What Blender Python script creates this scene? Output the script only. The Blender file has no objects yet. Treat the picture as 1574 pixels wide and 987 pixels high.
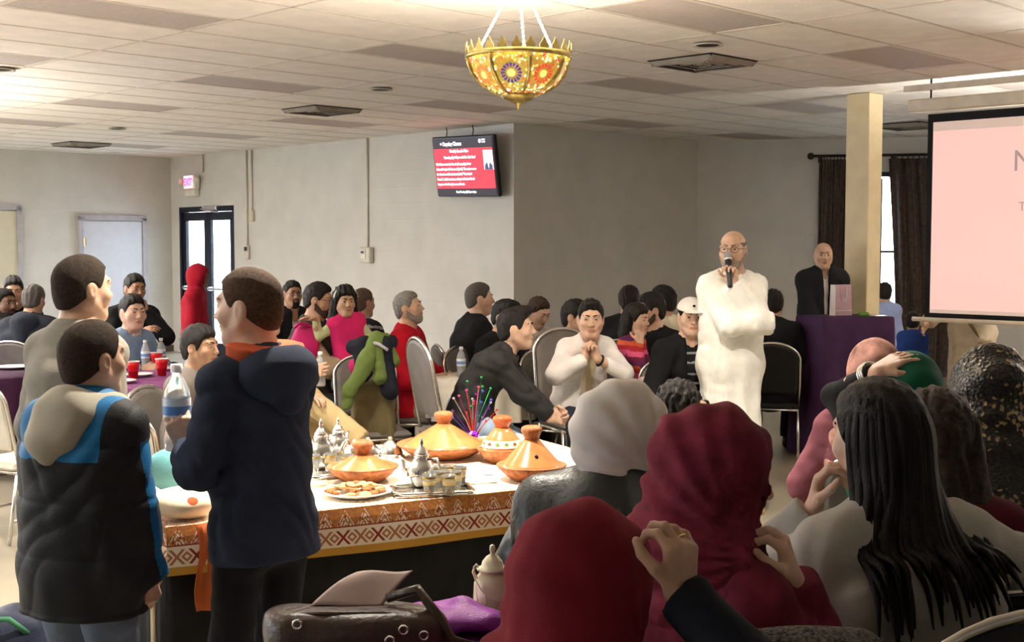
import bpy, math, random
import numpy as np
from mathutils import Vector, Matrix

# ---------------------------------------------------------------- camera, world, lights, exposure
SC = bpy.context.scene
COL = SC.collection
F, HZ, CAMH, CX, CY = 1950.0, 375.0, 1.70, 787.0, 493.5
PITCH = math.atan((CY - HZ) / F)
cam_data = bpy.data.cameras.new('camera')
cam_data.sensor_fit = 'HORIZONTAL'
cam_data.sensor_width = 36.0
cam_data.lens = 36.0 * F / 1574.0
cam_data.clip_start = 0.05
cam = bpy.data.objects.new('camera', cam_data)
COL.objects.link(cam)
cam.location = (0, 0, CAMH)
cam.rotation_euler = (math.pi / 2 - PITCH, 0, 0)
SC.camera = cam

SC.view_settings.view_transform = 'Standard'
SC.view_settings.look = 'None'
SC.view_settings.gamma = 1.0
SC.view_settings.use_curve_mapping = False
SC.view_settings.exposure = 1.12

world = bpy.data.worlds.new('world')
SC.world = world
world.use_nodes = True
wb = world.node_tree.nodes['Background']
wb.inputs[0].default_value = (0.76, 0.87, 1.0, 1)     # overcast daylight outside
wb.inputs[1].default_value = 9.0

def lamp(name, kind, loc, power, color=(1, 1, 1), size=0.2, size_y=None, target=None, spot=None, blend=0.6):
    l = bpy.data.lights.new(name, kind)
    l.energy = power
    l.color = color
    if kind == 'AREA':
        l.size = size
        if size_y:
            l.shape = 'RECTANGLE'; l.size_y = size_y
    else:
        l.shadow_soft_size = size
    if spot:
        l.spot_size = math.radians(spot); l.spot_blend = blend
    o = bpy.data.objects.new(name, l)
    o.location = loc
    if target is not None:
        o.rotation_euler = (Vector(target) - Vector(loc)).to_track_quat('-Z', 'Y').to_euler()
    COL.objects.link(o)
    return o

CEIL = 3.05
WARM = (1.0, 0.92, 0.80)
NEUT = (1.0, 0.95, 0.89)

# ---------------------------------------------------------------- pixel -> place helpers
def _ray(u, v):
    xc = (u - CX) / F; yc = (CY - v) / F
    return Vector((xc, math.cos(PITCH) + math.sin(PITCH) * yc, -math.sin(PITCH) + math.cos(PITCH) * yc))
def P(u, v, d):
    r = _ray(u, v); return Vector((0, 0, CAMH)) + r * (d / r.y)
def PZ(u, v, z):
    r = _ray(u, v); return Vector((0, 0, CAMH)) + r * ((z - CAMH) / r.z)

# ---------------------------------------------------------------- materials
_M = {}
def mat(name, col, rough=0.7, spec=0.3, metal=0.0, var=0.06, vscale=8.0, bump=0.0, bscale=120.0,
        emit=None, estr=0.0, alpha=None, trans=0.0, sheen=0.0, stretch=None, coat=0.0):
    key = name
    if key in _M: return _M[key]
    m = bpy.data.materials.new(name); m.use_nodes = True
    nt = m.node_tree; b = nt.nodes['Principled BSDF']
    b.inputs['Roughness'].default_value = rough
    b.inputs['Specular IOR Level'].default_value = spec
    b.inputs['Metallic'].default_value = metal
    b.inputs['Coat Weight'].default_value = coat
    if trans: b.inputs['Transmission Weight'].default_value = trans; b.inputs['IOR'].default_value = 1.3
    if sheen: b.inputs['Sheen Weight'].default_value = sheen
    tc = nt.nodes.new('ShaderNodeTexCoord')
    src = tc.outputs['Object']
    if stretch:
        mp = nt.nodes.new('ShaderNodeMapping'); mp.inputs['Scale'].default_value = stretch
        nt.links.new(src, mp.inputs[0]); src = mp.outputs[0]
    if var > 0:
        n = nt.nodes.new('ShaderNodeTexNoise'); n.inputs['Scale'].default_value = vscale
        n.inputs['Detail'].default_value = 4
        nt.links.new(src, n.inputs['Vector'])
        r = nt.nodes.new('ShaderNodeValToRGB')
        r.color_ramp.elements[0].position = 0.3; r.color_ramp.elements[1].position = 0.7
        c0 = [max(0, c * (1 - 2 * var)) for c in col[:3]]; c1 = [min(1, c * (1 + 2 * var)) for c in col[:3]]
        r.color_ramp.elements[0].color = (*c0, 1); r.color_ramp.elements[1].color = (*c1, 1)
        nt.links.new(n.outputs['Fac'], r.inputs[0]); nt.links.new(r.outputs[0], b.inputs['Base Color'])
    else:
        b.inputs['Base Color'].default_value = (*col[:3], 1)
    if bump > 0:
        n2 = nt.nodes.new('ShaderNodeTexNoise'); n2.inputs['Scale'].default_value = bscale
        n2.inputs['Detail'].default_value = 3
        nt.links.new(src, n2.inputs['Vector'])
        bp = nt.nodes.new('ShaderNodeBump'); bp.inputs['Strength'].default_value = bump
        bp.inputs['Distance'].default_value = 0.01
        nt.links.new(n2.outputs['Fac'], bp.inputs['Height']); nt.links.new(bp.outputs[0], b.inputs['Normal'])
    if emit:
        b.inputs['Emission Color'].default_value = (*emit, 1); b.inputs['Emission Strength'].default_value = estr
    if alpha is not None: b.inputs['Alpha'].default_value = alpha
    _M[key] = m
    return m

def s2l(*c):                                   # 0-255 sRGB -> linear
    return tuple(((x / 255) / 12.92 if x / 255 <= 0.04045 else ((x / 255 + 0.055) / 1.055) ** 2.4) for x in c)

def cloth(name, col, rough=0.85, **k):
    k.setdefault('bump', 0.25); k.setdefault('bscale', 260); k.setdefault('var', 0.07); k.setdefault('sheen', 0.0)
    return mat(name, col, rough, spec=0.15, **k)

# ---------------------------------------------------------------- objects
def link(o, parent=None):
    COL.objects.link(o)
    if parent is not None: o.parent = parent
    return o
def tag(o, label, cat=None, group=None, kind=None):
    if label: o['label'] = label
    if cat: o['category'] = cat
    if group: o['group'] = group
    if kind: o['kind'] = kind
    return o
def thing(name, label, cat, loc=(0, 0, 0), rz=0.0, group=None):
    o = bpy.data.objects.new(name, None); o.empty_display_size = 0.1
    link(o); o.location = loc; o.rotation_euler = (0, 0, rz)
    return tag(o, label, cat, group)
def mesh_np(name, V, Q, mats, parent=None, idx=None, smooth=True):
    V = np.asarray(V, np.float32); Q = np.asarray(Q, np.int32)
    me = bpy.data.meshes.new(name)
    me.vertices.add(len(V)); me.vertices.foreach_set('co', V.ravel())
    k = Q.shape[1]
    me.loops.add(Q.size); me.loops.foreach_set('vertex_index', Q.ravel())
    me.polygons.add(len(Q))
    me.polygons.foreach_set('loop_start', np.arange(0, Q.size, k, dtype=np.int32))
    if not isinstance(mats, (list, tuple)): mats = [mats]
    for m in mats: me.materials.append(m)
    if idx is not None: me.polygons.foreach_set('material_index', np.asarray(idx, np.int32))
    if smooth: me.polygons.foreach_set('use_smooth', np.ones(len(Q), bool))
    me.update(calc_edges=True)
    return link(bpy.data.objects.new(name, me), parent)

class MB:
    """collects shapes into one mesh"""
    def __init__(s): s.v = []; s.f = []; s.m = []; s.cur = 0
    def add(s, V, Fc):
        n = len(s.v); s.v += [tuple(p) for p in V]
        s.f += [tuple(n + i for i in f) for f in Fc]; s.m += [s.cur] * len(Fc); return s
    def box(s, c, size, rz=0.0, M=None, bev=0.0):
        hx, hy, hz = size[0] / 2, size[1] / 2, size[2] / 2
        b = min(bev, hx * .9, hy * .9, hz * .9)
        R = M if M is not None else Matrix.Rotation(rz, 3, 'Z')
        c = Vector(c)
        if b <= 0:
            V = [c + R @ Vector((x, y, z)) for z in (-hz, hz) for x, y in ((-hx, -hy), (hx, -hy), (hx, hy), (-hx, hy))]
            Fc = [(3, 2, 1, 0), (4, 5, 6, 7), (0, 1, 5, 4), (1, 2, 6, 5), (2, 3, 7, 6), (3, 0, 4, 7)]
        else:
            V = []; Fc = []
            for z, i in ((-hz, b), (-hz + b, 0), (hz - b, 0), (hz, b)):
                x0, y0 = hx - i, hy - i
                bb = b if i == 0 else b * .5
                for x, y in ((-x0 + bb, -y0), (x0 - bb, -y0), (x0, -y0 + bb), (x0, y0 - bb), (x0 - bb, y0), (-x0 + bb, y0), (-x0, y0 - bb), (-x0, -y0 + bb)):
                    V.append(c + R @ Vector((x, y, z)))
            Fc.append(tuple(range(7, -1, -1))); Fc.append(tuple(range(24, 32)))
            for k in range(3):
                for j in range(8):
                    a, d = k * 8 + j, k * 8 + (j + 1) % 8
                    Fc.append((a, d, d + 8, a + 8))
        return s.add(V, Fc)
    def lathe(s, prof, c=(0, 0, 0), n=32, M=None, cap=True):
        c = Vector(c); V = []; Fc = []
        for r, z in prof:
            for i in range(n):
                a = 2 * math.pi * i / n
                q = Vector((r * math.cos(a), r * math.sin(a), z))
                V.append(c + (M @ q if M is not None else q))
        for k in range(len(prof) - 1):
            for i in range(n):
                j = (i + 1) % n
                Fc.append((k * n + i, k * n + j, (k + 1) * n + j, (k + 1) * n + i))
        if cap:
            Fc.append(tuple(range(n - 1, -1, -1))); Fc.append(tuple((len(prof) - 1) * n + i for i in range(n)))
        return s.add(V, Fc)
    def tube(s, pts, r, n=8, closed=False, cap=True):
        pts = [Vector(p) for p in pts]; m = len(pts); V = []; Fc = []
        rr = r if isinstance(r, (list, tuple)) else [r] * m
        up = None
        for i, p in enumerate(pts):
            if closed: t = pts[(i + 1) % m] - pts[i - 1]
            else: t = pts[min(i + 1, m - 1)] - pts[max(i - 1, 0)]
            t.normalize()
            if up is None:
                up = t.orthogonal().normalized()
            else:
                up = up - t * up.dot(t)
                up = up.normalized() if up.length > 1e-6 else t.orthogonal().normalized()
            w = t.cross(up)
            for k in range(n):
                a = 2 * math.pi * k / n
                V.append(p + (up * math.cos(a) + w * math.sin(a)) * rr[i])
        for i in range(m if closed else m - 1):
            j = (i + 1) % m
            for k in range(n):
                l = (k + 1) % n
                Fc.append((i * n + k, i * n + l, j * n + l, j * n + k))
        if cap and not closed:
            Fc.append(tuple(range(n - 1, -1, -1))); Fc.append(tuple((m - 1) * n + k for k in range(n)))
        return s.add(V, Fc)
    def grid(s, fn, nu, nv):
        V = [fn(i / nu, j / nv) for j in range(nv + 1) for i in range(nu + 1)]
        w = nu + 1
        return s.add(V, [(j * w + i, j * w + i + 1, (j + 1) * w + i + 1, (j + 1) * w + i) for j in range(nv) for i in range(nu)])
    def sphere(s, c, r, n=16, m=10, sc=(1, 1, 1)):
        c = Vector(c)
        V = []; Fc = []
        for k in range(m + 1):
            t = math.pi * k / m
            for i in range(n):
                a = 2 * math.pi * i / n
                V.append(c + Vector((r * sc[0] * math.sin(t) * math.cos(a), r * sc[1] * math.sin(t) * math.sin(a), -r * sc[2] * math.cos(t))))
        for k in range(m):
            for i in range(n):
                j = (i + 1) % n
                Fc.append((k * n + i, k * n + j, (k + 1) * n + j, (k + 1) * n + i))
        return s.add(V, Fc)
    def build(s, name, mats, parent=None, smooth=False, auto=None):
        me = bpy.data.meshes.new(name); me.from_pydata(s.v, [], s.f)
        if not isinstance(mats, (list, tuple)): mats = [mats]
        for m in mats: me.materials.append(m)
        me.polygons.foreach_set('material_index', s.m)
        if smooth: me.polygons.foreach_set('use_smooth', [True] * len(s.f))
        me.update()
        if auto is not None:
            me.set_sharp_from_angle(angle=math.radians(auto))
        return link(bpy.data.objects.new(name, me), parent)

def text_obj(name, s, size, M, material, parent, align='LEFT', bold=0.0, xs=1.0, depth=0.001):
    cu = bpy.data.curves.new(name, 'FONT'); cu.body = s; cu.size = size; cu.align_x = align
    cu.offset = bold; cu.extrude = depth; cu.resolution_u = 2
    t = bpy.data.objects.new(name, cu); COL.objects.link(t)
    dg = bpy.context.evaluated_depsgraph_get()
    me = bpy.data.meshes.new_from_object(t.evaluated_get(dg))
    bpy.data.objects.remove(t)
    me.name = name
    me.transform(Matrix.Diagonal((xs, 1, 1, 1)))
    me.transform(M)
    me.materials.clear(); me.materials.append(material)
    return link(bpy.data.objects.new(name, me), parent)

def copy_tree(o, parent=None):
    c = o.copy(); link(c); 
    if parent is not None: c.parent = parent
    for ch in list(o.children): copy_tree(ch, c)
    return c

# ---------------------------------------------------------------- signed-distance modelling (for bodies and cloth)
def smin(a, b, k):
    if k <= 0: return np.minimum(a, b)
    h = np.maximum(k - np.abs(a - b), 0) / k
    return np.minimum(a, b) - h * h * k * 0.25
def smax(a, b, k): return -smin(-a, -b, k)
def A3(v): return np.array(v, np.float32)

class Sdf:
    def __init__(s): s.ops = []; s.lo = np.full(3, 1e9); s.hi = np.full(3, -1e9)
    def _bb(s, c, r):
        c = np.asarray(c, float); s.lo = np.minimum(s.lo, c - r); s.hi = np.maximum(s.hi, c + r)
    def cone(s, a, b, r1, r2, k=0.02, op='u', flat=None, cut=False, cut0=False):
        a = A3(a); b = A3(b); ba = b - a; L2 = float(ba @ ba) + 1e-9
        ax = None
        if flat is not None:
            ax = A3(flat[0]); ax = ax / np.linalg.norm(ax); fc = flat[1]
        dirn = ba / math.sqrt(L2)
        def f(p):
            q = p - a
            if ax is not None:
                w = q @ ax
                q = q + (w * np.float32(1 / fc - 1))[:, None] * ax
            h = np.clip((q @ ba) * np.float32(1 / L2), 0, 1)
            q = q - h[:, None] * ba
            d = np.sqrt(np.einsum('ij,ij->i', q, q)) - (r1 + (r2 - r1) * h)
            if cut: d = np.maximum(d, (p - b) @ dirn)
            if cut0: d = np.maximum(d, -((p - a) @ dirn))
            return d
        if op == 'u':
            m = (flat[1] if flat else 1)
            s._bb(a, r1 * max(1, m)); s._bb(b, r2 * max(1, m))
        s.ops.append((op, f, k)); return s
    def ell(s, c, r, k=0.02, op='u', R=None):
        c = A3(c); r = A3(r); ir = 1 / r; Rm = None if R is None else np.array(R, np.float32)
        def f(p):
            q = p - c
            if Rm is not None: q = q @ Rm      # world->local when Rm columns are the axes
            q = q * ir; k0 = np.sqrt(np.einsum('ij,ij->i', q, q)); q = q * ir; k1 = np.sqrt(np.einsum('ij,ij->i', q, q)) + 1e-9
            return k0 * (k0 - 1) / k1
        if op == 'u': s._bb(c, float(max(r)))
        s.ops.append((op, f, k)); return s
    def plane(s, pt, n, k=0.0):
        """keep the side the normal points AWAY from"""
        pt = A3(pt); n = A3(n); n = n / np.linalg.norm(n)
        s.ops.append(('i', lambda p: (p - pt) @ n, k)); return s
    def fn(s, op, f, k=0.0): s.ops.append((op, f, k)); return s
    def disp(s, f): s.ops.append(('d', f, 0)); return s
    def ev(s, p):
        d = None
        for op, f, k in s.ops:
            x = f(p)
            if d is None: d = x
            elif op == 'u': d = smin(d, x, k)
            elif op == 's': d = smax(d, -x, k)
            elif op == 'i': d = smax(d, x, k)
            elif op == 'd': d = d + x
        return d
    def mesh(s, h, slack=0.0, lo=None, hi=None, pad=0.03):
        lo = (s.lo if lo is None else np.asarray(lo, float)) - pad
        hi = (s.hi if hi is None else np.asarray(hi, float)) + pad
        B = 4
        nb = np.maximum(1, np.ceil((hi - lo) / (h * B)).astype(int)) + 1
        g = np.stack(np.meshgrid(*[np.arange(n) for n in nb], indexing='ij'), -1).reshape(-1, 3)
        cen = (lo + (g * B + (B - 1) / 2) * h).astype(np.float32)
        dc = s.ev(cen).astype(np.float32)
        act = np.abs(dc) < (0.866 * B * h * 1.35 + slack + 0.01)
        D = np.repeat(dc[:, None], B ** 3, 1)
        off = np.stack(np.meshgrid(*[np.arange(B)] * 3, indexing='ij'), -1).reshape(-1, 3)
        pts = (lo + (g[act][:, None, :] * B + off[None]) * h).astype(np.float32).reshape(-1, 3)
        D[act] = s.ev(pts).reshape(-1, B ** 3)
        D = D.reshape(*nb, B, B, B).transpose(0, 3, 1, 4, 2, 5).reshape(nb[0] * B, nb[1] * B, nb[2] * B)
        D[0] = 1; D[-1] = 1; D[:, 0] = 1; D[:, -1] = 1; D[:, :, 0] = 1; D[:, :, -1] = 1
        V, Q = surface_nets(D)
        if len(V) == 0: return V, Q
        return (V * h + lo).astype(np.float32), Q

def surface_nets(D):
    S = D < 0
    c = [S[i:S.shape[0] - 1 + i, j:S.shape[1] - 1 + j, k:S.shape[2] - 1 + k] for i in (0, 1) for j in (0, 1) for k in (0, 1)]
    anyc = c[0].copy(); allc = c[0].copy()
    for x in c[1:]: anyc |= x; allc &= x
    cell = anyc & ~allc
    I = np.argwhere(cell)
    if len(I) == 0: return np.zeros((0, 3)), np.zeros((0, 4), int)
    corner = {(i, j, k): D[I[:, 0] + i, I[:, 1] + j, I[:, 2] + k] for i in (0, 1) for j in (0, 1) for k in (0, 1)}
    acc = np.zeros((len(I), 3)); cnt = np.zeros(len(I))
    for ax in range(3):
        for a in (0, 1):
            for b in (0, 1):
                o = [0, 0, 0]; oth = [x for x in range(3) if x != ax]
                o[oth[0]] = a; o[oth[1]] = b
                o0 = tuple(o); o[ax] = 1; o1 = tuple(o)
                d0, d1 = corner[o0], corner[o1]
                cr = (d0 < 0) != (d1 < 0)
                t = np.where(cr, d0 / np.where(cr, d0 - d1, 1), 0)
                pt = np.tile(np.array(o0, float), (len(I), 1)); pt[:, ax] = t
                acc += pt * cr[:, None]; cnt += cr
    V = I + acc / cnt[:, None]
    ids = np.full(cell.shape, -1, np.int32); ids[cell] = np.arange(len(I))
    Qs = []
    for ax in range(3):
        sl0 = [slice(None)] * 3; sl1 = [slice(None)] * 3
        sl0[ax] = slice(0, -1); sl1[ax] = slice(1, None)
        s0, s1 = S[tuple(sl0)], S[tuple(sl1)]
        E = np.argwhere(s0 != s1)
        oth = [(1, 2), (2, 0), (0, 1)][ax]
        ok = (E[:, oth[0]] > 0) & (E[:, oth[1]] > 0) & (E[:, oth[0]] < ids.shape[oth[0]]) & (E[:, oth[1]] < ids.shape[oth[1]])
        E = E[ok]
        if len(E) == 0: continue
        neg = s0[E[:, 0], E[:, 1], E[:, 2]]
        q = []
        for a, b in ((-1, -1), (0, -1), (0, 0), (-1, 0)):
            x = E.copy(); x[:, oth[0]] += a; x[:, oth[1]] += b
            q.append(ids[x[:, 0], x[:, 1], x[:, 2]])
        q = np.stack(q, 1)
        q[~neg] = q[~neg][:, ::-1]
        Qs.append(q)
    Q = np.concatenate(Qs)
    Q = Q[(Q >= 0).all(1)]
    return V, Q

def wrinkle(p, f, seed=0.0):
    x, y, z = p[:, 0] * f[0], p[:, 1] * f[1], p[:, 2] * f[2]
    a = np.sin(x + 1.7 * np.sin(y * 0.7 + seed) + z * 0.35 + seed)
    b = np.sin(z + 1.3 * np.sin(x * 0.8 + seed * 1.7) + y * 0.6)
    c = np.sin(y * 1.3 + 1.1 * np.sin(z * 0.9 + seed * 0.6) - x * 0.4)
    return (a * 0.45 + b * 0.3 + a * c * 0.35)

def crease(p, f, seed=0.0):
    """rounded folds with sharp valleys; 0..1"""
    rs = np.random.RandomState(int(seed * 1000) % 99991)
    out = 0
    for k in range(2):
        d = rs.normal(size=3) * np.array([1, 1, 1.5]); d /= np.linalg.norm(d)
        w = wrinkle(p, (f * .45, f * .45, f * .4), seed + k * 3.1)
        m = 0.5 + 0.5 * np.sin((p @ np.roll(d, 1).astype(np.float32)) * f * .33 + seed * 2 + k)
        out = out + np.abs(np.sin((p @ d.astype(np.float32)) * f + 2.4 * w + k)) * m
    return out * 0.6

# ---------------------------------------------------------------- people
def unit(v):
    v = np.asarray(v, float); return v / (np.linalg.norm(v) + 1e-9)
def ik(a, t, l1, l2, pole):
    a = np.asarray(a, float); t = np.asarray(t, float)
    d = t - a; L = np.linalg.norm(d)
    if L > (l1 + l2) * 0.995:
        t = a + d / L * (l1 + l2) * 0.995; d = t - a; L = np.linalg.norm(d)
    if L < abs(l1 - l2) + 0.02: L = abs(l1 - l2) + 0.02
    n = d / np.linalg.norm(d)
    x = (l1 * l1 - l2 * l2 + L * L) / (2 * L)
    h = math.sqrt(max(1e-6, l1 * l1 - x * x))
    p = np.asarray(pole, float); p = p - n * (p @ n); p = unit(p)
    return a + n * x + p * h, t
def rotm(yaw=0, pitch=0, roll=0):
    """head matrix: columns right, forward, up. yaw>0 turns to the person's left, pitch>0 nods down"""
    m = Matrix.Rotation(math.radians(yaw), 3, 'Z') @ Matrix.Rotation(math.radians(-pitch), 3, 'X') @ Matrix.Rotation(math.radians(roll), 3, 'Y')
    return np.array(m)

def skeleton(o):
    S = o['S']; sit = o.get('sit', False); hs = o.get('hs', S ** 0.55 if S < 1 else S ** 0.5)
    hipz = o.get('hipz', 0.51 if sit else 0.93 * S)
    lean = math.radians(o.get('lean', 4 if sit else 0)); sl = math.radians(o.get('slump', 8)); side = math.radians(o.get('side', 0))
    tw = math.radians(o.get('twist', 0))
    def dr(a): return np.array([math.sin(side), math.sin(a), math.cos(a)])
    K = dict(S=S, hs=hs, sit=sit)
    K['pel'] = np.array([0, 0, hipz])
    K['waist'] = K['pel'] + 0.20 * S * unit(dr(lean * 0.6))
    K['chest'] = K['waist'] + 0.19 * S * unit(dr(lean))
    K['neck'] = K['chest'] + 0.15 * S * unit(dr(lean + sl))
    K['up'] = unit(K['neck'] - K['waist'])
    lat = np.array([math.cos(tw), math.sin(tw), 0]); lat = unit(lat - K['up'] * (lat @ K['up']))
    K['lat'] = lat; K['fwd'] = np.cross(K['up'], lat)
    w = o.get('shw', 0.152) * S
    K['shR'] = K['neck'] - K['up'] * 0.065 * S + lat * w; K['shL'] = K['neck'] - K['up'] * 0.065 * S - lat * w
    K['HM'] = rotm(*o.get('head', (0, 0, 0)))
    nl = o.get('neckl', 0.088) * S
    K['skull'] = K['neck'] + unit(dr(lean * 0.7 + 0.12)) * nl
    K['hc'] = K['skull'] + K['HM'] @ (np.array([0, 0.022, 0.072]) * hs)
    top = K['hc'] + K['HM'] @ (np.array([0, -0.01, 0.115]) * hs)
    K['top'] = top + np.array([0, 0, o.get('hairt', 0.008)])
    # arms
    for sd, sg in (('R', 1), ('L', -1)):
        sh = K['sh' + sd]
        a = o.get('arm' + sd)
        if a is None:
            a = {'t': (sg * 0.16, 0.30, 0.62), 'pole': (sg * 1, -0.6, -0.5)} if sit else {'t': (sg * 0.215, 0.04, 0.82), 'pole': (sg * .5, -1, 0)}
        t = np.array(a['t'], float) * S if 't' in a else K['hc'] + K['HM'] @ (np.array(a['head'], float) * hs)
        el, wr = ik(sh, t, 0.285 * S, 0.25 * S, a.get('pole', (sg, -0.7, -0.6)))
        fd = unit(a.get('f', wr - el)); nn = a.get('n', (-sg, 0.1, -0.5))
        nn = np.array(nn, float); nn = unit(nn - fd * (nn @ fd))
        K['el' + sd] = el; K['wr' + sd] = wr; K['hf' + sd] = fd; K['hn' + sd] = nn; K['curl' + sd] = a.get('curl', 22)
        hp = K['pel'] + np.array([sg * 0.085 * S, 0, -0.01])
        l = o.get('leg' + sd)
        if l is None: l = {'t': (sg * 0.13, 0.44, 0.09)} if sit else {'t': (sg * 0.10, 0.0, 0.085)}
        t = np.array(l['t'], float) * S if not sit else np.array(l['t'], float) * np.array([S, S, 1])
        kn, an = ik(hp, t, 0.42 * S, 0.425 * S, l.get('pole', (0.15 * sg, 1, 0.35 if sit else 0)))
        K['hp' + sd] = hp; K['kn' + sd] = kn; K['an' + sd] = an; K['foot' + sd] = unit(l.get('f', (0.2 * sg, 1, -0.05)))
    return K

def head_sdf(K, s, o, neck=True):
    """adds skull, face, ears, neck to s"""
    hs = K['hs']; c = K['hc']; M = K['HM']
    W = lambda *q: c + M @ (np.array(q) * hs)
    E = lambda q, r, k, op='u': s.ell(W(*q), np.array(r) * hs, k * hs, op, R=M)
    fw = o.get('facew', 1.0)
    E((0, -0.014, 0.028), (0.076, 0.094, 0.086), 0.01)
    E((0, 0.018, -0.032), (0.060 * fw, 0.074, 0.084), 0.035)
    E((0, 0.056, -0.094), (0.026 * fw, 0.026, 0.020), 0.035)
    for g in (-1, 1):
        s.cone(W(g * 0.058 * fw, -0.005, -0.045), W(g * 0.022, 0.055, -0.092), 0.018 * hs, 0.016 * hs, 0.03 * hs)
        E((g * 0.042 * fw, 0.058, -0.022), (0.022, 0.02, 0.02), 0.03)
    s.cone(W(-0.034, 0.076, 0.030), W(0.034, 0.076, 0.030), 0.012 * hs, 0.012 * hs, 0.022 * hs)
    for g in (-1, 1):
        E((g * 0.031, 0.097, 0.010), (0.017, 0.016, 0.012), 0.014, 's')
        E((g * 0.031, 0.0755, 0.009), (0.0155, 0.0125, 0.0115), 0.004)
    s.cone(W(0, 0.086, 0.016), W(0, 0.106, -0.022), 0.0075 * hs, 0.0110 * hs, 0.012 * hs)
    for g in (-1, 1): E((g * 0.0115, 0.096, -0.026), (0.0085, 0.010, 0.008), 0.006)
    E((0, 0.086, -0.052), (0.024, 0.0115, 0.0065), 0.006)
    E((0, 0.084, -0.064), (0.020, 0.0115, 0.0075), 0.006)
    for g in (-1, 1):
        E((g * 0.0765, -0.012, -0.006), (0.009, 0.020, 0.031), 0.008)
        E((g * 0.088, -0.006, -0.002), (0.007, 0.011, 0.018), 0.006, 's')
    if neck:
        s.cone(W(0, -0.022, -0.055), K['neck'] - K['up'] * 0.03, 0.052 * hs, 0.060 * K['S'], 0.03)
        s.cone(K['neck'], K['neck'] - K['up'] * 0.10 - K['fwd'] * -0.01, 0.062 * K['S'], 0.075 * K['S'], 0.05, flat=(K['lat'], 1.3))
    return s

def hand_sdf(K, sd, s=None):
    S = K['hs'] * 0.98
    s = s or Sdf()
    w = K['wr' + sd]; f = K['hf' + sd]; n = K['hn' + sd]; g = 1 if sd == 'R' else -1
    t = np.cross(n, f) * g          # thumb side
    if True:
        # for the right hand with the palm facing n and fingers along f the thumb points to f x n
        t = np.cross(f, n) * g
    el = K['el' + sd]
    s.cone(el + (w - el) * 0.45, w, 0.036 * S, 0.026 * S, 0.0, flat=(t, 1.12))
    curl = K['curl' + sd]
    for i, (off, ln) in enumerate(((0.032, 0.074), (0.0105, 0.082), (-0.0115, 0.076), (-0.032, 0.060))):
        kn = w + f * (0.088 - 0.006 * abs(i - 1)) * S + t * off * S
        s.cone(w + f * 0.012 * S + t * off * 0.55 * S, kn, 0.015 * S, 0.0115 * S, 0.016 * S)
        cc = curl if not isinstance(curl, (list, tuple)) else curl[i]
        ang = math.radians(cc); p = kn; r = 0.0096
        spread = off * 1.2
        for j, fr in enumerate((0.45, 0.30, 0.25)):
            a = ang * (j + 0.8)
            dd = unit(f * math.cos(a) + n * math.sin(a) + t * spread)
            q = p + dd * ln * fr * S
            s.cone(p, q, r * S, (r - 0.0009) * S, 0.004 * S); p = q; r -= 0.0009
    b = w + f * 0.022 * S + t * 0.020 * S
    m = b + unit(f * 0.65 + t * 0.75 + n * 0.25) * 0.048 * S
    s.cone(b, m, 0.016 * S, 0.0115 * S, 0.014 * S)
    m2 = m + unit(f * 0.85 + t * 0.25 + n * (0.3 + 0.01 * (curl if not isinstance(curl, (list, tuple)) else curl[0]))) * 0.032 * S
    s.cone(m, m2, 0.0108 * S, 0.0098 * S, 0.005 * S)
    m3 = m2 + unit(f * 0.9 + n * 0.5) * 0.024 * S
    s.cone(m2, m3, 0.0098 * S, 0.008 * S, 0.004 * S)
    return s

def torso_sdf(K, s, e, o, arms=True, cuff=True, hem=0.0):
    S = K['S']; lat = K['lat']; b = o.get('belly', 0.0); wd = o.get('wide', 1.0)
    s.cone(K['waist'], K['chest'], (0.104 + b * .6) * S + e, (0.108 + b * .3) * S + e, 0.04, flat=(lat, 1.36 * wd))
    s.cone(K['pel'], K['waist'], 0.112 * S + e, (0.108 + b) * S + e, 0.06, flat=(lat, 1.45 * wd))
    if b: s.ell(K['waist'] + K['fwd'] * 0.05 * S, np.array([0.15, 0.10 + b, 0.15]) * S + e, 0.06)
    s.cone(K['chest'], K['neck'] - K['up'] * 0.06 * S, 0.106 * S + e, 0.06 * S + e, 0.05, flat=(lat, 1.4 * wd))
    s.cone(K['shR'], K['shL'], 0.052 * S + e, 0.052 * S + e, 0.05)
    s.cone(K['shR'], K['neck'] - K['up'] * 0.005, 0.050 * S + e, 0.05 * S + e, 0.05)
    s.cone(K['shL'], K['neck'] - K['up'] * 0.005, 0.050 * S + e, 0.05 * S + e, 0.05)
    if arms:
        for sd in 'RL':
            if o.get('noarm') == sd: continue
            s.cone(K['sh' + sd], K['el' + sd], 0.050 * S + e, 0.042 * S + e, 0.018)
            s.cone(K['el' + sd], K['wr' + sd], 0.042 * S + e, 0.032 * S + e * 0.8, 0.02, cut=cuff)
    return s

def hair_line(y, x, style):
    # lower limit of the hair, head units, as a function of front/back position
    ys = [-0.14, -0.075, -0.03, 0.005, 0.022, 0.045, 0.062, 0.080, 0.12]
    zs = {'short': [-0.080, -0.076, -0.040, -0.020, -0.03, 0.024, 0.058, 0.076, 0.084],
          'reced': [-0.075, -0.072, -0.030, 0.000, 0.00, 0.055, 0.092, 0.105, 0.11],
          'full': [-0.095, -0.09, -0.055, -0.03, -0.03, 0.025, 0.050, 0.062, 0.066],
          'kid': [-0.075, -0.068, -0.030, -0.010, -0.015, 0.035, 0.066, 0.080, 0.086]}[style]
    return np.interp(y, ys, zs)

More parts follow.
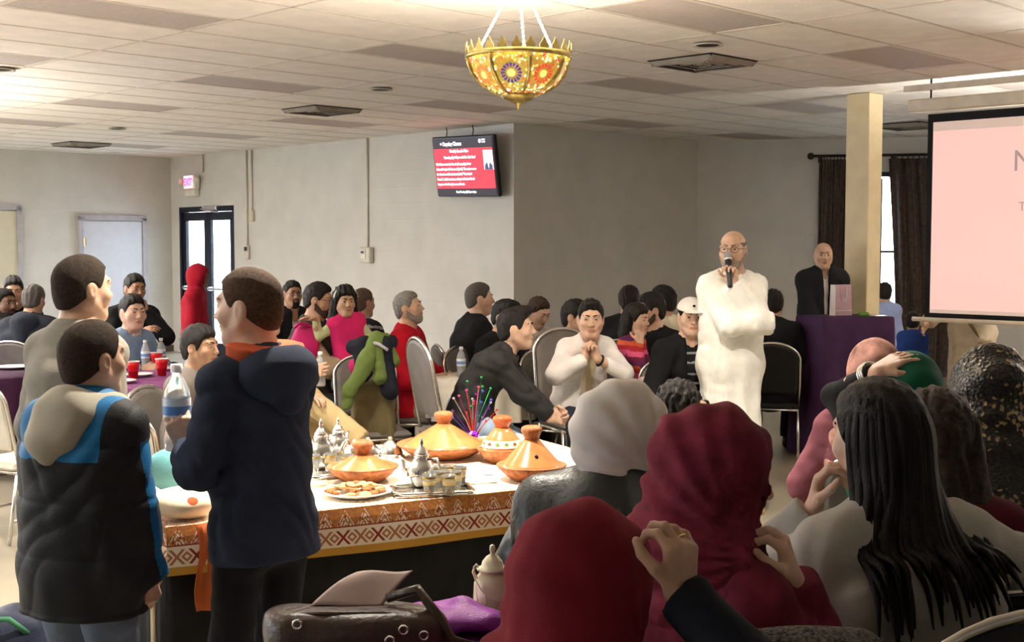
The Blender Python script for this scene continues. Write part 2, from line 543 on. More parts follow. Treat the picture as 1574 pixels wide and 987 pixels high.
def person(name, label, u, v, d, face, clothes=(), **o):
    """u,v = pixel of the head's top, d = distance; face = heading, 0 towards the camera, 90 to the right"""
    target = P(u, v, d)
    th = math.radians(face + 180)
    o.setdefault('hs', None)
    hs_fixed = o['hs']
    S = 1.0
    for _ in range(12):
        o['S'] = S
        o['hs'] = hs_fixed if hs_fixed else (S ** 0.55 if S < 1 else S ** 0.5)
        if 'fixS' in o: o['S'] = o['fixS']; o['hs'] = hs_fixed or o['fixS'] ** 0.55; K = skeleton(o); break
        K = skeleton(o)
        dz = target.z - K['top'][2]
        if abs(dz) < 0.002: break
        S += dz / (0.87 if o.get('sit') else 1.75)
    Rz = Matrix.Rotation(th, 3, 'Z')
    tp = Rz @ Vector(K['top'])
    root = thing(name, label, 'person', (target.x - tp.x, target.y - tp.y, o.get('z0', 0.0)), th, o.get('group'))
    PEOPLE.append((name, label, round(K['S'], 2), round(target.z, 2)))
    K['root'] = root; K['o'] = o; K['d'] = d
    hg = min(0.015, max(0.0078, d * 0.0020)); hh = min(0.0066, max(0.0042, d * 0.00085))
    hh *= o.get('res', 1.0); hg *= o.get('res', 1.0)
    K['hg'] = hg; K['hh'] = hh
    c = K['hc']; M = K['HM']; hs = K['hs']
    toL = lambda p: ((p - c.astype(np.float32)) @ M.astype(np.float32)) / hs
    K['toL'] = toL
    skin = o.get('skin', (0.55, 0.32, 0.21))
    sk = mat('skin_' + '_'.join('%02d' % int(x * 100) for x in skin), skin, 0.5, spec=0.35, var=0.08, vscale=25, bump=0.05, bscale=180)
    lip = mat('lip_' + '_'.join('%02d' % int(x * 100) for x in skin), (skin[0] * 0.75, skin[1] * 0.52, skin[2] * 0.5), 0.45, var=0.05)
    # one body mesh: head and neck, hands, and the body under the clothes
    Vs, Qs, ix = [], [], []
    n0 = 0
    if o.get('showhead', True):
        s = Sdf(); head_sdf(K, s, o)
        V, Q = s.mesh(hh)
        cen = toL(V[Q].mean(1))
        isl = (np.abs(cen[:, 0]) < 0.023) & (cen[:, 1] > 0.085) & (np.abs(cen[:, 2] + 0.058 ) < 0.011 - 0.2 * np.abs(cen[:, 0]))
        Vs.append(V); Qs.append(Q + n0); ix.append(isl.astype(int)); n0 += len(V)
    for sd in 'RL':
        if o.get('hands', True) and sd not in o.get('nohand', ''):
            V, Q = hand_sdf(K, sd).mesh(max(0.0036, hh * 0.85))
            Vs.append(V); Qs.append(Q + n0); ix.append(np.zeros(len(Q), int)); n0 += len(V)
    s = Sdf(); torso_sdf(K, s, -0.018, o, arms=True, cuff=False)
    for sd in 'RL':
        s.cone(K['hp' + sd], K['kn' + sd], 0.068 * K['S'], 0.045 * K['S'], 0.04)
        s.cone(K['kn' + sd], K['an' + sd], 0.044 * K['S'], 0.03 * K['S'], 0.02)
    V, Q = s.mesh(0.030)
    Vs.append(V); Qs.append(Q + n0); ix.append(np.zeros(len(Q), int))
    mesh_np('body', np.concatenate(Vs), np.concatenate(Qs), [sk, lip], root, np.concatenate(ix))
    # eyes and brows
    if o.get('showhead', True) and o.get('eyes', True):
        ew = mat('eye_white', (0.5, 0.46, 0.43), 0.25, var=0); ei = mat('eye_iris', (0.03, 0.018, 0.012), 0.2, var=0)
        lid = o.get('lid', 0.0)
        for g in (-1, 1):
            m = MB(); m.sphere((0, 0, 0), 0.0122, 14, 10)
            e = m.build('eye', [ew, ei], root, True)
            pc = c + M @ (np.array([g * 0.031, 0.0772, 0.009]) * hs)
            e.matrix_local = Matrix.Translation(Vector(pc)) @ Matrix(M.tolist()).to_4x4() @ Matrix.Diagonal((hs * 1.05, hs, hs * 0.5, 1))
            gx = o.get('gaze', 0.0)
            for pl in e.data.polygons:
                q = pl.center
                if q.y > 0 and ((q.x - gx) ** 2 + q.z ** 2) ** 0.5 < 0.0075: pl.material_index = 1
        hb = o.get('browcol', o.get('haircol', (0.02, 0.014, 0.010)))
        bm = mat('brow_' + '_'.join('%03d' % int(x * 1000) for x in hb), hb, 0.8)
        if o.get('brows', True):
            for g in (-1, 1):
                m = MB(); pts = []; rr = []
                for i in range(6):
                    t = i / 5
                    q = np.array([g * (0.012 + 0.040 * t), 0.0935 - 0.024 * t * t, 0.029 + 0.009 * math.sin(t * 2.4) - 0.004 * t])
                    pts.append(c + M @ (q * hs)); rr.append((0.0042 - 0.0022 * t) * hs)
                m.tube(pts, rr, 6); m.build('eyebrow', bm, root, True)
    if o.get('glasses'):
        gm = mat('glasses_frame', (0.02, 0.02, 0.025), 0.3, var=0)
        m = MB()
        for g in (-1, 1):
            ring = []
            for i in range(14):
                a = 2 * math.pi * i / 14
                q = np.array([g * 0.033 + 0.025 * math.cos(a), 0.103 - 0.008 * abs(math.cos(a) * g + 1) * .5, 0.006 + 0.017 * math.sin(a)])
                ring.append(c + M @ (q * hs))
            m.tube(ring, 0.0018, 5, closed=True)
            m.tube([c + M @ (np.array(q) * hs) for q in ((g * 0.057, 0.098, 0.012), (g * 0.078, 0.05, 0.012), (g * 0.083, -0.01, 0.010))], 0.0016, 5)
        m.tube([c + M @ (np.array(q) * hs) for q in ((-0.009, 0.104, 0.012), (0, 0.107, 0.014), (0.009, 0.104, 0.012))], 0.0016, 5)
        m.build('glasses', gm, root, True)
    hair(K, o)
    for f in clothes: f(K)
    return K
PEOPLE = []

def hair(K, o):
    st = o.get('hair')
    if not st: return
    root = K['root']; c = K['hc']; M = K['HM']; hs = K['hs']; toL = K['toL']
    col = o.get('haircol', (0.018, 0.013, 0.010)); t = o.get('hairthick', 0.012)
    hm = mat('hair_' + '_'.join('%03d' % int(x * 1000) for x in col) + ('_cut' if t < 0.007 else ''), col, 0.5 if t >= .007 else .8, spec=0.22 if t >= .007 else .15, var=0.2, vscale=110, bump=0.5, bscale=420 if t < .007 else 260)
    W = lambda *q: c + M @ (np.array(q) * hs)
    s = Sdf()
    tt = t / hs
    sd = 1.0 if st == 'full' else 0.42
    s.ell(W(0, -0.014, 0.028 + tt * 0.3), (np.array([0.076 + tt * sd, 0.094 + tt * .7, 0.086 + tt])) * hs, 0.01, R=M)
    if st != 'fringe': s.ell(W(0, 0.010, 0.045), (np.array([0.066 + tt * sd, 0.072 + tt, 0.07 + tt])) * hs, 0.02, R=M)
    s.ell(W(0, -0.04, -0.03), (np.array([0.062, 0.058, 0.06]) + tt * .6) * hs, 0.03, R=M)
    if o.get('quiff'): s.ell(W(0.0, 0.055, 0.105), np.array([0.055, 0.05, 0.028]) * hs * o['quiff'], 0.03, R=M)
    style = {'short': 'short', 'fringe': 'short', 'full': 'full', 'kid': 'kid', 'reced': 'reced'}[st]
    def cut(p):
        q = toL(p)
        f = hair_line(q[:, 1], q[:, 0], style)
        f = f + 0.016 * np.clip((np.abs(q[:, 0]) - 0.028) / 0.03, 0, 1) * np.clip((q[:, 1] - 0.045) / 0.02, 0, 1) + 0.004 * np.sin(q[:, 0] * 150) * np.clip((q[:, 1] - 0.03) / 0.03, 0, 1)
        dz = (f - q[:, 2]) * 0.6 * hs
        if st == 'fringe': dz = np.maximum(dz, (q[:, 2] - 0.050 - 0.25 * np.maximum(-q[:, 1], 0)) * hs)
        return dz
    amp = o.get('hairamp', 0.003 if t > 0.007 else 0.0006)
    s.disp(lambda p: amp * wrinkle(p, (190, 150, 120), 1.3) + amp * 1.3 * (.5 - crease(p, 120 if t > .007 else 200, 1.0)) + (amp * .9 * np.sin(toL(p)[:, 0] * 170 + 3 * wrinkle(p, (40, 40, 40), .5)) if t > .007 else 0))
    s.fn('i', cut, 0.006 if t < 0.007 else 0.022)
    for g in (-1, 1): s.ell(W(g * 0.082, -0.004, -0.010), np.array([0.024, 0.022, 0.036]) * hs, 0.006, 's', R=M)
    V, Q = s.mesh(K['hh'] * 1.1, slack=0.01)
    if len(V): mesh_np('hair', V, Q, hm, root)
    b = o.get('beard')
    if b:
        bc = o.get('beardcol', (0.085, 0.052, 0.038) if b == 'short' else col)
        bm = mat('beard_' + '_'.join('%03d' % int(x * 1000) for x in bc), bc, 0.8, var=0.3, vscale=120, bump=0.6, bscale=500)
        s = Sdf(); e = 0.0024 if b == 'short' else 0.006
        head_sdf(K, s, o, neck=False)
        s.disp(lambda p: np.full(len(p), -e, np.float32) + 0.0012 * np.sin(p[:, 0] * 420) * np.sin(p[:, 2] * 380))
        def reg(p):
            q = toL(p); x = np.abs(q[:, 0]); y = q[:, 1]; z = q[:, 2]
            # below a line from the sideburn to the corner of the mouth, plus moustache, minus lips
            line = np.interp(y, [-0.02, 0.0, 0.02, 0.05, 0.075, 0.09, 0.12], [-0.06, -0.01, -0.03, -0.060, -0.060, -0.040, -0.036])
            d = z - line
            if b == 'moustache': d = np.maximum(d, -(z + 0.052)); d = np.maximum(d, x - 0.035)
            if b == 'goatee': d = np.maximum(d, x - 0.030)
            d = np.maximum(d, -(y + 0.005))
            lips = np.maximum(np.maximum(np.abs(z + 0.058) - 0.010, x - 0.021), 0.07 - y)
            d = np.maximum(d, -lips)
            return d * hs
        s.fn('i', reg, 0.0)
        V, Q = s.mesh(K['hh'] * 0.95, slack=0.006)
        if len(V): mesh_np('beard', V, Q, bm, root)

# --- garments: each returns a function of the skeleton
def top(name, material, e=0.016, hem=0.10, fold=0.006, ff=(22, 22, 16), collar=0.0, neckr=0.062, regions=None, arms=True, hood=None,
        hood_mat=None, cuffs=True, vneck=0.0, seed=None, quilt=0, mats=None, openf=None, flare=0.0, crf=36.0):
    def f(K):
        o = K['o']; S = K['S']; s = Sdf()
        torso_sdf(K, s, e, o, arms=arms)
        pel = K['pel']
        if hem:
            if K['sit']:
                s.cone(pel + np.array([0, 0.01, 0.02]), pel + np.array([0, 0.06 * S, -0.01]), 0.122 * S + e, 0.118 * S + e, 0.05, flat=(K['lat'], 1.42))
            else:
                s.cone(pel, pel - np.array([0, 0, hem + .15]), 0.118 * S + e, 0.122 * S + e + flare, 0.05, flat=(K['lat'], 1.42))
        sd_ = seed if seed is not None else (len(PEOPLE) * 1.37)
        if fold: s.disp(lambda p: fold * .6 * wrinkle(p, ff, sd_) + fold * 0.3 * wrinkle(p, (ff[0] * 2.1, ff[1] * 2.3, ff[2] * 2.6), sd_ + 2) + fold * 1.5 * (.45 - crease(p, crf, sd_)))
        if quilt: s.disp(lambda p: -0.009 * np.abs(np.sin(p[:, 2] * math.pi / quilt)) ** 0.5)
        if collar:
            n0 = K['neck'] - K['up'] * 0.01; n1 = K['neck'] + K['up'] * collar + K['fwd'] * 0.01
            s.cone(n0, n1, 0.070 * S + e * .6, 0.066 * S + e * .6, 0.02, cut=True, flat=(K['lat'], 1.08))
        n0 = K['neck'] + K['up'] * 0.0; 
        s.cone(n0 - K['up'] * 0.015 + K['fwd'] * 0.012, K['neck'] + K['up'] * 0.25 + K['fwd'] * 0.02, neckr * S, (neckr + .02) * S, 0.008, 's')
        if vneck:
            s.cone(n0 + K['fwd'] * 0.10 * S - K['up'] * vneck, n0 + K['fwd'] * 0.12 * S + K['up'] * 0.02, 0.004, 0.05 * S, 0.008, 's')
        if hem:
            if K['sit']: s.plane(pel - np.array([0, 0, 0.085]), (0, 0, -1), 0.01)
            else: s.plane(pel - np.array([0, 0, hem]), (0, 0, -1), 0.01)
        else: s.plane(pel + np.array([0, 0, 0.0]), (0, 0, -1), 0.01)
        if openf:                                   # open front: cut a wedge
            w0, w1 = openf
            def wedge(p):
                q = p - K['neck'].astype(np.float32)
                x = np.abs(q @ K['lat'].astype(np.float32)); z = -(q @ K['up'].astype(np.float32)); y = q @ K['fwd'].astype(np.float32)
                return np.maximum(x - (w0 + (w1 - w0) * np.clip(z / 0.5, 0, 1)), -y + 0.0)
            s.fn('s', wedge, 0.006)
        V, Q = s.mesh(K['hg'], slack=fold * 1.6 + 0.012)
        idx = None; ms = mats or [material]
        if regions is not None: idx = regions(K, V[Q].mean(1))
        ob = mesh_np(name, V, Q, ms, K['root'], idx)
        if hood:
            h = Sdf(); n = K['neck']; U = K['up']; Fw = K['fwd']; L = K['lat']
            # a hood lying on the back
            for g in (-1, 1):
                h.cone(n - Fw * 0.075 * S - U * 0.02 * S, n + L * g * 0.085 * S + Fw * 0.01 - U * 0.015 * S, 0.045 * S * hood, 0.040 * S * hood, 0.03)
                h.cone(n + L * g * 0.085 * S + Fw * 0.01 - U * 0.015 * S, n + L * g * 0.055 * S + Fw * 0.085 * S - U * 0.07 * S, 0.038 * S * hood, 0.022 * S, 0.03)
            h.cone(n - Fw * 0.09 * S - U * 0.05 * S, n - Fw * 0.125 * S - U * 0.17 * S * hood, 0.085 * S * hood, 0.045 * S * hood, 0.05, flat=(L, 1.25))
            h.disp(lambda p: 0.006 * wrinkle(p, (30, 30, 24), 2.1))
            h.cone(n - U * 0.02 + Fw * 0.01, n + U * 0.2 + Fw * .02, 0.058 * S, 0.095 * S, 0.01, 's')
            V, Q = h.mesh(K['hg'], slack=0.01)
            mesh_np('hood', V, Q, hood_mat or material, K['root'])
        return ob
    return f

def trousers(material, e=0.014, fold=0.006, cuffz=0.02, name='trousers'):
    def f(K):
        S = K['S']; s = Sdf(); pel = K['pel']
        s.cone(pel + np.array([0, 0, 0.05]), pel - np.array([0, 0, 0.03]), 0.108 * S + e, 0.105 * S + e, 0.03, flat=(np.array([1., 0, 0]), 1.42))
        for sd in 'RL':
            s.cone(K['hp' + sd], K['kn' + sd], 0.082 * S + e, 0.056 * S + e, 0.035)
            an = K['an' + sd] - (K['an' + sd] - K['kn' + sd]) * 0.03
            s.cone(K['kn' + sd], an, 0.056 * S + e, 0.044 * S + e, 0.03, cut=True)
        sd_ = len(PEOPLE) * 0.77
        s.disp(lambda p: fold * .6 * wrinkle(p, (26, 26, 20), sd_) + fold * 1.4 * (.45 - crease(p, 40, sd_)))
        if not K['sit']: s.plane(pel + np.array([0, 0, 0.10]), (0, 0, 1))
        V, Q = s.mesh(K['hg'], slack=fold + 0.008)
        mesh_np(name, V, Q, material, K['root'])
    return f

def shoes(material, sole=None):
    def f(K):
        S = K['S'] ** 0.8
        for sd in 'RL':
            a = K['an' + sd]; fd = K['foot' + sd]; dn = np.array([0, 0, -1.0])
            if abs(fd[2]) > 0.3: dn = unit(unit(K['an' + sd] - K['kn' + sd]))
            dn = unit(dn - fd * (dn @ fd))
            s = Sdf()
            heel = a + dn * 0.045 * S - fd * 0.03 * S; ball = a + dn * 0.055 * S + fd * 0.12 * S; toe = a + dn * 0.058 * S + fd * 0.175 * S
            s.cone(heel, ball, 0.040 * S, 0.042 * S, 0.02).cone(ball, toe, 0.042 * S, 0.034 * S, 0.02).cone(a, a + dn * 0.03 * S + fd * 0.04 * S, 0.043 * S, 0.045 * S, 0.03)
            s.plane(a + dn * 0.085 * S, dn, 0.004); s.plane(a - dn * 0.012, -dn, 0.004)
            V, Q = s.mesh(max(0.006, K['hg'] * 0.7))
            idx = None; ms = [material]
            if sole is not None:
                ms = [material, sole]; idx = (((V[Q].mean(1) - a) @ dn) > 0.066 * S).astype(int)
            mesh_np('shoe', V, Q, ms, K['root'], idx)
    return f

def shirt_front(material, w=0.07, e=0.002, name='shirt'):
    """the shirt that shows in the opening of a jacket, with a small collar"""
    def f(K):
        o = K['o']; S = K['S']; s = Sdf()
        torso_sdf(K, s, e, o, arms=False)
        s.cone(K['neck'] - K['up'] * 0.01, K['neck'] + K['up'] * 0.03 + K['fwd'] * .008, 0.066 * S, 0.064 * S, 0.012, cut=True)
        s.cone(K['neck'] - K['up'] * 0.02 + K['fwd'] * .012, K['neck'] + K['up'] * 0.2 + K['fwd'] * .02, 0.058 * S, 0.07 * S, 0.004, 's')
        s.disp(lambda p: 0.003 * wrinkle(p, (30, 30, 20), 0.4))
        V, Q = s.mesh(K['hg'], slack=0.01)
        mesh_np(name, V, Q, material, K['root'])
    return f

def hijab(material, cape=0.20, hf=0.25, face=True, fold=0.007, name='hijab', tail=None, t=0.020, freq=(34, 34, 20), width=1.0, crf=34.0, cm=1.2, ff=15.0):
    def f(K):
        o = K['o']; S = K['S']; s = Sdf(); c = K['hc']; M = K['HM']; hs = K['hs']
        W = lambda *q: c + M @ (np.array(q) * hs)
        tt = t / hs
        s.ell(W(0, -0.014, 0.030), (np.array([0.078, 0.098, 0.088]) + tt) * hs, 0.02, R=M)
        if cape > .05:
            s.ell(W(0, 0.004, -0.03), (np.array([0.070, 0.082, 0.098]) + tt) * hs, 0.05, R=M)
            s.cone(W(0, -0.03, -0.06), K['neck'], 0.088 * hs, 0.098 * S, 0.06, flat=(K['lat'], 1.1))
        else:
            s.ell(W(0, 0.018, -0.035), (np.array([0.062, 0.074, 0.088]) + tt) * hs, 0.05, R=M)
            s.cone(W(0, -0.045, -0.03), K['neck'] - K['up'] * .02, 0.080 * hs, 0.080 * S, 0.06, flat=(K['lat'], 1.1))
        n = K['neck'] - K['up'] * 0.02
        for g in (-1, 1) if cape > .05 else ():
            s.cone(n, K['shR' if g > 0 else 'shL'] - K['up'] * 0.01 - K['lat'] * g * 0.03, 0.085 * S, 0.075 * S * width, 0.07)
        if cape > .05: s.cone(n - K['fwd'] * 0.02, n - K['up'] * cape - K['fwd'] * 0.03, 0.10 * S, (0.125 + 0.02) * S, 0.07, flat=(K['lat'], 1.45 * width))
        if cape > .05: s.cone(n + K['fwd'] * 0.03, n - K['up'] * cape * .9 + K['fwd'] * 0.05, 0.09 * S, 0.115 * S, 0.07, flat=(K['lat'], 1.35 * width))
        sd_ = len(PEOPLE) * 2.1
        def fd(p):
            # folds that run round the face and down over the shoulders
            q = K['toL'](p)
            a = np.arctan2(q[:, 0], -q[:, 2] + 0.10)
            r = np.sqrt(q[:, 0] ** 2 + q[:, 1] ** 2 + (q[:, 2]) ** 2)
            w = np.clip((r - 0.09) / 0.10, 0.12, 1.0)
            fan = np.sin(ff * np.arctan2(q[:, 2] + .10, -(q[:, 1] - .075)) + 2.0 * wrinkle(p, (12, 12, 12), sd_) + 10 * np.abs(q[:, 0]))
            g = np.sin(q[:, 1] * 42 + 1.2 * np.sin(q[:, 2] * 16 + sd_) + q[:, 2] * 26 + sd_)
            return fold * (0.6 * (hf + (1 - hf) * w) * fan + 0.5 * w * g + 0.5 * w * wrinkle(p, freq, sd_) + cm * (hf + (1 - hf) * w) * (.45 - crease(p, crf, sd_)))
        s.disp(fd)
        if face:
            s.ell(W(0, 0.088, -0.018), np.array([0.058, 0.080, 0.084]) * hs, 0.012, 's', R=M)
        s.plane(n - K['up'] * (cape + 0.06), -K['up'], 0.02)
        V, Q = s.mesh(K['hg'], slack=fold * 2.4 + 0.01)
        mesh_np(name, V, Q, material, K['root'])
    return f

# ---------------------------------------------------------------- the room
E1 = Vector((0.7071, 0.7071, 0)); E2 = Vector((0.7071, -0.7071, 0))
PA = Vector((-5.38, 20.10, 0)); PB = Vector((0.02, 14.36, 0)); PC = Vector((2.44, 16.80, 0)); PD = Vector((8.2, 15.55, 0))
PL = PA - E1 * 12.0; PBL = Vector((PL.x, -3.5, 0)); PBR = Vector((8.2, -3.5, 0))
DA = (PB - PA).normalized()
def wall_mat(name, col, blocks=True):
    m = mat(name, col, 0.75, spec=0.25, var=0.025, vscale=3.0)
    nt = m.node_tree; b = nt.nodes['Principled BSDF']
    uv = nt.nodes.new('ShaderNodeUVMap')
    br = nt.nodes.new('ShaderNodeTexBrick')
    br.inputs['Scale'].default_value = 1.0; br.inputs['Brick Width'].default_value = 0.40; br.inputs['Row Height'].default_value = 0.20
    br.inputs['Mortar Size'].default_value = 0.006; br.inputs['Mortar Smooth'].default_value = 0.6
    br.inputs['Color1'].default_value = (1, 1, 1, 1); br.inputs['Color2'].default_value = (1, 1, 1, 1); br.inputs['Mortar'].default_value = (0, 0, 0, 1)
    nt.links.new(uv.outputs[0], br.inputs['Vector'])
    bp = nt.nodes.new('ShaderNodeBump'); bp.inputs['Strength'].default_value = 0.22; bp.inputs['Distance'].default_value = 0.006
    nz = nt.nodes.new('ShaderNodeTexNoise'); nz.inputs['Scale'].default_value = 60
    nt.links.new(uv.outputs[0], nz.inputs['Vector'])
    ad = nt.nodes.new('ShaderNodeMath'); ad.operation = 'MULTIPLY_ADD'; ad.inputs[1].default_value = 0.25
    nt.links.new(nz.outputs['Fac'], ad.inputs[0]); nt.links.new(br.outputs['Color'], ad.inputs[2])
    nt.links.new(ad.outputs[0], bp.inputs['Height']); nt.links.new(bp.outputs[0], b.inputs['Normal'])
    return m
WALLM = wall_mat('painted_block_wall', s2l(206, 202, 194))
def wall(name, p0, p1, holes=(), th=0.18, z1=CEIL + 0.09):
    """wall from p0 to p1 (room on its right-hand side seen along p0->p1); holes = (t0,t1,z0,z1)"""
    dr = (p1 - p0); L = dr.length; dr = dr / L; out = Vector((-dr.y, dr.x, 0))
    bm = MB(); UV = []
    ts = sorted({0.0, L, *[h[0] for h in holes], *[h[1] for h in holes]})
    def blk(a, b, za, zb):
        if b - a < 1e-4 or zb - za < 1e-4: return
        c = p0 + dr * ((a + b) / 2) + out * (th / 2); c.z = (za + zb) / 2
        R = Matrix(((dr.x, out.x, 0), (dr.y, out.y, 0), (0, 0, 1)))
        bm.box(c, (b - a, th, zb - za), M=R)
    for a, b in zip(ts, ts[1:]):
        hh = [h for h in holes if h[0] <= a + 1e-6 and h[1] >= b - 1e-6]
        if not hh: blk(a, b, 0, z1)
        else:
            blk(a, b, 0, hh[0][2]); blk(a, b, hh[0][3], z1)
    o = bm.build(name, WALLM)
    uvl = o.data.uv_layers.new(name='UVMap')
    for lp in o.data.loops:
        q = o.data.vertices[lp.vertex_index].co - p0
        uvl.data[lp.index].uv = (q.dot(dr) + q.dot(out), q.z)
    o['kind'] = 'structure'
    return o
def hit(u, v, p0, dr):
    """point of the vertical plane through p0 along dr seen at a pixel"""
    r = _ray(u, v); o = Vector((0, 0, CAMH)); n = Vector((-dr.y, dr.x, 0))
    return o + r * ((p0 - o).dot(n) / r.dot(n))

DOOR_T = (0.25, 1.88)
tC = lambda t: 12.0 - t                     # wall_left is measured from its far end
WD = (PD - PC).normalized(); WDL = (PD - PC).length
win_t0 = (hit(1296, 375, PC, WD) - PC).dot(WD); win_t1 = (hit(1412, 375, PC, WD) - PC).dot(WD)
wall('wall_left', PL, PA, holes=[(2.0, 3.6, 0.9, 2.5), (5.2, 6.8, 0.9, 2.5)])
wall('wall_back', PA, PB, holes=[(DOOR_T[0], DOOR_T[1], 0.0, 2.27)])
wall('wall_corner', PB, PC)
wall('wall_right', PC, PD, holes=[(win_t0, win_t1, 0.75, 2.62)])
wall('wall_side', PD, PBR)
wall('wall_rear', PBR, PBL)
wall('wall_window', PBL, PL, holes=[(3.0, 5.0, 0.8, 2.5), (6.5, 8.5, 0.8, 2.5), (10.0, 12.0, 0.8, 2.5)])

# floor: vinyl tile
def floor_mat():
    m = mat('floor_vinyl', s2l(156, 148, 130), 0.32, spec=0.4, var=0.10, vscale=1.3)
    return m
fl = MB(); fl.box((-2.85, 8.3, -0.06), (23, 24.6, 0.12)); tag(fl.build('floor', floor_mat()), None, kind='structure')

# ceiling: slab above, then a grid of bars and one tile for each field in view
CT = mat('ceiling_tile_white', s2l(232, 226, 218), 0.9, spec=0.1, var=0.03, vscale=5, bump=0.35, bscale=70)
CG = mat('ceiling_grid_bar', s2l(208, 198, 186), 0.6)
TROFF = mat('light_diffuser_off', s2l(186, 176, 170), 0.8, spec=0.15, var=0.03, vscale=30, bump=0.3, bscale=160)
LA, LB, A0, B0 = 1.235, 0.58, 5.55, -4.35
Zc = CEIL
slab = MB(); slab.box((-2.85, 8.3, Zc + 0.13), (23, 24.6, 0.12)); ceiling = tag(slab.build('ceiling', CT), None, kind='structure')
def ab(a, b, z=Zc): return Vector(((a + b) * 0.70711, (a - b) * 0.70711, z))
def inside(p):
    if (p - PA).dot(Vector((-DA.y, DA.x, 0))) > 0.25 and p.x < PB.x: return False
    if p.x >= PB.x and p.x < PC.x and (p - PB).dot(Vector((-0.7071, 0.7071, 0))) > 0.25: return False
    if p.x >= PC.x and (p - PC).dot(Vector((-WD.y, WD.x, 0))) > 0.25: return False
    if (p - PA).dot(Vector((-0.7071, 0.7071, 0))) > 0.25 : return False
    return -12.5 < p.x < 8 and -3.3 < p.y < 20.5
def in_view(p, m=1.3):
    return p.y > 5.6 and abs(p.x) < p.y * 0.415 + m
tile_me = None; troffers = []
VENTS = [(0, -3), (0, -11), (0, -21)]
far = MB()
tmb = MB(); tmb.box((0, 0, 0), (LA - 0.022, LB - 0.022, 0.016), bev=0.004)
tile0 = tmb.build('ceiling_tile', CT, ceiling); tile_me = tile0.data; used = False
RZ = math.radians(45)
for i in range(-12, 16):
    for j in range(-34, 22):
        a = A0 + LA * (i + 0.5); b = B0 + LB * (j - 0.5)
        p = ab(a, b, Zc + 0.012)
        if not inside(p): continue
        trof = (i % 2 == 0) and (j % 4 == 0)
        lit_ = p.x < -1.8 and 5.2 < p.y < 14.5 and (i // 2 + j // 4) % 2 == 0
        if trof and (lit_ or (in_view(p, 0.2) and p.y > 6.6)):
            troffers.append((i, j, p.copy())); continue
        if in_view(p):
            if not used: o = tile0; used = True
            else: o = tile0.copy(); link(o, ceiling)
            o.location = p; o.rotation_euler = (0, 0, RZ)
        else: far.box(p, (LA - 0.022, LB - 0.022, 0.016), rz=RZ)
fo = far.build('ceiling_tile_field', CT, ceiling); fo['kind'] = 'stuff'
g = MB()
for i in range(-12, 17):
    a = A0 + LA * i; seg = [b for b in np.arange(-26, 10, 0.3) if inside(ab(a, b))]
    if seg: g.box((ab(a, min(seg)) + ab(a, max(seg))) / 2 + Vector((0, 0, 0.012)), (0.024, max(seg) - min(seg) + .4, 0.02), rz=math.radians(45))
for j in range(-36, 24):
    b = B0 + LB * j; seg = [a for a in np.arange(-9, 24, 0.3) if inside(ab(a, b))]
    if seg: g.box((ab(min(seg), b) + ab(max(seg), b)) / 2 + Vector((0, 0, 0.012)), (max(seg) - min(seg) + .4, 0.024, 0.02), rz=math.radians(45))
g.build('ceiling_grid', CG, ceiling)

# recessed light panels: those in view are switched off, those over the near side of the hall are on
PANEL_ON = mat('light_diffuser_on', (0.9, 0.88, 0.84), 0.4, var=0, emit=(1.0, 0.93, 0.84), estr=4.0)
def panel(p, on, n):
    lit = 'switched on' if on else 'switched off'
    t = thing('ceiling_light', '', 'light', (p.x, p.y, Zc), RZ, 'recessed ceiling light panels')
    m = MB()
    for s in (-1, 1):
        m.box((0, s * (LB / 2 - 0.022), 0.010), (LA - 0.02, 0.024, 0.014)); m.box((s * (LA / 2 - 0.022), 0, 0.010), (0.024, LB - 0.068, 0.014))
    m.build('frame', CG, t)
    m = MB(); m.box((0, 0, 0.012), (LA - 0.066, LB - 0.066, 0.012)); m.build('diffuser', PANEL_ON if on else TROFF, t)
    return t
ON_POWER = 60
vis = []
for i, j, p in troffers:
    if in_view(p, 0.2) and p.y > 6.6:
        vis.append((p.y, p, panel(p, False, 0)))
    else:
        # every second light over the entrance side is on
        on = p.x < -1.8 and 5.2 < p.y < 14.5 and (i // 2 + j // 4) % 2 == 0
        t = panel(p, on, 0)
        t['label'] = 'lit recessed ceiling panel over the near left of the hall' if on else 'unlit recessed ceiling panel outside the seating area'
        if on:
            l = lamp('panel_lamp', 'AREA', (p.x, p.y, Zc - 0.03), ON_POWER, (1.0, 0.93, 0.84), size=1.1, size_y=0.5)
            l.rotation_euler = (0, 0, RZ)
vis.sort(key=lambda x: x[0])
for n, (y, p, t) in enumerate(vis):
    uu = CX + F * p.x / p.y
    where = ('at the far left edge' if uu < 120 else 'left of the chandelier' if uu < 700 else 'above the lectern end' if uu > 1250 else 'right of the chandelier' if uu > 900 else 'behind the chandelier')
    order = ['nearest', 'second row', 'third row', 'fourth row', 'fifth row', 'sixth row', 'seventh row', 'eighth row'][min(7, int((y - 6.6) / 1.6))]
    t['label'] = 'unlit grey ceiling light panel %s, %s from the camera' % (where, order)
print('panels in view', len(vis))

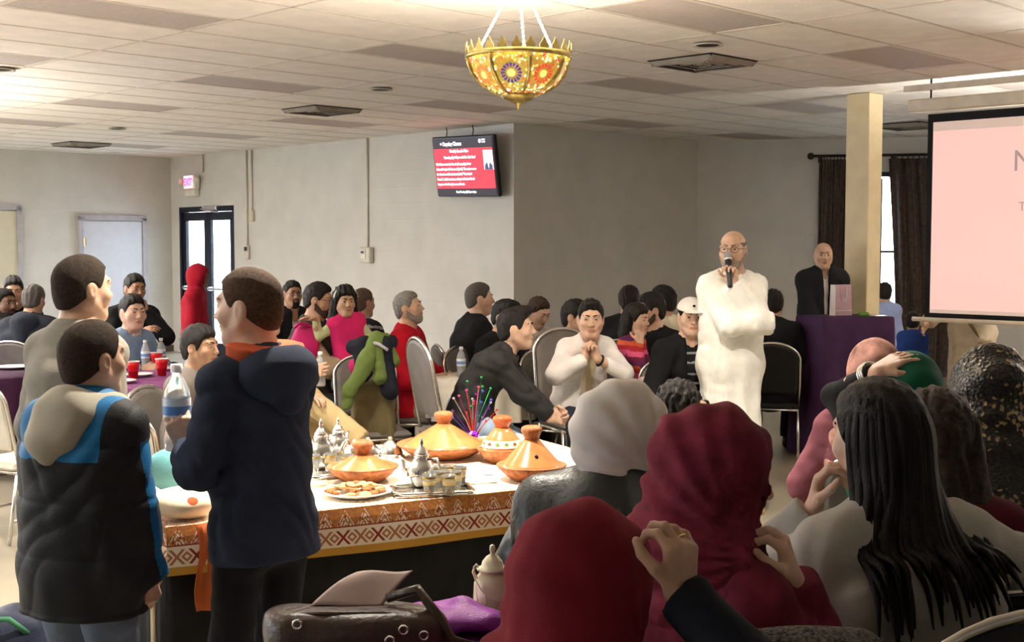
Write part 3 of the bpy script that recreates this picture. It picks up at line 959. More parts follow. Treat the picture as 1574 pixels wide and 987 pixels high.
# vents and recessed downlights
GRY = mat('vent_grey_metal', s2l(150, 142, 134), 0.85, spec=.1); BLK = mat('dark_recess', (0.012, 0.011, 0.010), 0.8)
def vent(u, v, label):
    p = PZ(u, v, Zc); t = thing('ceiling_vent', label, 'vent', (p.x, p.y, Zc - 0.012), RZ, 'square ceiling vents')
    for k, s in enumerate((0.29, 0.215, 0.14, 0.07)):
        m = MB()
        for a in range(4):
            R = Matrix.Rotation(a * math.pi / 2, 3, 'Z') @ Matrix.Rotation(math.radians(-35), 3, 'X')
            c = Matrix.Rotation(a * math.pi / 2, 3, 'Z') @ Vector((0, -s + 0.02, -0.008 * (k == 0) - .004))
            m.box(c, (2 * s - 0.03, 0.052, 0.004), M=R)
        m.build('vent_louvre' if k else 'frame', GRY, t)
    m = MB(); m.box((0, 0, 0.012), (0.58, 0.58, 0.006)); m.build('duct_opening', BLK, t)
vent(1080, 94, 'square ceiling vent with angled louvres right of the chandelier')
vent(495, 168, 'square ceiling vent above the conduit wall left of the television')
vent(125, 221, 'square ceiling vent at the far left above the doors')
vent(1395, 192, 'dark ceiling vent beside the pillar near the projection screen')
TRIM = mat('downlight_trim', s2l(190, 180, 165), 0.4); CANIN = mat('downlight_black', (0.02, 0.018, 0.016), 0.5)
def can(p, label, on=0, ang=118):
    t = thing('downlight', label, 'light', (p.x, p.y, Zc - 0.008), 0, 'round recessed downlights')
    m = MB(); m.lathe([(0.10, 0.0), (0.105, -0.008), (0.08, -0.006), (0.078, 0.0)], n=28, cap=False); m.build('trim_ring', TRIM, t, True)
    m = MB(); m.lathe([(0.078, -0.004), (0.07, -0.002), (0.045, 0.003), (0.001, 0.004)], n=28, cap=False)
    m.build('baffle', CANIN if not on else PANEL_ON, t, True)
    if on:
        l = lamp('downlight_lamp', 'SPOT', (p.x, p.y, Zc - 0.03), on, WARM, size=0.06, target=(p.x, p.y, 0), spot=ang, blend=0.6)
    return t
can(PZ(1088, 67, Zc), 'unlit round downlight beside the vent right of the chandelier')
can(PZ(585, 136, Zc), 'unlit round downlight between the chandelier and the far left vent')
can(PZ(180, 197, Zc), 'unlit small round downlight over the far left doors')
can(PZ(2, 105, Zc), 'unlit round downlight cut by the left edge of the picture')
can(Vector((-0.62, 4.75, 0)), 'lit warm downlight right over the patterned table', 300, 96)
can(Vector((-1.9, 6.3, 0)), 'lit warm downlight over the left end of the patterned table', 150)
can(Vector((0.95, 6.0, 0)), 'lit warm downlight in front of the speaker in white', 160)
can(Vector((-2.6, 3.2, 0)), 'lit warm downlight above the three boys', 30)

# pillar
PIL = mat('pillar_beige_paint', s2l(214, 196, 158), 0.6, var=0.03)
pc = (PZ(1306, 143, Zc) + PZ(1356, 143, Zc)) / 2 + Vector((0.02, 0.10, 0))
m = MB(); m.box((pc.x, pc.y, CEIL / 2), (0.235, 0.235, CEIL), rz=RZ, bev=0.008); tag(m.build('pillar', PIL), 'square beige pillar beside the projection screen', 'pillar', kind='structure')

# grey wall coat on the dark side wall, doors, frames
DOORM = mat('door_white_paint', s2l(205, 206, 212), 0.5, var=0.02); FRM = mat('door_frame_grey', s2l(176, 172, 176), 0.5)
BRASS = mat('brass_hinge', (0.6, 0.42, 0.18), 0.35, metal=1.0); STEEL = mat('steel', (0.6, 0.6, 0.6), 0.3, metal=1.0)
ALU = mat('door_frame_dark', (0.012, 0.016, 0.03), 0.4)
GLASS = mat('window_glass', (0.9, 0.95, 1.0), 0.05, var=0, trans=1.0)
def wall_frame(p0, dr, t):
    out = Vector((-dr.y, dr.x, 0)); o = p0 + dr * t
    return Matrix(((dr.x, out.x, 0, o.x), (dr.y, out.y, 0, o.y), (0, 0, 1, 0), (0, 0, 0, 1)))
def panel_door(n, t0, t1, h, mcol, lab):
    # a flush door on wall_left; t measured back from the corner
    W = wall_frame(PA, -E1 * -1, 0)
    t = bpy.data.objects.new('door_%d' % n, None); link(t); t.matrix_world = wall_frame(PA, E1, -t1); tag(t, lab, None, kind='structure')
    w = t1 - t0
    m = MB()
    for x in (-0.03, w + 0.03): m.box((x, -0.02, h / 2 + .02), (0.07, 0.06, h + 0.08))
    m.box((w / 2, -0.02, h + 0.045), (w + 0.13, 0.06, 0.08)); m.build('door_frame', FRM, t)
    m = MB(); m.box((w / 2, -0.012, h / 2), (w - 0.012, 0.04, h - 0.012), bev=0.003); m.build('door_leaf', mcol, t)
    for z in (0.3, h - 0.32):
        m = MB(); m.tube([(0.005, -0.045, z - 0.06), (0.005, -0.045, z + 0.06)], 0.012, 8); m.box((0.03, -0.034, z), (0.04, 0.006, 0.11)); m.build('hinge', BRASS, t)
    m = MB(); m.lathe([(0.03, 0), (0.03, 0.01), (0.012, 0.014), (0.012, 0.04), (0.028, 0.05), (0.028, 0.07), (0.012, 0.078)], (w - 0.09, -0.03, 1.0), 16, M=Matrix.Rotation(math.radians(90), 3, 'X')); m.build('door_knob', STEEL, t, True)
panel_door(1, 0.52, 1.50, 2.05, DOORM, 'flush pale grey door in the far left wall')
panel_door(2, 2.50, 3.45, 2.18, mat('door_cream_paint', s2l(206, 200, 178), 0.5, var=0.02), 'cream door at the left edge of the picture')

# glazed double entrance door in the back wall
t = bpy.data.objects.new('door_3', None); link(t); t.matrix_world = wall_frame(PA, DA, DOOR_T[0]); tag(t, 'glazed dark-framed double entrance door', None, kind='structure')
w = DOOR_T[1] - DOOR_T[0]; h = 2.27
m = MB()
for x in (0.03, w - 0.03): m.box((x, 0.06, h / 2), (0.06, 0.12, h))
m.box((w / 2, 0.06, h - 0.04), (w, 0.12, 0.08)); m.build('door_frame', ALU, t)
for s, (x0, x1) in enumerate(((0.06, w / 2), (w / 2, w - 0.06))):
    m = MB(); ww = x1 - x0
    for x in (x0 + 0.05, x1 - 0.05): m.box((x, 0.05, (h - .08) / 2), (0.10, 0.05, h - 0.10))
    for z in (0.10, h - 0.15): m.box(((x0 + x1) / 2, 0.05, z), (ww, 0.05, 0.20 if z < 1 else 0.13))
    l = m.build('door_leaf', ALU, t)
    m = MB(); m.box(((x0 + x1) / 2, 0.06, 1.1), (ww - 0.19, 0.008, h - 0.35)); m.build('door_pane', GLASS, l)
    m = MB(); m.tube([(x0 + 0.08, -0.03, 1.02), (x1 - 0.08, -0.03, 1.02)], 0.018, 8)
    for x in (x0 + .1, x1 - .1): m.box((x, 0.0, 1.02), (0.05, 0.06, 0.06))
    m.build('push_bar', STEEL, l)
m = MB(); m.box((w * 0.62, -0.03, h - 0.03), (0.42, 0.07, 0.07), bev=0.01); m.tube([(w * 0.45, -0.04, h - 0.04), (w * 0.6, -0.13, h - 0.06), (w * 0.78, -0.05, h - 0.10)], 0.012, 6); m.build('door_closer', STEEL, t)

# window in the right wall
t = bpy.data.objects.new('window_1', None); link(t); t.matrix_world = wall_frame(PC, WD, win_t0); tag(t, 'tall arched window between brown curtains', None, kind='structure')
w = win_t1 - win_t0; z0, z1 = 0.75, 2.62
m = MB()
for x in (0.03, w - 0.03): m.box((x, 0.05, (z0 + z1) / 2), (0.06, 0.10, z1 - z0))
for z in (z0 + 0.03, z1 - 0.03): m.box((w / 2, 0.05, z), (w, 0.10, 0.06))
R_ = w / 2 - 0.03
m.tube([(w / 2 + R_ * math.cos(a), 0.05, z1 - R_ - 0.02 + R_ * math.sin(a)) for a in np.linspace(0, math.pi, 16)], 0.035, 6)
for x0, sg in ((0.03, 1), (w - 0.03, -1)):      # solid corners outside the arch
    pts = [(x0, 0.06, z1)] + [(w / 2 - sg * R_ * math.cos(a), 0.06, z1 - R_ - 0.02 + R_ * math.sin(a)) for a in np.linspace(0, math.pi / 2, 8)]
    n = len(pts); m.add(pts + [(p[0], p[1] + 0.02, p[2]) for p in pts], [tuple(range(n)), tuple(range(2 * n - 1, n - 1, -1))])
m.build('window_frame', ALU, t)
m = MB(); m.box((w / 2, 0.06, 1.60), (0.03, 0.03, z1 - z0)); m.box((w / 2, 0.06, 1.6), (w, 0.03, 0.03)); m.build('glazing_bar', ALU, t)
m = MB(); m.box((w / 2, 0.07, (z0 + z1) / 2), (w - 0.1, 0.006, z1 - z0 - 0.1)); m.build('window_pane', GLASS, t)
m = MB(); m.box((w / 2, -0.04, z0 - 0.02), (w + 0.1, 0.16, 0.04)); m.build('window_sill', DOORM, t)

# windows in the left walls beyond the frame (they let the daylight in)
def plain_window(n, p0, dr, t0, t1, z0, z1):
    t = bpy.data.objects.new('window_%d' % n, None); link(t); t.matrix_world = wall_frame(p0, dr, t0); tag(t, 'plain window letting daylight into the hall', None, kind='structure')
    w = t1 - t0; m = MB()
    for x in (0.03, w / 2, w - 0.03): m.box((x, 0.08, (z0 + z1) / 2), (0.06, 0.08, z1 - z0))
    for z in (z0 + .03, z1 - .03): m.box((w / 2, 0.08, z), (w, 0.08, 0.06))
    m.build('window_frame', ALU, t)
dW = (PL - PBL).normalized()
for n, (a, b) in enumerate(((3.0, 5.0), (6.5, 8.5), (10.0, 12.0))): plain_window(2 + n, PBL, dW, a, b, 0.8, 2.5)
for n, (a, b) in enumerate(((2.0, 3.6), (5.2, 6.8))): plain_window(5 + n, PL, E1, a, b, 0.9, 2.5)
# baseboards
BASE = mat('baseboard_vinyl', s2l(92, 82, 76), 0.5)
for nm, p0, p1 in (('baseboard_left', PL, PA), ('baseboard_corner', PB, PC), ('baseboard_right', PC, PD), ('baseboard_back', PA + DA * DOOR_T[1], PB)):
    d_ = (p1 - p0).normalized(); n_ = Vector((d_.y, -d_.x, 0)); c_ = (p0 + p1) / 2 + n_ * 0.006
    m = MB(); m.box((c_.x, c_.y, 0.05), ((p1 - p0).length, 0.012, 0.10), rz=math.atan2(d_.y, d_.x)); tag(m.build(nm, BASE), None, kind='structure')

# ---------------------------------------------------------------- things on the walls
UPL = 300
def at_wall(u, v, p0, dr): return hit(u, v, p0, dr)
RA = Matrix(((DA.x, -DA.y, 0), (DA.y, DA.x, 0), (0, 0, 1)))     # wall_back axes: along, outward, up
def M4(R, loc): 
    m = R.to_4x4(); m.translation = loc; return m
PLAST = mat('beige_plastic', s2l(205, 198, 180), 0.5)
def on_back(name, label, cat, u, v, off=0.0, group=None):
    p = at_wall(u, v, PA, DA); t = thing(name, label, cat, group=group); t.matrix_world = M4(RA, p - Vector((-DA.y, DA.x, 0)) * off); return t, p

# exit sign with its two emergency lamps
t, p = on_back('exit_sign', 'white exit sign with glowing red letters and two emergency lamps above the glazed door', 'sign', 300, 281, 0.06)
SIGNW = mat('sign_housing', s2l(226, 220, 208), 0.4); EXR = mat('exit_red_glow', (0.9, 0.02, 0.06), 0.5, var=0, emit=(1.0, 0.03, 0.12), estr=3.2)
m = MB(); m.box((0, 0, 0), (0.34, 0.09, 0.22), bev=0.012); m.build('housing', SIGNW, t)
m = MB(); m.box((0, 0, -0.16), (0.30, 0.09, 0.10), bev=0.012); m.build('battery_box', SIGNW, t)
m = MB(); m.box((-0.02, -0.047, 0.01), (0.27, 0.006, 0.19)); m.build('sign_face', mat('exit_face', (0.85, 0.5, 0.5), 0.5, var=0, emit=(1.0, 0.35, 0.42), estr=0.9), t)
text_obj('letters', 'EXIT', 0.15, Matrix.Translation((-0.145, -0.052, -0.042)) @ Matrix.Rotation(math.radians(90), 4, 'X'), EXR, t, bold=0.006, xs=0.78)
for s in (-1, 1):
    m = MB(); m.lathe([(0.012, 0), (0.05, 0.012), (0.055, 0.06), (0.04, 0.075)], (s * 0.22, -0.02, 0.02), 14, M=Matrix.Rotation(math.radians(80), 3, 'X') @ Matrix.Rotation(s * 0.5, 3, 'Y')); m.tube([(s * .15, 0, 0.02), (s * .22, -.02, .02)], 0.014, 6); m.build('emergency_lamp', SIGNW, t, True)

# conduits and switch boxes
def conduit(label, u, v0, box_v, box=(0.10, 0.05, 0.16)):
    p0 = at_wall(u, v0, PA, DA); p1 = at_wall(u, box_v, PA, DA)
    t = thing('wall_conduit', label, 'conduit'); t.matrix_world = M4(RA, Vector((p1.x, p1.y, 0)))
    m = MB(); m.tube([(0, -0.016, CEIL), (0, -0.016, p1.z)], 0.013, 8); m.build('pipe', PLAST, t, True)
    m = MB(); m.box((0, -box[1] / 2 - .004, p1.z), box, bev=0.008); m.build('box', PLAST, t)
    return t, p1
conduit('thin grey conduit with a small box right of the glazed door', 389, 240, 332)
t, p = conduit('thin grey conduit running down to a white keypad', 382, 240, 388, (0.10, 0.04, 0.20))
m = MB(); m.box((0, -0.05, p.z + 0.05), (0.07, 0.008, 0.06)); m.build('display', mat('display_dark', (0.05, 0.05, 0.06), 0.3), t)
m = MB(); m.lathe([(0.02, 0), (0.018, 0.006)], (0, -0.045, p.z - 0.05), 12, M=Matrix.Rotation(math.radians(90), 3, 'X')); m.build('button', PLAST, t)
t, p = conduit('long conduit running down to the clear thermostat guard below the television', 567, 215, 392, (0.22, 0.07, 0.20))
m = MB(); m.box((-0.03, -0.078, p.z + 0.01), (0.11, 0.01, 0.11)); m.build('thermostat', SIGNW, t)
m = MB(); m.box((-0.03, -0.085, p.z + 0.035), (0.06, 0.006, 0.03)); m.build('display', mat('display_dark', (0.05, 0.05, 0.06), 0.3), t)
conduit('plain conduit joint on the wall beside the exit sign', 313, 244, 262, (0.05, 0.03, 0.06))

# television hung from two cables, tipped forward
p = P(714, 256, 14.66)
tv = thing('television', 'black wall television tipped forward showing a red class announcement', 'television')
tv.matrix_world = M4(RA @ Matrix.Rotation(math.radians(1.5), 3, 'Y') @ Matrix.Rotation(math.radians(9), 3, 'X'), p)
TW, TH = 1.08, 0.70
TVB = mat('tv_black_plastic', (0.012, 0.012, 0.014), 0.3); 
m = MB(); m.box((0, 0.03, 0), (TW, 0.06, TH), bev=0.012); m.build('casing', TVB, tv)
def emis(name, col, st): return mat(name, col, 0.4, var=0, emit=col, estr=st)
SR = emis('screen_red', s2l(206, 40, 56), 0.9); SK = emis('screen_dark', s2l(34, 24, 34), 0.8); SW = emis('screen_white', (0.95, 0.93, 0.95), 1.0)
SO = emis('screen_orange_red', s2l(222, 66, 52), 0.9)
m = MB(); m.box((0, -0.003, 0), (TW - 0.05, 0.006, TH - 0.05)); scr = m.build('screen', SK, tv)
m = MB(); m.box((0, -0.008, -0.02), (TW - 0.07, 0.004, TH - 0.24)); m.build('slide_panel', SR, scr)
RX = Matrix.Rotation(math.radians(90), 4, 'X')
def tvt(s, x, z, size, al='CENTER', xs=0.8, bold=0.0012, mm=None):
    text_obj('screen_text', s, size, Matrix.Translation((x, -0.0125, z)) @ RX, mm or SW, scr, al, bold, xs, 0.0006)
tvt('+ Ongoing Classes', -0.38, 0.245, 0.062, 'LEFT', 0.8, 0.0022)
tvt('Weekly Seerah Class', -0.06, 0.165, 0.048)
tvt('Thursday @ 6:45pm with Dr. Ihab Saad', -0.06, 0.095, 0.043)
for k, s in enumerate(('This Class covers the Seerah (Biography) of our', 'beloved Prophet Muhammad (pbuh). The main source', 'for this class will be the book titled "The Sealed', 'Nectar", which was honored by the Muslim World', 'League as the first place award book.')):
    tvt(s, -0.49, 0.02 - k * 0.058, 0.040, 'LEFT', 0.80, 0.0014)
tvt('Every Tuesday, @6:45pm to 8pm', 0.0, -0.30, 0.032)
m = MB(); m.lathe([(0.022, 0), (0.022, 0.001)], (0.315, -0.012, 0.285), 16, M=Matrix.Rotation(math.radians(90), 3, 'X')); m.build('screen_logo', SW, scr)
tvt('islamic\ncenter', 0.35, 0.292, 0.026, 'LEFT')
m = MB(); m.box((0.43, -0.0125, 0.07), (0.155, 0.002, 0.22)); pt = m.build('screen_portrait', SW, scr)
m = MB(); m.cur = 0
m.add([(0.36, -0.014, -0.04), (0.50, -0.014, -0.04), (0.495, -0.014, 0.01), (0.455, -0.014, 0.045), (0.40, -0.014, 0.045), (0.365, -0.014, 0.01)], [(0, 1, 2, 3, 4, 5)])
m.cur = 1; m.add([(0.43 + 0.03 * math.cos(a), -0.0145, 0.09 + 0.04 * math.sin(a)) for a in np.linspace(0, 6.28, 15)[:-1]], [tuple(range(14))])
m.cur = 2; m.add([(0.412, -0.0145, 0.045), (0.448, -0.0145, 0.045), (0.43, -0.0145, -0.03)], [(0, 1, 2)])
m.build('portrait_figure', [emis('portrait_suit', s2l(50, 60, 90), .8), emis('portrait_face', s2l(225, 205, 200), .9), SW], scr)
Ri = tv.matrix_world.inverted()
for x in (-0.30, 0.16):
    a = Vector((x, 0.03, TH / 2)); w = tv.matrix_world @ a; b = Ri @ Vector((w.x, w.y, CEIL))
    m = MB(); m.tube([a, (a + b) / 2 + Vector((0.012, 0, 0)), b], 0.006, 6); m.build('hanging_cable', TVB, tv)
m = MB(); m.box((0, 0.10, 0), (0.3, 0.10, 0.3)); m.build('bracket', TVB, tv)

# ---------------------------------------------------------------- projection screen
A_ = P(1424, 330, 10.5); SL = Vector((A_.x, A_.y, 0))
RS = Matrix(((E2.x, -E2.y, 0), (E2.y, E2.x, 0), (0, 0, 1)))
ps = thing('projection_screen', 'large pull-down projection screen with a pink slide', 'screen'); ps.matrix_world = M4(RS, SL)
SCW = 2.35; zt = P(1428, 176, 10.5).z; zb = P(1428, 489, 10.5).z
CASE = mat('screen_case_cream', s2l(214, 200, 180), 0.45); SBK = mat('screen_black_border', (0.006, 0.006, 0.007), 0.8)
m = MB(); m.box((SCW / 2, 0.0, (zt + zb) / 2), (SCW, 0.006, zt - zb)); m.build('border_cloth', SBK, ps)
iz0, iz1 = P(1434, 480, 10.48).z, P(1434, 190, 10.48).z
PINK = mat('projected_slide', s2l(190, 150, 142), 0.7, var=0, emit=s2l(255, 200, 190), estr=0.36)
m = MB(); m.box((SCW / 2, -0.006, (iz0 + iz1) / 2), (SCW - 0.10, 0.006, iz1 - iz0)); pic = m.build('projected_picture', PINK, ps)
for zz_, hh_ in ((iz1 - .03, .075), (iz0 + .012, .03)):
    m = MB(); m.box((SCW / 2, -0.0065, zz_), (SCW - 0.10, 0.007, hh_)); m.build('screen_margin', mat('screen_white_cloth', s2l(226, 206, 194), 0.8, var=0, emit=s2l(220, 190, 178), estr=.16), ps)
GT = mat('slide_grey_letters', s2l(150, 132, 130), 0.7, var=0, emit=s2l(170, 142, 140), estr=0.3)
pz = P(1558, 264, 10.0); lx = (hit(1557, 262, SL, E2) - SL).dot(E2)
text_obj('slide_letter', 'N', 0.235, Matrix.Translation((lx, -0.012, hit(1557, 263, SL, E2).z)) @ RX, GT, pic)
text_obj('slide_letter', 'T', 0.10, Matrix.Translation(((hit(1566, 320, SL, E2) - SL).dot(E2), -0.012, hit(1566, 324, SL, E2).z)) @ RX, GT, pic)
m = MB(); m.tube([(-0.10, -0.01, zb - 0.01), (SCW + 0.1, -0.01, zb - 0.01)], 0.019, 10); m.build('bottom_bar', CASE, ps)
zc = P(1404, 162, 10.5).z
m = MB(); m.box((SCW / 2 - 0.03, 0.0, zc), (SCW + 0.26, 0.11, 0.105), bev=0.012); m.build('roller_case', CASE, ps)
m = MB(); m.box((SCW / 2 - .05, 0.02, CEIL - 0.065), (SCW + 0.34, 0.06, 0.05)); m.build('ceiling_rail', CASE, ps)
for x in (0.02, SCW - .1):
    m = MB(); m.tube([(x, 0, zc + 0.05), (x, 0.0, CEIL)], 0.008, 6); m.build('hanger', SBK, ps)

# ---------------------------------------------------------------- curtains and rod
CUR = mat('curtain_brown_brocade', s2l(66, 48, 36), 0.6, spec=0.3, var=0.35, vscale=22, sheen=0.3)
def curtain(u0, u1, label, zb=0.08, swing=0.0):
    a = hit(u0, 300, PC, WD); b = hit(u1, 300, PC, WD); w = (b - a).length; n = Vector((WD.y, -WD.x, 0))
    t = thing('curtain', label, 'curtain', (a.x, a.y, 0), math.atan2(WD.y, WD.x), 'brown curtains at the arched window')
    zt = 2.78
    def fn(i, j):
        z = zt + (zb - zt) * j
        x = i * w * (1.0 + 0.10 * swing * math.sin(j * 2.6)) + swing * 0.12 * math.sin(j * 1.7)
        y = -0.10 + 0.035 * math.sin(i * w * 42 + 0.8 * math.sin(j * 4)) + 0.012 * math.sin(i * 61 + j * 5)
        return (x, y, z)
    m = MB(); m.grid(fn, 90, 14); o = m.build('drape', CUR, t, True)
    md = o.modifiers.new('thick', 'SOLIDIFY'); md.thickness = 0.006
    m = MB()
    for k in range(9):
        x = w * (k + 0.5) / 9
        m.tube([(x + 0.0, -0.10 + 0.03 * math.cos(q), 2.81 + 0.03 * math.sin(q)) for q in np.linspace(0, 6.28, 11)[:-1]], 0.005, 5, closed=True)
    m.build('rings', mat('rod_dark_iron', (0.02, 0.016, 0.014), 0.4), t, True)
curtain(1258, 1304, 'dark brown curtain half hidden behind the beige pillar')
curtain(1364, 1440, 'dark brown curtain between the pillar and the projection screen', swing=1.0)
a = hit(1246, 236, PC, WD); b = hit(1480, 236, PC, WD)
t = thing('curtain_rod', 'black curtain rod with a round finial above the window', 'curtain rod', (a.x, a.y, 2.825), math.atan2(WD.y, WD.x))
IRON = mat('rod_dark_iron', (0.02, 0.016, 0.014), 0.4); L_ = (b - a).length
m = MB(); m.tube([(0, -0.10, 0), (L_, -0.10, 0)], 0.018, 10); m.build('rod', IRON, t, True)
for x in (0, L_):
    m = MB(); m.sphere((x, -0.10, 0), 0.045, 14, 10); m.build('finial', IRON, t, True)
for x in (0.12, L_ * 0.55):
    m = MB(); m.tube([(x, -0.10, -0.02), (x, -0.05, -0.03), (x, 0.0, -0.03)], 0.012, 6); m.box((x, -0.01, -0.03), (0.05, 0.012, 0.10)); m.build('rod_bracket', IRON, t)

# ---------------------------------------------------------------- chandelier
ch = P(797, 88, 6.3)
c = thing('chandelier', 'bowl-shaped brass chandelier of coloured mosaic glass hung on three white chains', 'chandelier', (ch.x, ch.y, ch.z), 0.22)
GOLD = mat('chandelier_brass', (0.44, 0.34, 0.11), 0.32, metal=0.85, var=0.15, vscale=30)
PR = [(0.250, 0.0), (0.246, -0.035), (0.226, -0.085), (0.188, -0.130), (0.135, -0.165), (0.085, -0.182)]
NS = 8
def bowl(a, k):
    r, z = PR[k]; return Vector((r * math.cos(a), r * math.sin(a), z))
glass_cols = [s2l(228, 214, 150), s2l(236, 226, 186)]
MOS = [emis('mosaic_%d' % i, col, 0.42) for i, col in enumerate((s2l(235, 214, 120), s2l(250, 246, 215), s2l(226, 110, 50), s2l(130, 150, 70), s2l(214, 60, 70), s2l(60, 50, 160)))]
GLS = mat('amber_panel_glass', s2l(206, 176, 80), 0.35, var=0.12, vscale=60, emit=s2l(200, 164, 70), estr=0.13)
rnd = random.Random(4)
MEDS = [s2l(222, 110, 70), s2l(60, 44, 150), s2l(222, 60, 60), s2l(210, 160, 60)]
for sct in range(NS):
    a0 = 2 * math.pi * sct / NS; a1 = 2 * math.pi * (sct + 1) / NS
    m = MB(); m.grid(lambda i, j: (lambda k, fr: ((bowl(a0, k) * (1 - i) + bowl(a1, k) * i) * (1 - fr) + (bowl(a0, min(5, k + 1)) * (1 - i) + bowl(a1, min(5, k + 1)) * i) * fr))(min(4, int(j * 5)), j * 5 - min(4, int(j * 5))), 4, 5)
    pn = m.build('glass_panel', GLS, c)
    am = (a0 + a1) / 2
    def onp(x, y, lift=0.004):
        # point of the panel: x across (-1..1), y down (0..1), lifted outwards
        k = min(4, int(y * 5)); fr = y * 5 - k
        i = x * 0.5 + 0.5
        p_ = ((bowl(a0, k) * (1 - i) + bowl(a1, k) * i) * (1 - fr) + (bowl(a0, k + 1) * (1 - i) + bowl(a1, k + 1) * i) * fr)
        n_ = Vector((math.cos(am), math.sin(am), -0.15 - 0.9 * y)).normalized()
        return p_ + n_ * lift, n_
    # medallion petals
    m = MB(); pcx, nn = onp(0, 0.46, 0.006); tx = Vector((-math.sin(am), math.cos(am), 0)); ty = nn.cross(tx)
    for q in range(16):
        an = 2 * math.pi * q / 16; dd = tx * math.cos(an) + ty * math.sin(an); pp = tx * -math.sin(an) + ty * math.cos(an)
        m.add([pcx + dd * 0.024, pcx + dd * 0.048 + pp * 0.0068, pcx + dd * 0.052, pcx + dd * 0.048 - pp * 0.0068], [(0, 1, 2, 3)])
    m.build('medallion', emis('medallion_%d' % (sct % 4), MEDS[sct % 4], 0.28), pn)
    m = MB(); m.add([pcx + nn * 0.002 + (tx * math.cos(q) + ty * math.sin(q)) * 0.02 for q in np.linspace(0, 6.28, 13)[:-1]], [tuple(range(12))])
    m.build('medallion_centre', MOS[0], pn)
    m = MB()
    for q in range(120):
        x, y = rnd.uniform(-0.88, 0.88), rnd.uniform(0.04, 0.94)
        p_, n_ = onp(x, y, 0.005)
        if (p_ - pcx).length < 0.056: continue
        t1 = n_.orthogonal().normalized(); t2 = n_.cross(t1); rr = rnd.uniform(0.0045, 0.008); m.cur = rnd.choice((0, 0, 1, 1, 1, 2, 3, 3, 4))
        m.add([p_ + (t1 * math.cos(a) + t2 * math.sin(a)) * rr for a in np.linspace(0, 6.28, 7)[:-1]], [(0, 1, 2, 3, 4, 5)])
    mo = m.build('mosaic', MOS, pn); mo['kind'] = 'stuff'
    m = MB(); m.tube([bowl(a0, k) * 1.012 for k in range(6)], [0.011, 0.011, 0.010, 0.009, 0.008, 0.006], 6); m.build('rib', GOLD, c, True)
m = MB(); m.lathe([(0.254, -0.012), (0.264, -0.008), (0.264, 0.012), (0.254, 0.014), (0.246, 0.006)], n=48, cap=False); m.build('rim', GOLD, c, True)
m = MB(); m.lathe([(0.088, -0.178), (0.09, -0.19), (0.07, -0.205), (0.05, -0.214), (0.03, -0.222), (0.012, -0.228), (0.008, -0.25), (0.001, -0.256)], n=28, cap=False); m.build('bottom_cap', GOLD, c, True)
for q in range(24):
    a = 2 * math.pi * q / 24
    m = MB(); m.add([(-0.022, -0.002, 0), (0.022, -0.002, 0), (0.024, -0.002, 0.016), (0.010, -0.002, 0.034), (0, -0.002, 0.056), (-0.010, -0.002, 0.034), (-0.024, -0.002, 0.016),
                     (-0.022, 0.002, 0), (0.022, 0.002, 0), (0.024, 0.002, 0.016), (0.010, 0.002, 0.034), (0, 0.002, 0.056), (-0.010, 0.002, 0.034), (-0.024, 0.002, 0.016)],
                    [tuple(range(7)), tuple(range(13, 6, -1))] + [(k, (k + 1) % 7 + 0, (k + 1) % 7 + 7, k + 7) for k in range(7)])
    o = m.build('spire', GOLD, c); o.location = (0.258 * math.cos(a), 0.258 * math.sin(a), 0.012); o.rotation_euler = (0, 0, a + math.pi / 2)
CHAIN = mat('white_chain', (0.85, 0.83, 0.78), 0.4)
for a in (2.5, 2.5 + 2.1, 2.5 + 4.2):
    b = Vector((0.24 * math.cos(a), 0.24 * math.sin(a), 0.012)); tpt = Vector((0.01 * math.cos(a), 0.01 * math.sin(a), CEIL - ch.z - 0.05))
    m = MB(); nl = 30
    for k in range(nl):
        q = b.lerp(tpt, (k + 0.5) / nl); dd = (tpt - b).normalized(); sd = dd.orthogonal().normalized(); sd = (sd if k % 2 else dd.cross(sd)); L_ = (tpt - b).length / nl * 0.68
        m.tube([q + dd * L_ * math.sin(w_) + sd * 0.006 * math.cos(w_) for w_ in np.linspace(0, 6.28, 9)[:-1]], 0.0024, 4, closed=True)
    m.build('chain', CHAIN, c, True)
m = MB(); m.lathe([(0.06, CEIL - ch.z), (0.058, CEIL - ch.z - 0.02), (0.012, CEIL - ch.z - 0.05)], n=20, cap=False); m.build('ceiling_rose', GOLD, c, True)
m = MB(); m.sphere((0, 0, -0.05), 0.03, 14, 10, (1, 1, 1.3)); m.build('bulb', emis('bulb_glow', (1.0, 0.86, 0.62), 6.0), c, True)
lamp('chandelier_lamp', 'POINT', (ch.x, ch.y, ch.z + 0.02), 62, WARM, size=0.04)

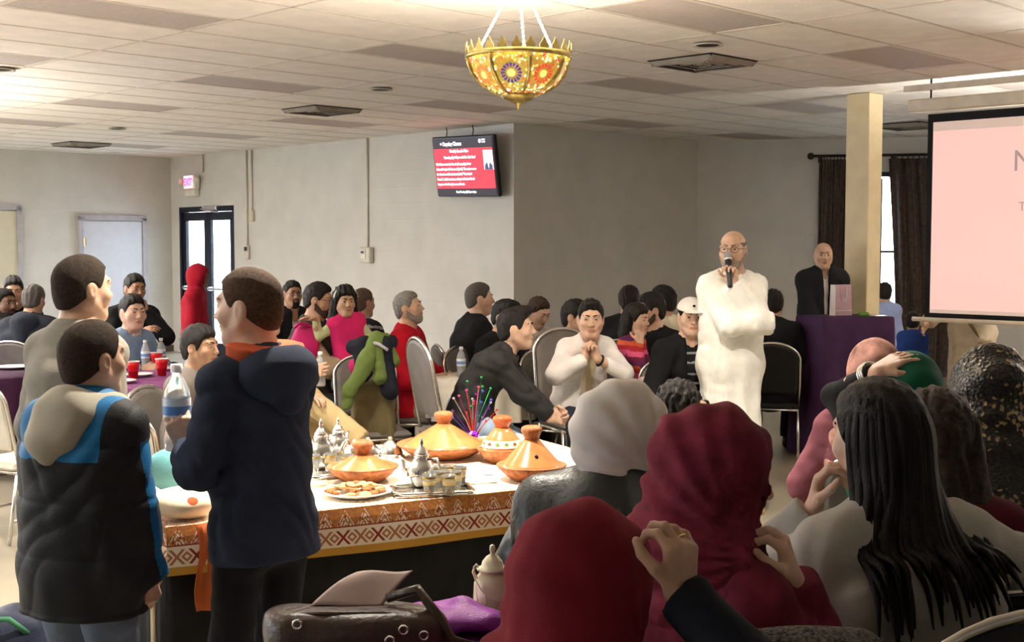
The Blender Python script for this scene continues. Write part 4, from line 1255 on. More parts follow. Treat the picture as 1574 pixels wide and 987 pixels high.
# ---------------------------------------------------------------- main table with the patterned cloth
def pattern_mat():
    m = bpy.data.materials.new('table_runner_print'); m.use_nodes = True; nt = m.node_tree; b = nt.nodes['Principled BSDF']
    b.inputs['Roughness'].default_value = 0.8; b.inputs['Specular IOR Level'].default_value = 0.15
    uv = nt.nodes.new('ShaderNodeUVMap'); sp = nt.nodes.new('ShaderNodeSeparateXYZ'); nt.links.new(uv.outputs[0], sp.inputs[0])
    def mth(op, a, b_=None, c_=None):
        n = nt.nodes.new('ShaderNodeMath'); n.operation = op
        for i, x in enumerate((a, b_, c_)):
            if x is None: continue
            if isinstance(x, (int, float)): n.inputs[i].default_value = x
            else: nt.links.new(x, n.inputs[i])
        return n.outputs[0]
    U, V = sp.outputs[0], sp.outputs[1]       # U along the edge in metres, V metres up from the hem
    nz = nt.nodes.new('ShaderNodeTexNoise'); nz.inputs['Scale'].default_value = 70; nz.inputs['Detail'].default_value = 3; nt.links.new(uv.outputs[0], nz.inputs['Vector'])
    def mixc(f, a, b_):
        n = nt.nodes.new('ShaderNodeMix'); n.data_type = 'RGBA'; nt.links.new(f, n.inputs[0])
        for i, x in ((6, a), (7, b_)):
            if isinstance(x, tuple): n.inputs[i].default_value = (*x, 1)
            else: nt.links.new(x, n.inputs[i])
        return n.outputs[2]
    white = s2l(232, 218, 196); red = s2l(146, 54, 38); org = s2l(196, 132, 62); gold = s2l(196, 146, 60); tan = s2l(176, 112, 74)
    band = lambda lo, hi: mth('MULTIPLY', mth('GREATER_THAN', V, lo), mth('LESS_THAN', V, hi))
    # band of crosses, 0.022..0.095
    fu = mth('ABSOLUTE', mth('SUBTRACT', mth('FRACT', mth('MULTIPLY', U, 1 / 0.066)), 0.5)); fv = mth('ABSOLUTE', mth('DIVIDE', mth('SUBTRACT', V, 0.061), 0.060))
    crs = mth('MULTIPLY', mth('LESS_THAN', mth('ABSOLUTE', mth('SUBTRACT', mth('MULTIPLY', fu, 1.25), fv)), 0.11), mth('LESS_THAN', fv, 0.42))
    fu2 = mth('ABSOLUTE', mth('SUBTRACT', mth('FRACT', mth('MULTIPLY_ADD', U, 1 / 0.066, 0.5)), 0.5))
    dia = mth('MULTIPLY', mth('LESS_THAN', mth('ADD', fu2, fv), 0.30), mth('GREATER_THAN', mth('ADD', fu2, fv), 0.14))
    alt = mth('GREATER_THAN', mth('FRACT', mth('MULTIPLY', U, 0.5 / 0.066)), 0.5)
    col = mixc(crs, white, mixc(alt, tan, red)); col = mixc(dia, col, tan)
    # triangles, 0.10..0.165
    tv_ = mth('DIVIDE', mth('SUBTRACT', V, 0.10), 0.065)
    tfu = mth('ABSOLUTE', mth('SUBTRACT', mth('FRACT', mth('MULTIPLY', U, 1 / 0.075)), 0.5))
    tri = mth('ADD', tfu, mth('MULTIPLY', tv_, 0.5))
    tm = mth('MULTIPLY', mth('LESS_THAN', tri, 0.46), mth('GREATER_THAN', mth('FRACT', mth('MULTIPLY', tri, 6.0)), 0.45))
    c2 = mixc(tm, mixc(mth('GREATER_THAN', nz.outputs['Fac'], 0.5), org, tan), mixc(mth('GREATER_THAN', nz.outputs['Fac'], 0.47), red, white))
    # scatter print that fades out over the table top
    fade = mth('MULTIPLY_ADD', V, 1.1, 0.30)
    spk = mth('GREATER_THAN', nz.outputs['Fac'], fade)
    topc = mixc(spk, s2l(236, 226, 208), mixc(mth('GREATER_THAN', mth('FRACT', mth('MULTIPLY', nz.outputs['Fac'], 13)), 0.5), org, tan))
    col = mixc(mth('GREATER_THAN', V, 0.098), col, c2)
    col = mixc(mth('GREATER_THAN', V, 0.165), col, topc)
    col = mixc(band(0.097, 0.102), col, red)
    col = mixc(mth('LESS_THAN', V, 0.028), col, gold)
    nt.links.new(col, b.inputs['Base Color'])
    return m
T0 = Vector((-1.16, 4.20, 0)); TX = Vector((0.878, 0.478, 0)); TY = Vector((-0.478, 0.878, 0)); TLX, TLY, TZ = 2.05, 1.28, 0.75
TR = math.atan2(0.478, 0.878)
tb = thing('banquet_table', 'long banquet table with black skirt under the patterned cloth', 'table', (T0.x, T0.y, 0), TR)
WOOD = mat('table_top_board', (0.35, 0.25, 0.16), 0.5)
m = MB(); m.box((TLX / 2, TLY / 2, TZ - 0.02), (TLX, TLY, 0.03)); m.build('tabletop', WOOD, tb)
for x in (0.12, TLX - 0.12):
    for y in (0.12, TLY - 0.12):
        m = MB(); m.tube([(x, y, 0), (x, y, TZ - 0.03)], 0.016, 8); m.build('leg', STEEL, tb)
SKIRT = mat('black_skirt_cloth', (0.010, 0.009, 0.009), 0.8, var=0.2)
def loop_pts(x0, y0, x1, y1, r=0.04, n=240):
    """points round a rectangle, by arc length, with outward normals"""
    seg = [((x0, y0), (x1, y0)), ((x1, y0), (x1, y1)), ((x1, y1), (x0, y1)), ((x0, y1), (x0, y0))]
    tot = 2 * (x1 - x0 + y1 - y0); out = []
    for k in range(n):
        s = tot * k / n; q = s
        for a, b in seg:
            l = math.hypot(b[0] - a[0], b[1] - a[1])
            if q <= l:
                f = q / l; nx, ny = (b[1] - a[1]) / l, -(b[0] - a[0]) / l
                out.append((a[0] + (b[0] - a[0]) * f, a[1] + (b[1] - a[1]) * f, nx, ny, s)); break
            q -= l
    return out, tot
pts, tot = loop_pts(0, 0, TLX, TLY)
m = MB(); n_ = len(pts); V = []
for lv, (z, am) in enumerate(((TZ - 0.03, 0.0), (0.45, 0.010), (0.01, 0.016))):
    for x, y, nx, ny, s in pts:
        w_ = am * math.sin(s * 36) - 0.018; V.append((x + nx * w_, y + ny * w_, z))
m.add(V, [(l * n_ + i, l * n_ + (i + 1) % n_, (l + 1) * n_ + (i + 1) % n_, (l + 1) * n_ + i) for l in range(2) for i in range(n_)])
m.build('table_skirt', SKIRT, tb, True)
# the cloth itself: top sheet and hanging edge, one mesh, metres in its UV
PATM = pattern_mat()
HANG = 0.165
bmv = []; uvs = []; fcs = []; lv = []
prof = [(0.42, None), (0.30, None), (0.20, None), (0.10, None), (0.03, None), (0.0, 0.0), (0.006, 0.035), (0.010, 0.09), (0.014, HANG)]
for ins, dr in prof:
    for x, y, nx, ny, s in pts:
        if dr is None:
            cx = min(max(x, ins), TLX - ins); cy = min(max(y, ins), TLY - ins)
            bmv.append((cx, cy, TZ + 0.003)); uvs.append((s, HANG + ins))
        else:
            w_ = ins + 0.010 * dr / HANG * math.sin(s * 9 + 0.6 * math.sin(s * 3)); bmv.append((x + nx * w_, y + ny * w_, TZ + 0.003 - dr)); uvs.append((s, HANG - dr))
for l in range(len(prof) - 1):
    for i in range(n_): fcs.append((l * n_ + i, (l + 1) * n_ + i, (l + 1) * n_ + (i + 1) % n_, l * n_ + (i + 1) % n_))
fcs.append(tuple(range(n_)))
me = bpy.data.meshes.new('tablecloth'); me.from_pydata(bmv, [], fcs); me.materials.append(PATM); ul = me.uv_layers.new(name='UVMap')
for pl in me.polygons:
    for li in pl.loop_indices:
        vi = me.loops[li].vertex_index; u_, v_ = uvs[vi]
        if pl.loop_total == 4 and vi % n_ == 0 and any(me.loops[q].vertex_index % n_ == n_ - 1 for q in pl.loop_indices): u_ = tot
        ul.data[li].uv = (u_, v_)
tc_ = bpy.data.objects.new('tablecloth', me); link(tc_); tc_.location = (T0.x, T0.y, 0); tc_.rotation_euler = (0, 0, TR)
tag(tc_, 'white tablecloth with a red and gold woven border on the long table', 'tablecloth')
ZT = TZ + 0.004

# orange runner strip hanging at the left corner
m = MB(); m.grid(lambda i, j: (0.095 + 0.085 * i + 0.01 * math.sin(j * 6), -0.022 - 0.008 * math.sin(i * 9 + j * 3), TZ + 0.008 - 0.30 * j), 8, 8)
o = m.build('orange_runner', cloth('rust_orange_cloth', s2l(190, 98, 54)), None, True); o.location = (T0.x, T0.y, 0); o.rotation_euler = (0, 0, TR); o.modifiers.new('t', 'SOLIDIFY').thickness = 0.004
tag(o, 'narrow rust-orange cloth strip hanging over the corner of the long table', 'cloth')
m = MB(); m.grid(lambda i, j: (-0.035 - .01 * math.sin(i * 7), 0.03 + 0.035 * i, TZ - 0.02 - 0.46 * j), 4, 8)
o = m.build('fringe_ribbon', cloth('cream_ribbon', s2l(216, 196, 160)), None, True); o.location = (T0.x, T0.y, 0); o.rotation_euler = (0, 0, TR); o.modifiers.new('t', 'SOLIDIFY').thickness = 0.003
tag(o, 'thin cream ribbon hanging from the left corner of the long table', 'ribbon')

# ---------------------------------------------------------------- tagines
CLAY = mat('tagine_glazed_clay', s2l(190, 116, 66), 0.18, spec=0.6, var=0.10, vscale=14, coat=0.35)
CLAYD = mat('tagine_raw_clay', s2l(160, 98, 58), 0.55, var=0.22, vscale=40, bump=0.3, bscale=90)
PAINT = mat('tagine_cream_glaze', s2l(236, 216, 178), 0.25, var=0.05); LEAF = mat('tagine_green_leaf', s2l(90, 130, 60), 0.4); DOT = mat('tagine_brown_dot', s2l(110, 60, 40), 0.5)
def tagine(u, v, r, h, label, band=None, holes=False, d=None):
    p = PZ(u, v, ZT) if d is None else Vector(d)
    t = thing('tagine', label, 'tagine', (p.x, p.y, ZT), 0, 'clay tagines on the long table')
    m = MB(); m.lathe([(0.55 * r, 0), (0.62 * r, 0.004), (0.86 * r, 0.030), (1.02 * r, 0.052), (1.06 * r, 0.060), (1.03 * r, 0.064), (0.9 * r, 0.058), (0.2 * r, 0.04)], n=48); m.build('dish', CLAYD, t, True)
    z0 = 0.056; pr = []
    for k in range(9):
        f = k / 8; pr.append((r * 0.93 * (1 - f) ** (1.0 if not band else 0.75) + 0.028 * f, z0 + (h - z0) * f))
    if band: pr = [(r * 0.90, z0), (r * 0.86, z0 + 0.014), (r * 0.72, z0 + 0.044), (r * 0.56, z0 + 0.064), (r * 0.44, z0 + 0.078), (0.034, h)]
    m = MB(); m.lathe([(r * 0.93, z0 - 0.004)] + pr, n=48); lid = m.build('lid', CLAY, t, True)
    m = MB(); m.lathe([(0.024, h - 0.006), (0.030, h + 0.006), (0.038, h + 0.022), (0.043, h + 0.034), (0.040, h + 0.046), (0.030, h + 0.052), (0.012, h + 0.044)], n=24); m.build('knob', CLAYD if not band else mat('tagine_knob_red', s2l(168, 84, 44), 0.35), t, True)
    if band:
        m = MB(); m.lathe([(r * 0.86 + .002, z0 + 0.015), (r * 0.72 + .002, z0 + 0.045)], n=48, cap=False); m.build('glaze_band', PAINT, lid, True)
        for k in range(14):
            a = 2 * math.pi * k / 14; q = Vector((math.cos(a), math.sin(a), 0)); s_ = Vector((-math.sin(a), math.cos(a), 0))
            c_ = q * (r * 0.79 + .005) + Vector((0, 0, z0 + 0.031))
            m = MB(); up_ = (Vector((0, 0, 1)) - q * 0.5).normalized(); m.add([c_ - s_ * 0.012, c_ - up_ * 0.006, c_ + s_ * 0.012, c_ + up_ * 0.010], [(0, 1, 2, 3)]); m.build('painted_leaf', LEAF if k % 3 else DOT, lid)
    if holes:
        a = -1.35; m = MB(); f = 0.45; rr = r * 0.93 * (1 - f) + 0.028 * f; zz = z0 + (h - z0) * f
        m.sphere((rr * math.cos(a), rr * math.sin(a), zz), 0.008, 10, 6); m.build('steam_hole', BLK, lid, True)
    return t
tagine(682, 702, 0.198, 0.150, 'widest flat clay tagine at the back of the long table')
tagine(772, 710, 0.105, 0.150, 'small clay tagine with a painted cream band and leaves', band=True)
tagine(817, 737, 0.135, 0.165, 'clay tagine with a steam hole at the right end of the table', holes=True)
tagine(558, 739, 0.136, 0.110, 'low clay tagine behind the plate of biscuits', holes=False)
# ---------------------------------------------------------------- plate of biscuits
CER = mat('white_ceramic', (0.82, 0.80, 0.76), 0.25); BIS = mat('biscuit_brown', s2l(156, 100, 58), 0.8, var=0.3, vscale=45, bump=0.5, bscale=120); CRM = mat('biscuit_cream', s2l(206, 166, 116), 0.8, var=0.2, vscale=45)
pp = PZ(548, 762, ZT)
t = thing('plate', 'round white plate heaped with biscuits on the long table', 'plate', (pp.x, pp.y, ZT))
m = MB(); m.lathe([(0.08, 0), (0.085, 0.004), (0.130, 0.018), (0.134, 0.022), (0.128, 0.023), (0.08, 0.010), (0.002, 0.008)], n=44); m.build('dish', CER, t, True)
rnd = random.Random(2)
m = MB(); m.lathe([(0.015, 0.0), (0.019, 0.003), (0.020, 0.008), (0.016, 0.012), (0.008, 0.0145), (0.001, 0.015)], n=14); bis = m.build('biscuit', BIS, None, True); first = True
for k in range(46):
    ring = 0 if k < 22 else 1 if k < 36 else 2
    r_ = (0.095, 0.062, 0.026)[ring] * rnd.uniform(0.85, 1.1); a = rnd.uniform(0, 6.28); z = (0.016, 0.026, 0.036)[ring]
    o = bis if first else bis.copy()
    if not first: link(o)
    first = False
    o.location = (pp.x + r_ * math.cos(a), pp.y + r_ * math.sin(a), ZT + z); o.rotation_euler = (rnd.uniform(-.35, .35), rnd.uniform(-.35, .35), a)
    if k == 1: bis2 = bis.data.copy(); bis2.materials[0] = CRM
    if k >= 1 and k % 2: o.data = bis2
    tag(o, 'small round biscuit heaped on the white plate', 'biscuit', 'biscuits on the white plate')

# ---------------------------------------------------------------- trays, teapots, tea glasses, cloches
SILV = mat('silver_polished', (0.78, 0.77, 0.74), 0.16, metal=1.0, var=0.05); TEA = mat('tea_amber', s2l(206, 170, 90), 0.15, var=0.05)
GLS2 = mat('drinking_glass', (0.95, 0.97, 0.95), 0.04, var=0, trans=0.92)
def tray(u, v, wx, wy, rz, label):
    p = PZ(u, v, ZT); t = thing('tray', label, 'tray', (p.x, p.y, ZT), rz)
    m = MB(); m.box((0, 0, 0.004), (wx, wy, 0.006), bev=0.002); m.build('base', SILV, t)
    m = MB(); r_ = [(-wx / 2, -wy / 2 + .03), (-wx / 2 + .03, -wy / 2), (wx / 2 - .03, -wy / 2), (wx / 2, -wy / 2 + .03), (wx / 2, wy / 2 - .03), (wx / 2 - .03, wy / 2), (-wx / 2 + .03, wy / 2), (-wx / 2, wy / 2 - .03)]
    m.tube([(x, y, 0.014) for x, y in r_], 0.008, 6, closed=True); m.build('raised_rim', SILV, t, True)
    return t, p
t1, p1 = tray(664, 757, 0.30, 0.19, TR * 0.4, 'small silver tray holding the teapot and tea glasses')
t2, p2 = tray(530, 727, 0.34, 0.20, TR, 'silver tray of glasses behind the low tagine')
def teapot(p, s, label, z=0.010, rz=0.0):
    t = thing('teapot', label, 'teapot', (p.x, p.y, ZT + z), rz, 'silver teapots on the trays')
    m = MB(); m.lathe([(0.032 * s, 0), (0.036 * s, 0.006 * s), (0.054 * s, 0.035 * s), (0.056 * s, 0.055 * s), (0.040 * s, 0.085 * s), (0.026 * s, 0.105 * s), (0.028 * s, 0.112 * s)], n=28); m.build('pot', SILV, t, True)
    m = MB(); m.lathe([(0.029 * s, 0.112 * s), (0.024 * s, 0.125 * s), (0.012 * s, 0.142 * s), (0.005 * s, 0.150 * s), (0.009 * s, 0.158 * s), (0.004 * s, 0.170 * s), (0.001, 0.18 * s)], n=20); m.build('lid', SILV, t, True)
    m = MB(); m.tube([(0.045 * s, 0, 0.04 * s), (0.075 * s, 0, 0.055 * s), (0.085 * s, 0, 0.085 * s), (0.10 * s, 0, 0.10 * s)], [0.014 * s, 0.010 * s, 0.007 * s, 0.006 * s], 8); m.build('spout', SILV, t, True)
    m = MB(); m.tube([(-0.030 * s, 0, 0.10 * s), (-0.070 * s, 0, 0.105 * s), (-0.082 * s, 0, 0.075 * s), (-0.070 * s, 0, 0.045 * s), (-0.050 * s, 0, 0.035 * s)], 0.005 * s, 8); m.build('handle', SILV, t, True)
    return t
teapot(PZ(648, 750, ZT), 1.05, 'silver teapot with pointed lid on the small tray', rz=2.6)
teapot(PZ(494, 722, ZT), 1.15, 'silver teapot on the tray behind the navy boy', rz=0.3)
teapot(PZ(520, 700, ZT), 0.95, 'silver teapot standing farther back near the trainer shoe', z=0.0, rz=1.2)
def tglass(p, label, group, fill=True, z=0.012):
    t = thing('tea_glass', label, 'glass', (p.x, p.y, ZT + z), 0, group)
    m = MB(); m.lathe([(0.019, 0), (0.021, 0.002), (0.0265, 0.072), (0.0245, 0.072), (0.019, 0.006), (0.001, 0.005)], n=18, cap=False); g_ = m.build('glass_cup', GLS2, t, True)
    m = MB(); m.lathe([(0.0263, 0.058), (0.0270, 0.062), (0.0268, 0.066)], n=18, cap=False); m.build('gold_band', GOLD, g_, True)
    if fill:
        m = MB(); m.lathe([(0.0185, 0.007), (0.0225, 0.045), (0.001, 0.045)], n=18, cap=False); m.build('tea', TEA, t, True)
for k, (u, v) in enumerate(((668, 758), (684, 756), (700, 757), (676, 749), (692, 747), (707, 750), (660, 764), (690, 764))):
    tglass(PZ(u, v, ZT), 'small gold-banded tea glass on the small silver tray', 'tea glasses on the small tray')
for k, (u, v) in enumerate(((468, 722), (482, 730), (508, 728), (520, 722), (534, 730), (548, 720), (560, 712), (475, 712))):
    tglass(PZ(u, v, ZT), 'small tea glass on the tray behind the low tagine', 'tea glasses on the rear tray', fill=k % 2 == 0)
def cloche(u, v, r, label):
    p = PZ(u, v, ZT); t = thing('cloche', label, 'cloche', (p.x, p.y, ZT), 0, 'silver dish covers on the long table')
    m = MB(); m.lathe([(r * 1.12, 0), (r * 1.15, 0.006), (r, 0.012)], n=32); m.build('dish', SILV, t, True)
    m = MB(); m.lathe([(r, 0.01), (r * 0.98, 0.022), (r * 0.8, 0.045), (r * 0.45, 0.065), (0.012, 0.075), (0.006, 0.078)], n=32); m.build('cover', SILV, t, True)
    m = MB(); m.sphere((0, 0, 0.085), 0.009, 10, 8); m.build('finial', SILV, t, True)
cloche(600, 703, 0.058, 'silver domed dish cover left of the widest tagine')
cloche(566, 704, 0.056, 'silver domed dish cover behind the low tagine')
cloche(545, 708, 0.045, 'smallest silver dish cover beside the trainer shoe')
# napkins, bread plate, brown dish of sweets
NAP = cloth('pink_napkin', s2l(232, 190, 176)); 
for k, (u, v, rz, nm, mm) in enumerate(((735, 741, .3, 'folded pale pink napkin right of the small tray', NAP), (600, 726, .8, 'folded white napkin left of the small tray', cloth('white_napkin', (.8, .78, .75))), (478, 745, .2, 'yellow-green napkin left of the biscuits', cloth('lime_napkin', s2l(222, 216, 140))))):
    p = PZ(u, v, ZT); m = MB(); m.grid(lambda i, j: ((i - .5) * .13, (j - .5) * .09, 0.006 + .002 * math.sin(i * 9) * math.cos(j * 7)), 8, 8); o = m.build('napkin', mm, None, True); o.location = (p.x, p.y, ZT); o.rotation_euler = (0, 0, rz); o.modifiers.new('t', 'SOLIDIFY').thickness = 0.005; tag(o, nm, 'napkin')
p = PZ(718, 737, ZT); t = thing('spoon', 'steel spoon lying by the pink napkin', 'spoon', (p.x, p.y, ZT + .006), 0.4)
m = MB(); m.sphere((0, 0, 0), 0.02, 12, 8, (1, 0.65, 0.25)); m.build('bowl', SILV, t, True); m = MB(); m.tube([(0.015, 0, 0.002), (0.06, 0, 0.006), (0.11, 0, 0.002)], 0.0035, 6); m.build('handle', SILV, t, True)
p = PZ(540, 694, ZT); t = thing('sweet_dish', 'low brown dish of red sweets at the back of the table', 'dish', (p.x, p.y, ZT))
m = MB(); m.lathe([(0.04, 0), (0.07, 0.02), (0.066, 0.022), (0.03, 0.012)], n=24); m.build('bowl', CLAYD, t, True)
for k in range(9):
    a = k * 0.7 ; m = MB(); m.sphere((0.034 * math.cos(a) * (k > 0), 0.034 * math.sin(a) * (k > 0), 0.026), 0.013, 10, 7); m.build('sweet', mat('red_sweet', s2l(176, 60, 40), 0.4), t, True)

# tinsel centrepiece standing behind the widest tagine
p = PZ(728, 690, ZT)
t = thing('tinsel_centrepiece', 'foil spray centrepiece with purple, green and blue strands behind the tagines', 'centrepiece', (p.x, p.y, ZT))
FO = [mat('foil_%s' % n, c_, 0.2, metal=0.9, var=0.1) for n, c_ in (('purple', s2l(120, 40, 170)), ('green', s2l(40, 160, 90)), ('blue', s2l(70, 90, 220)), ('pink', s2l(220, 70, 120)), ('silver', s2l(190, 190, 210)), ('red', s2l(200, 60, 40)))]
m = MB(); m.lathe([(0.028, 0), (0.032, 0.01), (0.022, 0.05), (0.028, 0.07), (0.012, 0.085)], n=10); m.build('weight', FO[0], t)
m = MB(); m.lathe([(0.02, 0), (0.024, 0.02), (0.012, 0.05)], (0.035, -0.01, 0), 10); m.build('weight', FO[1], t)
rnd = random.Random(8)
for k in range(26):
    a = rnd.uniform(0, 6.28); sp = rnd.uniform(0.02, 0.13); h_ = rnd.uniform(0.16, 0.33) * (1.0 if sp < .09 else .75)
    m = MB(); m.tube([(0, 0, 0.05), (sp * .35 * math.cos(a), sp * .35 * math.sin(a), h_ * .55), (sp * math.cos(a), sp * math.sin(a), h_)], [0.003, 0.0024, 0.0016], 4)
    m.sphere((sp * math.cos(a), sp * math.sin(a), h_), 0.006, 6, 4); m.build('strand', FO[k % 6], t)

# ---------------------------------------------------------------- cushions at the left end of the table
def cushion(loc, r, col, label, rot, name='cushion', fold=0.008, h=0.009):
    s = Sdf(); s.ell((0, 0, 0), r, 0.0); s.disp(lambda q: fold * wrinkle(q, (30, 30, 26), 1.1))
    V, Q = s.mesh(h, slack=.02); o = mesh_np(name, V, Q, col); o.location = loc; o.rotation_euler = rot; return tag(o, label, 'cushion')
PRT = mat('cushion_print', s2l(232, 212, 180), 0.8, var=0.0)
nt = PRT.node_tree; vz = nt.nodes.new('ShaderNodeTexVoronoi'); vz.inputs['Scale'].default_value = 9; rp = nt.nodes.new('ShaderNodeValToRGB'); rp.color_ramp.interpolation = 'CONSTANT'
rp.color_ramp.elements[0].color = (*s2l(186, 84, 44), 1); rp.color_ramp.elements[1].position = 0.30; rp.color_ramp.elements[1].color = (*s2l(236, 218, 188), 1)
nt.links.new(nt.nodes['Texture Coordinate'].outputs['Object'], vz.inputs['Vector']); nt.links.new(vz.outputs['Distance'], rp.inputs[0]); nt.links.new(rp.outputs[0], nt.nodes['Principled BSDF'].inputs['Base Color'])
q = PZ(276, 778, .80); cushion((q.x, q.y + .02, ZT + 0.055), (0.115, 0.10, 0.055), PRT, 'white cushion printed in rust orange on the end of the long table', (0, 0.1, 0.4))
q = PZ(266, 722, .84); cushion((q.x, q.y, ZT + 0.085), (0.10, 0.085, 0.085), cloth('teal_velvet', s2l(96, 148, 152)), 'teal cushion behind the printed cushion on the long table', (0, 0.35, 0.5), fold=.004)

# ---------------------------------------------------------------- near round table: bag, lantern, plates
PURP = cloth('purple_satin', s2l(104, 50, 108), rough=0.45, var=0.1); PLUM = cloth('plum_cloth', s2l(64, 34, 62), rough=0.6)
def round_table(c, r, z, material, label, clabel, drop=0.45, waves=14, amp=0.03, group='round tables', cname='tablecloth'):
    t = thing('round_table', label, 'table', (c[0], c[1], 0), 0, group)
    m = MB(); m.lathe([(r - 0.01, z - 0.03), (r, z - 0.02), (r - 0.005, z - 0.002), (0.01, z - 0.002)], n=40); m.build('tabletop', WOOD, t)
    m = MB(); m.lathe([(0.28, 0.0), (0.27, 0.02), (0.05, 0.05), (0.045, z - 0.05), (0.15, z - 0.03)], n=20); m.build('pedestal', STEEL, t, True)
    n = 120; V = []; rings = [(0.0, 0), (0.5, 0), (0.97, 0), (1.0, 0.012), (1.01, 0.06), (1.02, drop * .5), (1.03, drop)]
    for f, dz in rings:
        for k in range(n):
            a = 2 * math.pi * k / n; w_ = 1 + (amp / r) * (dz / drop) * (math.sin(a * waves) + 0.5 * math.sin(a * (waves * .6) + 1)); rr = max(0.002, r * f * (w_ if dz > 0 else 1)) + 0.004 * (f > 0)
            V.append((rr * math.cos(a), rr * math.sin(a), z + 0.003 - dz))
    m = MB(); m.add(V, [(l * n + k, (l + 1) * n + k, (l + 1) * n + (k + 1) % n, l * n + (k + 1) % n)[::-1] for l in range(len(rings) - 1) for k in range(n)])
    o = m.build(cname, material, None, True); o.location = (c[0], c[1], 0); tag(o, clabel, 'tablecloth', 'purple and white tablecloths')
    return t
round_table((-0.12, 2.82), 0.42, 0.75, PURP, 'near round table that carries the bag and the white lantern', 'purple satin cloth under the leather bag and the white lantern')
def tz(u, v, z=0.755): return PZ(u, v, z)
# lantern
q = tz(757, 948); LW = mat('lantern_cream_enamel', s2l(232, 222, 192), 0.4, var=0.05)
t = thing('lantern', 'small cream metal lantern with domed lid and wire handle on the near table', 'lantern', (q.x, q.y, 0.756), 0.4)
LS = 0.98
m = MB(); m.lathe([(0.048 * LS, 0), (0.050 * LS, 0.006), (0.048 * LS, 0.012), (0.047 * LS, 0.085), (0.045 * LS, 0.098), (0.034 * LS, 0.112), (0.026 * LS, 0.120)], n=36); m.build('body', LW, t, True)
m = MB(); m.lathe([(0.040 * LS, 0.120), (0.041 * LS, 0.124), (0.030 * LS, 0.128), (0.026 * LS, 0.142), (0.016 * LS, 0.154), (0.006 * LS, 0.160), (0.006, 0.166), (0.008, 0.172), (0.006, 0.182), (0.001, 0.185)], n=30); m.build('domed_lid', LW, t, True)
for s in (-1, 1):
    m = MB(); m.tube([(s * 0.040, 0, 0.100), (s * 0.050, 0, 0.118), (s * 0.050, 0, 0.132), (s * 0.044, 0, 0.138), (s * 0.038, 0, 0.130)], 0.0028, 6); m.build('lug', LW, t, True)
m = MB(); m.tube([(0.050, 0.0, 0.128)] + [(0.056 * math.cos(a), -0.05 * math.sin(a), 0.128 - 0.075 * math.sin(a)) for a in np.linspace(0.1, math.pi - 0.1, 12)] + [(-0.050, 0, 0.128)], 0.0022, 6); m.build('wire_handle', LW, t, True)
for k in range(10):
    a = 2 * math.pi * k / 10; m = MB(); m.tube([(0.0485 * LS * math.cos(a), 0.0485 * LS * math.sin(a), 0.014), (0.0485 * LS * math.cos(a + .25), 0.0485 * LS * math.sin(a + .25), 0.05), (0.0475 * LS * math.cos(a), 0.0475 * LS * math.sin(a), 0.086)], 0.0016, 5); m.build('embossed_scroll', LW, t, True)
def nplate(u, v, r, label, z=0.756):
    q = tz(u, v, z); t = thing('plate', label, 'plate', (q.x, q.y, z), 0, 'plates on the near table')
    m = MB(); m.lathe([(r * .55, 0), (r * .6, 0.004), (r, 0.016), (r * 1.02, 0.019), (r * .96, 0.019), (r * .58, 0.008), (0.002, 0.006)], n=40); m.build('dish', CER, t, True)
    m = MB(); m.lathe([(r * .62, 0.0105), (r * .60, 0.0118), (r * .58, 0.0102)], n=40, cap=False); m.build('rim_line', SILV, t, True)
nplate(738, 958, 0.075, 'white side plate at the foot of the lantern', 0.758); nplate(700, 950, 0.055, 'white side plate left of the lantern with a silver edge')
# leather bag
LEA = mat('bag_dark_leather', s2l(64, 46, 34), 0.38, spec=0.45, var=0.25, vscale=9, bump=0.3, bscale=60); FLAPIN = mat('bag_flap_lining', s2l(206, 184, 176), 0.7, var=0.05)
bgp = tz(555, 1010); t = thing('leather_bag', 'dark brown leather handbag lying open with a pale flap on the near table', 'bag', (bgp.x, bgp.y, 0.756), 0.05)
s = Sdf()
s.cone((-0.15, 0, 0.06), (0.14, 0, 0.05), 0.075, 0.065, 0.02, flat=((0, 0, 1), 1.15)); s.ell((0.03, -0.01, 0.07), (0.16, 0.085, 0.065), 0.03)
s.disp(lambda p: 0.008 * wrinkle(p, (24, 30, 30), .7)); s.plane((0, 0, 0.004), (0, 0, -1), .01)
s.plane((0, 0, .115), (0, 0, 1), .02); V, Q = s.mesh(0.008, slack=.02); mesh_np('bag_body', V, Q, LEA, t)
def flap(i, j):
    b = Vector((-.117, .02, .112)).lerp(Vector((.045, .02, .108)), i); t_ = Vector((-.012, .075, .172)).lerp(Vector((.118, .07, .178)), i)
    q = b.lerp(t_, j); return (q.x, q.y, q.z + .010 * math.sin(j * 3.1) * (1 - .5 * i) + .003 * math.sin(i * 6))
m = MB(); m.grid(flap, 14, 10); o = m.build('flap', [FLAPIN, LEA], t, True); md = o.modifiers.new('t', 'SOLIDIFY'); md.thickness = -0.006; md.material_offset = 1; md.material_offset_rim = 1
m = MB(); m.tube([(-0.19, -0.02, 0.105), (-0.08, -0.045, 0.114), (0.06, -0.045, 0.112), (0.16, -0.03, 0.09)], 0.006, 6); m.build('edge_piping', LEA, t, True)
m = MB(); m.tube([(0.06, 0.02, 0.13), (0.13, 0.0, 0.155), (0.17, -0.03, 0.11), (0.21, -0.05, 0.05), (0.29, -0.04, 0.02)], 0.012, 8); st_ = m.build('strap', LEA, t, True)
for (x, y, z) in ((0.10, -0.075, 0.10), (0.145, -0.07, 0.085), (0.07, -0.088, 0.08), (-0.135, -0.072, 0.115)):
    m = MB(); m.tube([(x + .010 * math.cos(a), y - .006, z - .015 + .010 * math.sin(a)) for a in np.linspace(0, 6.28, 11)[:-1]], 0.003, 5, closed=True); m.build('buckle', SILV, t, True)
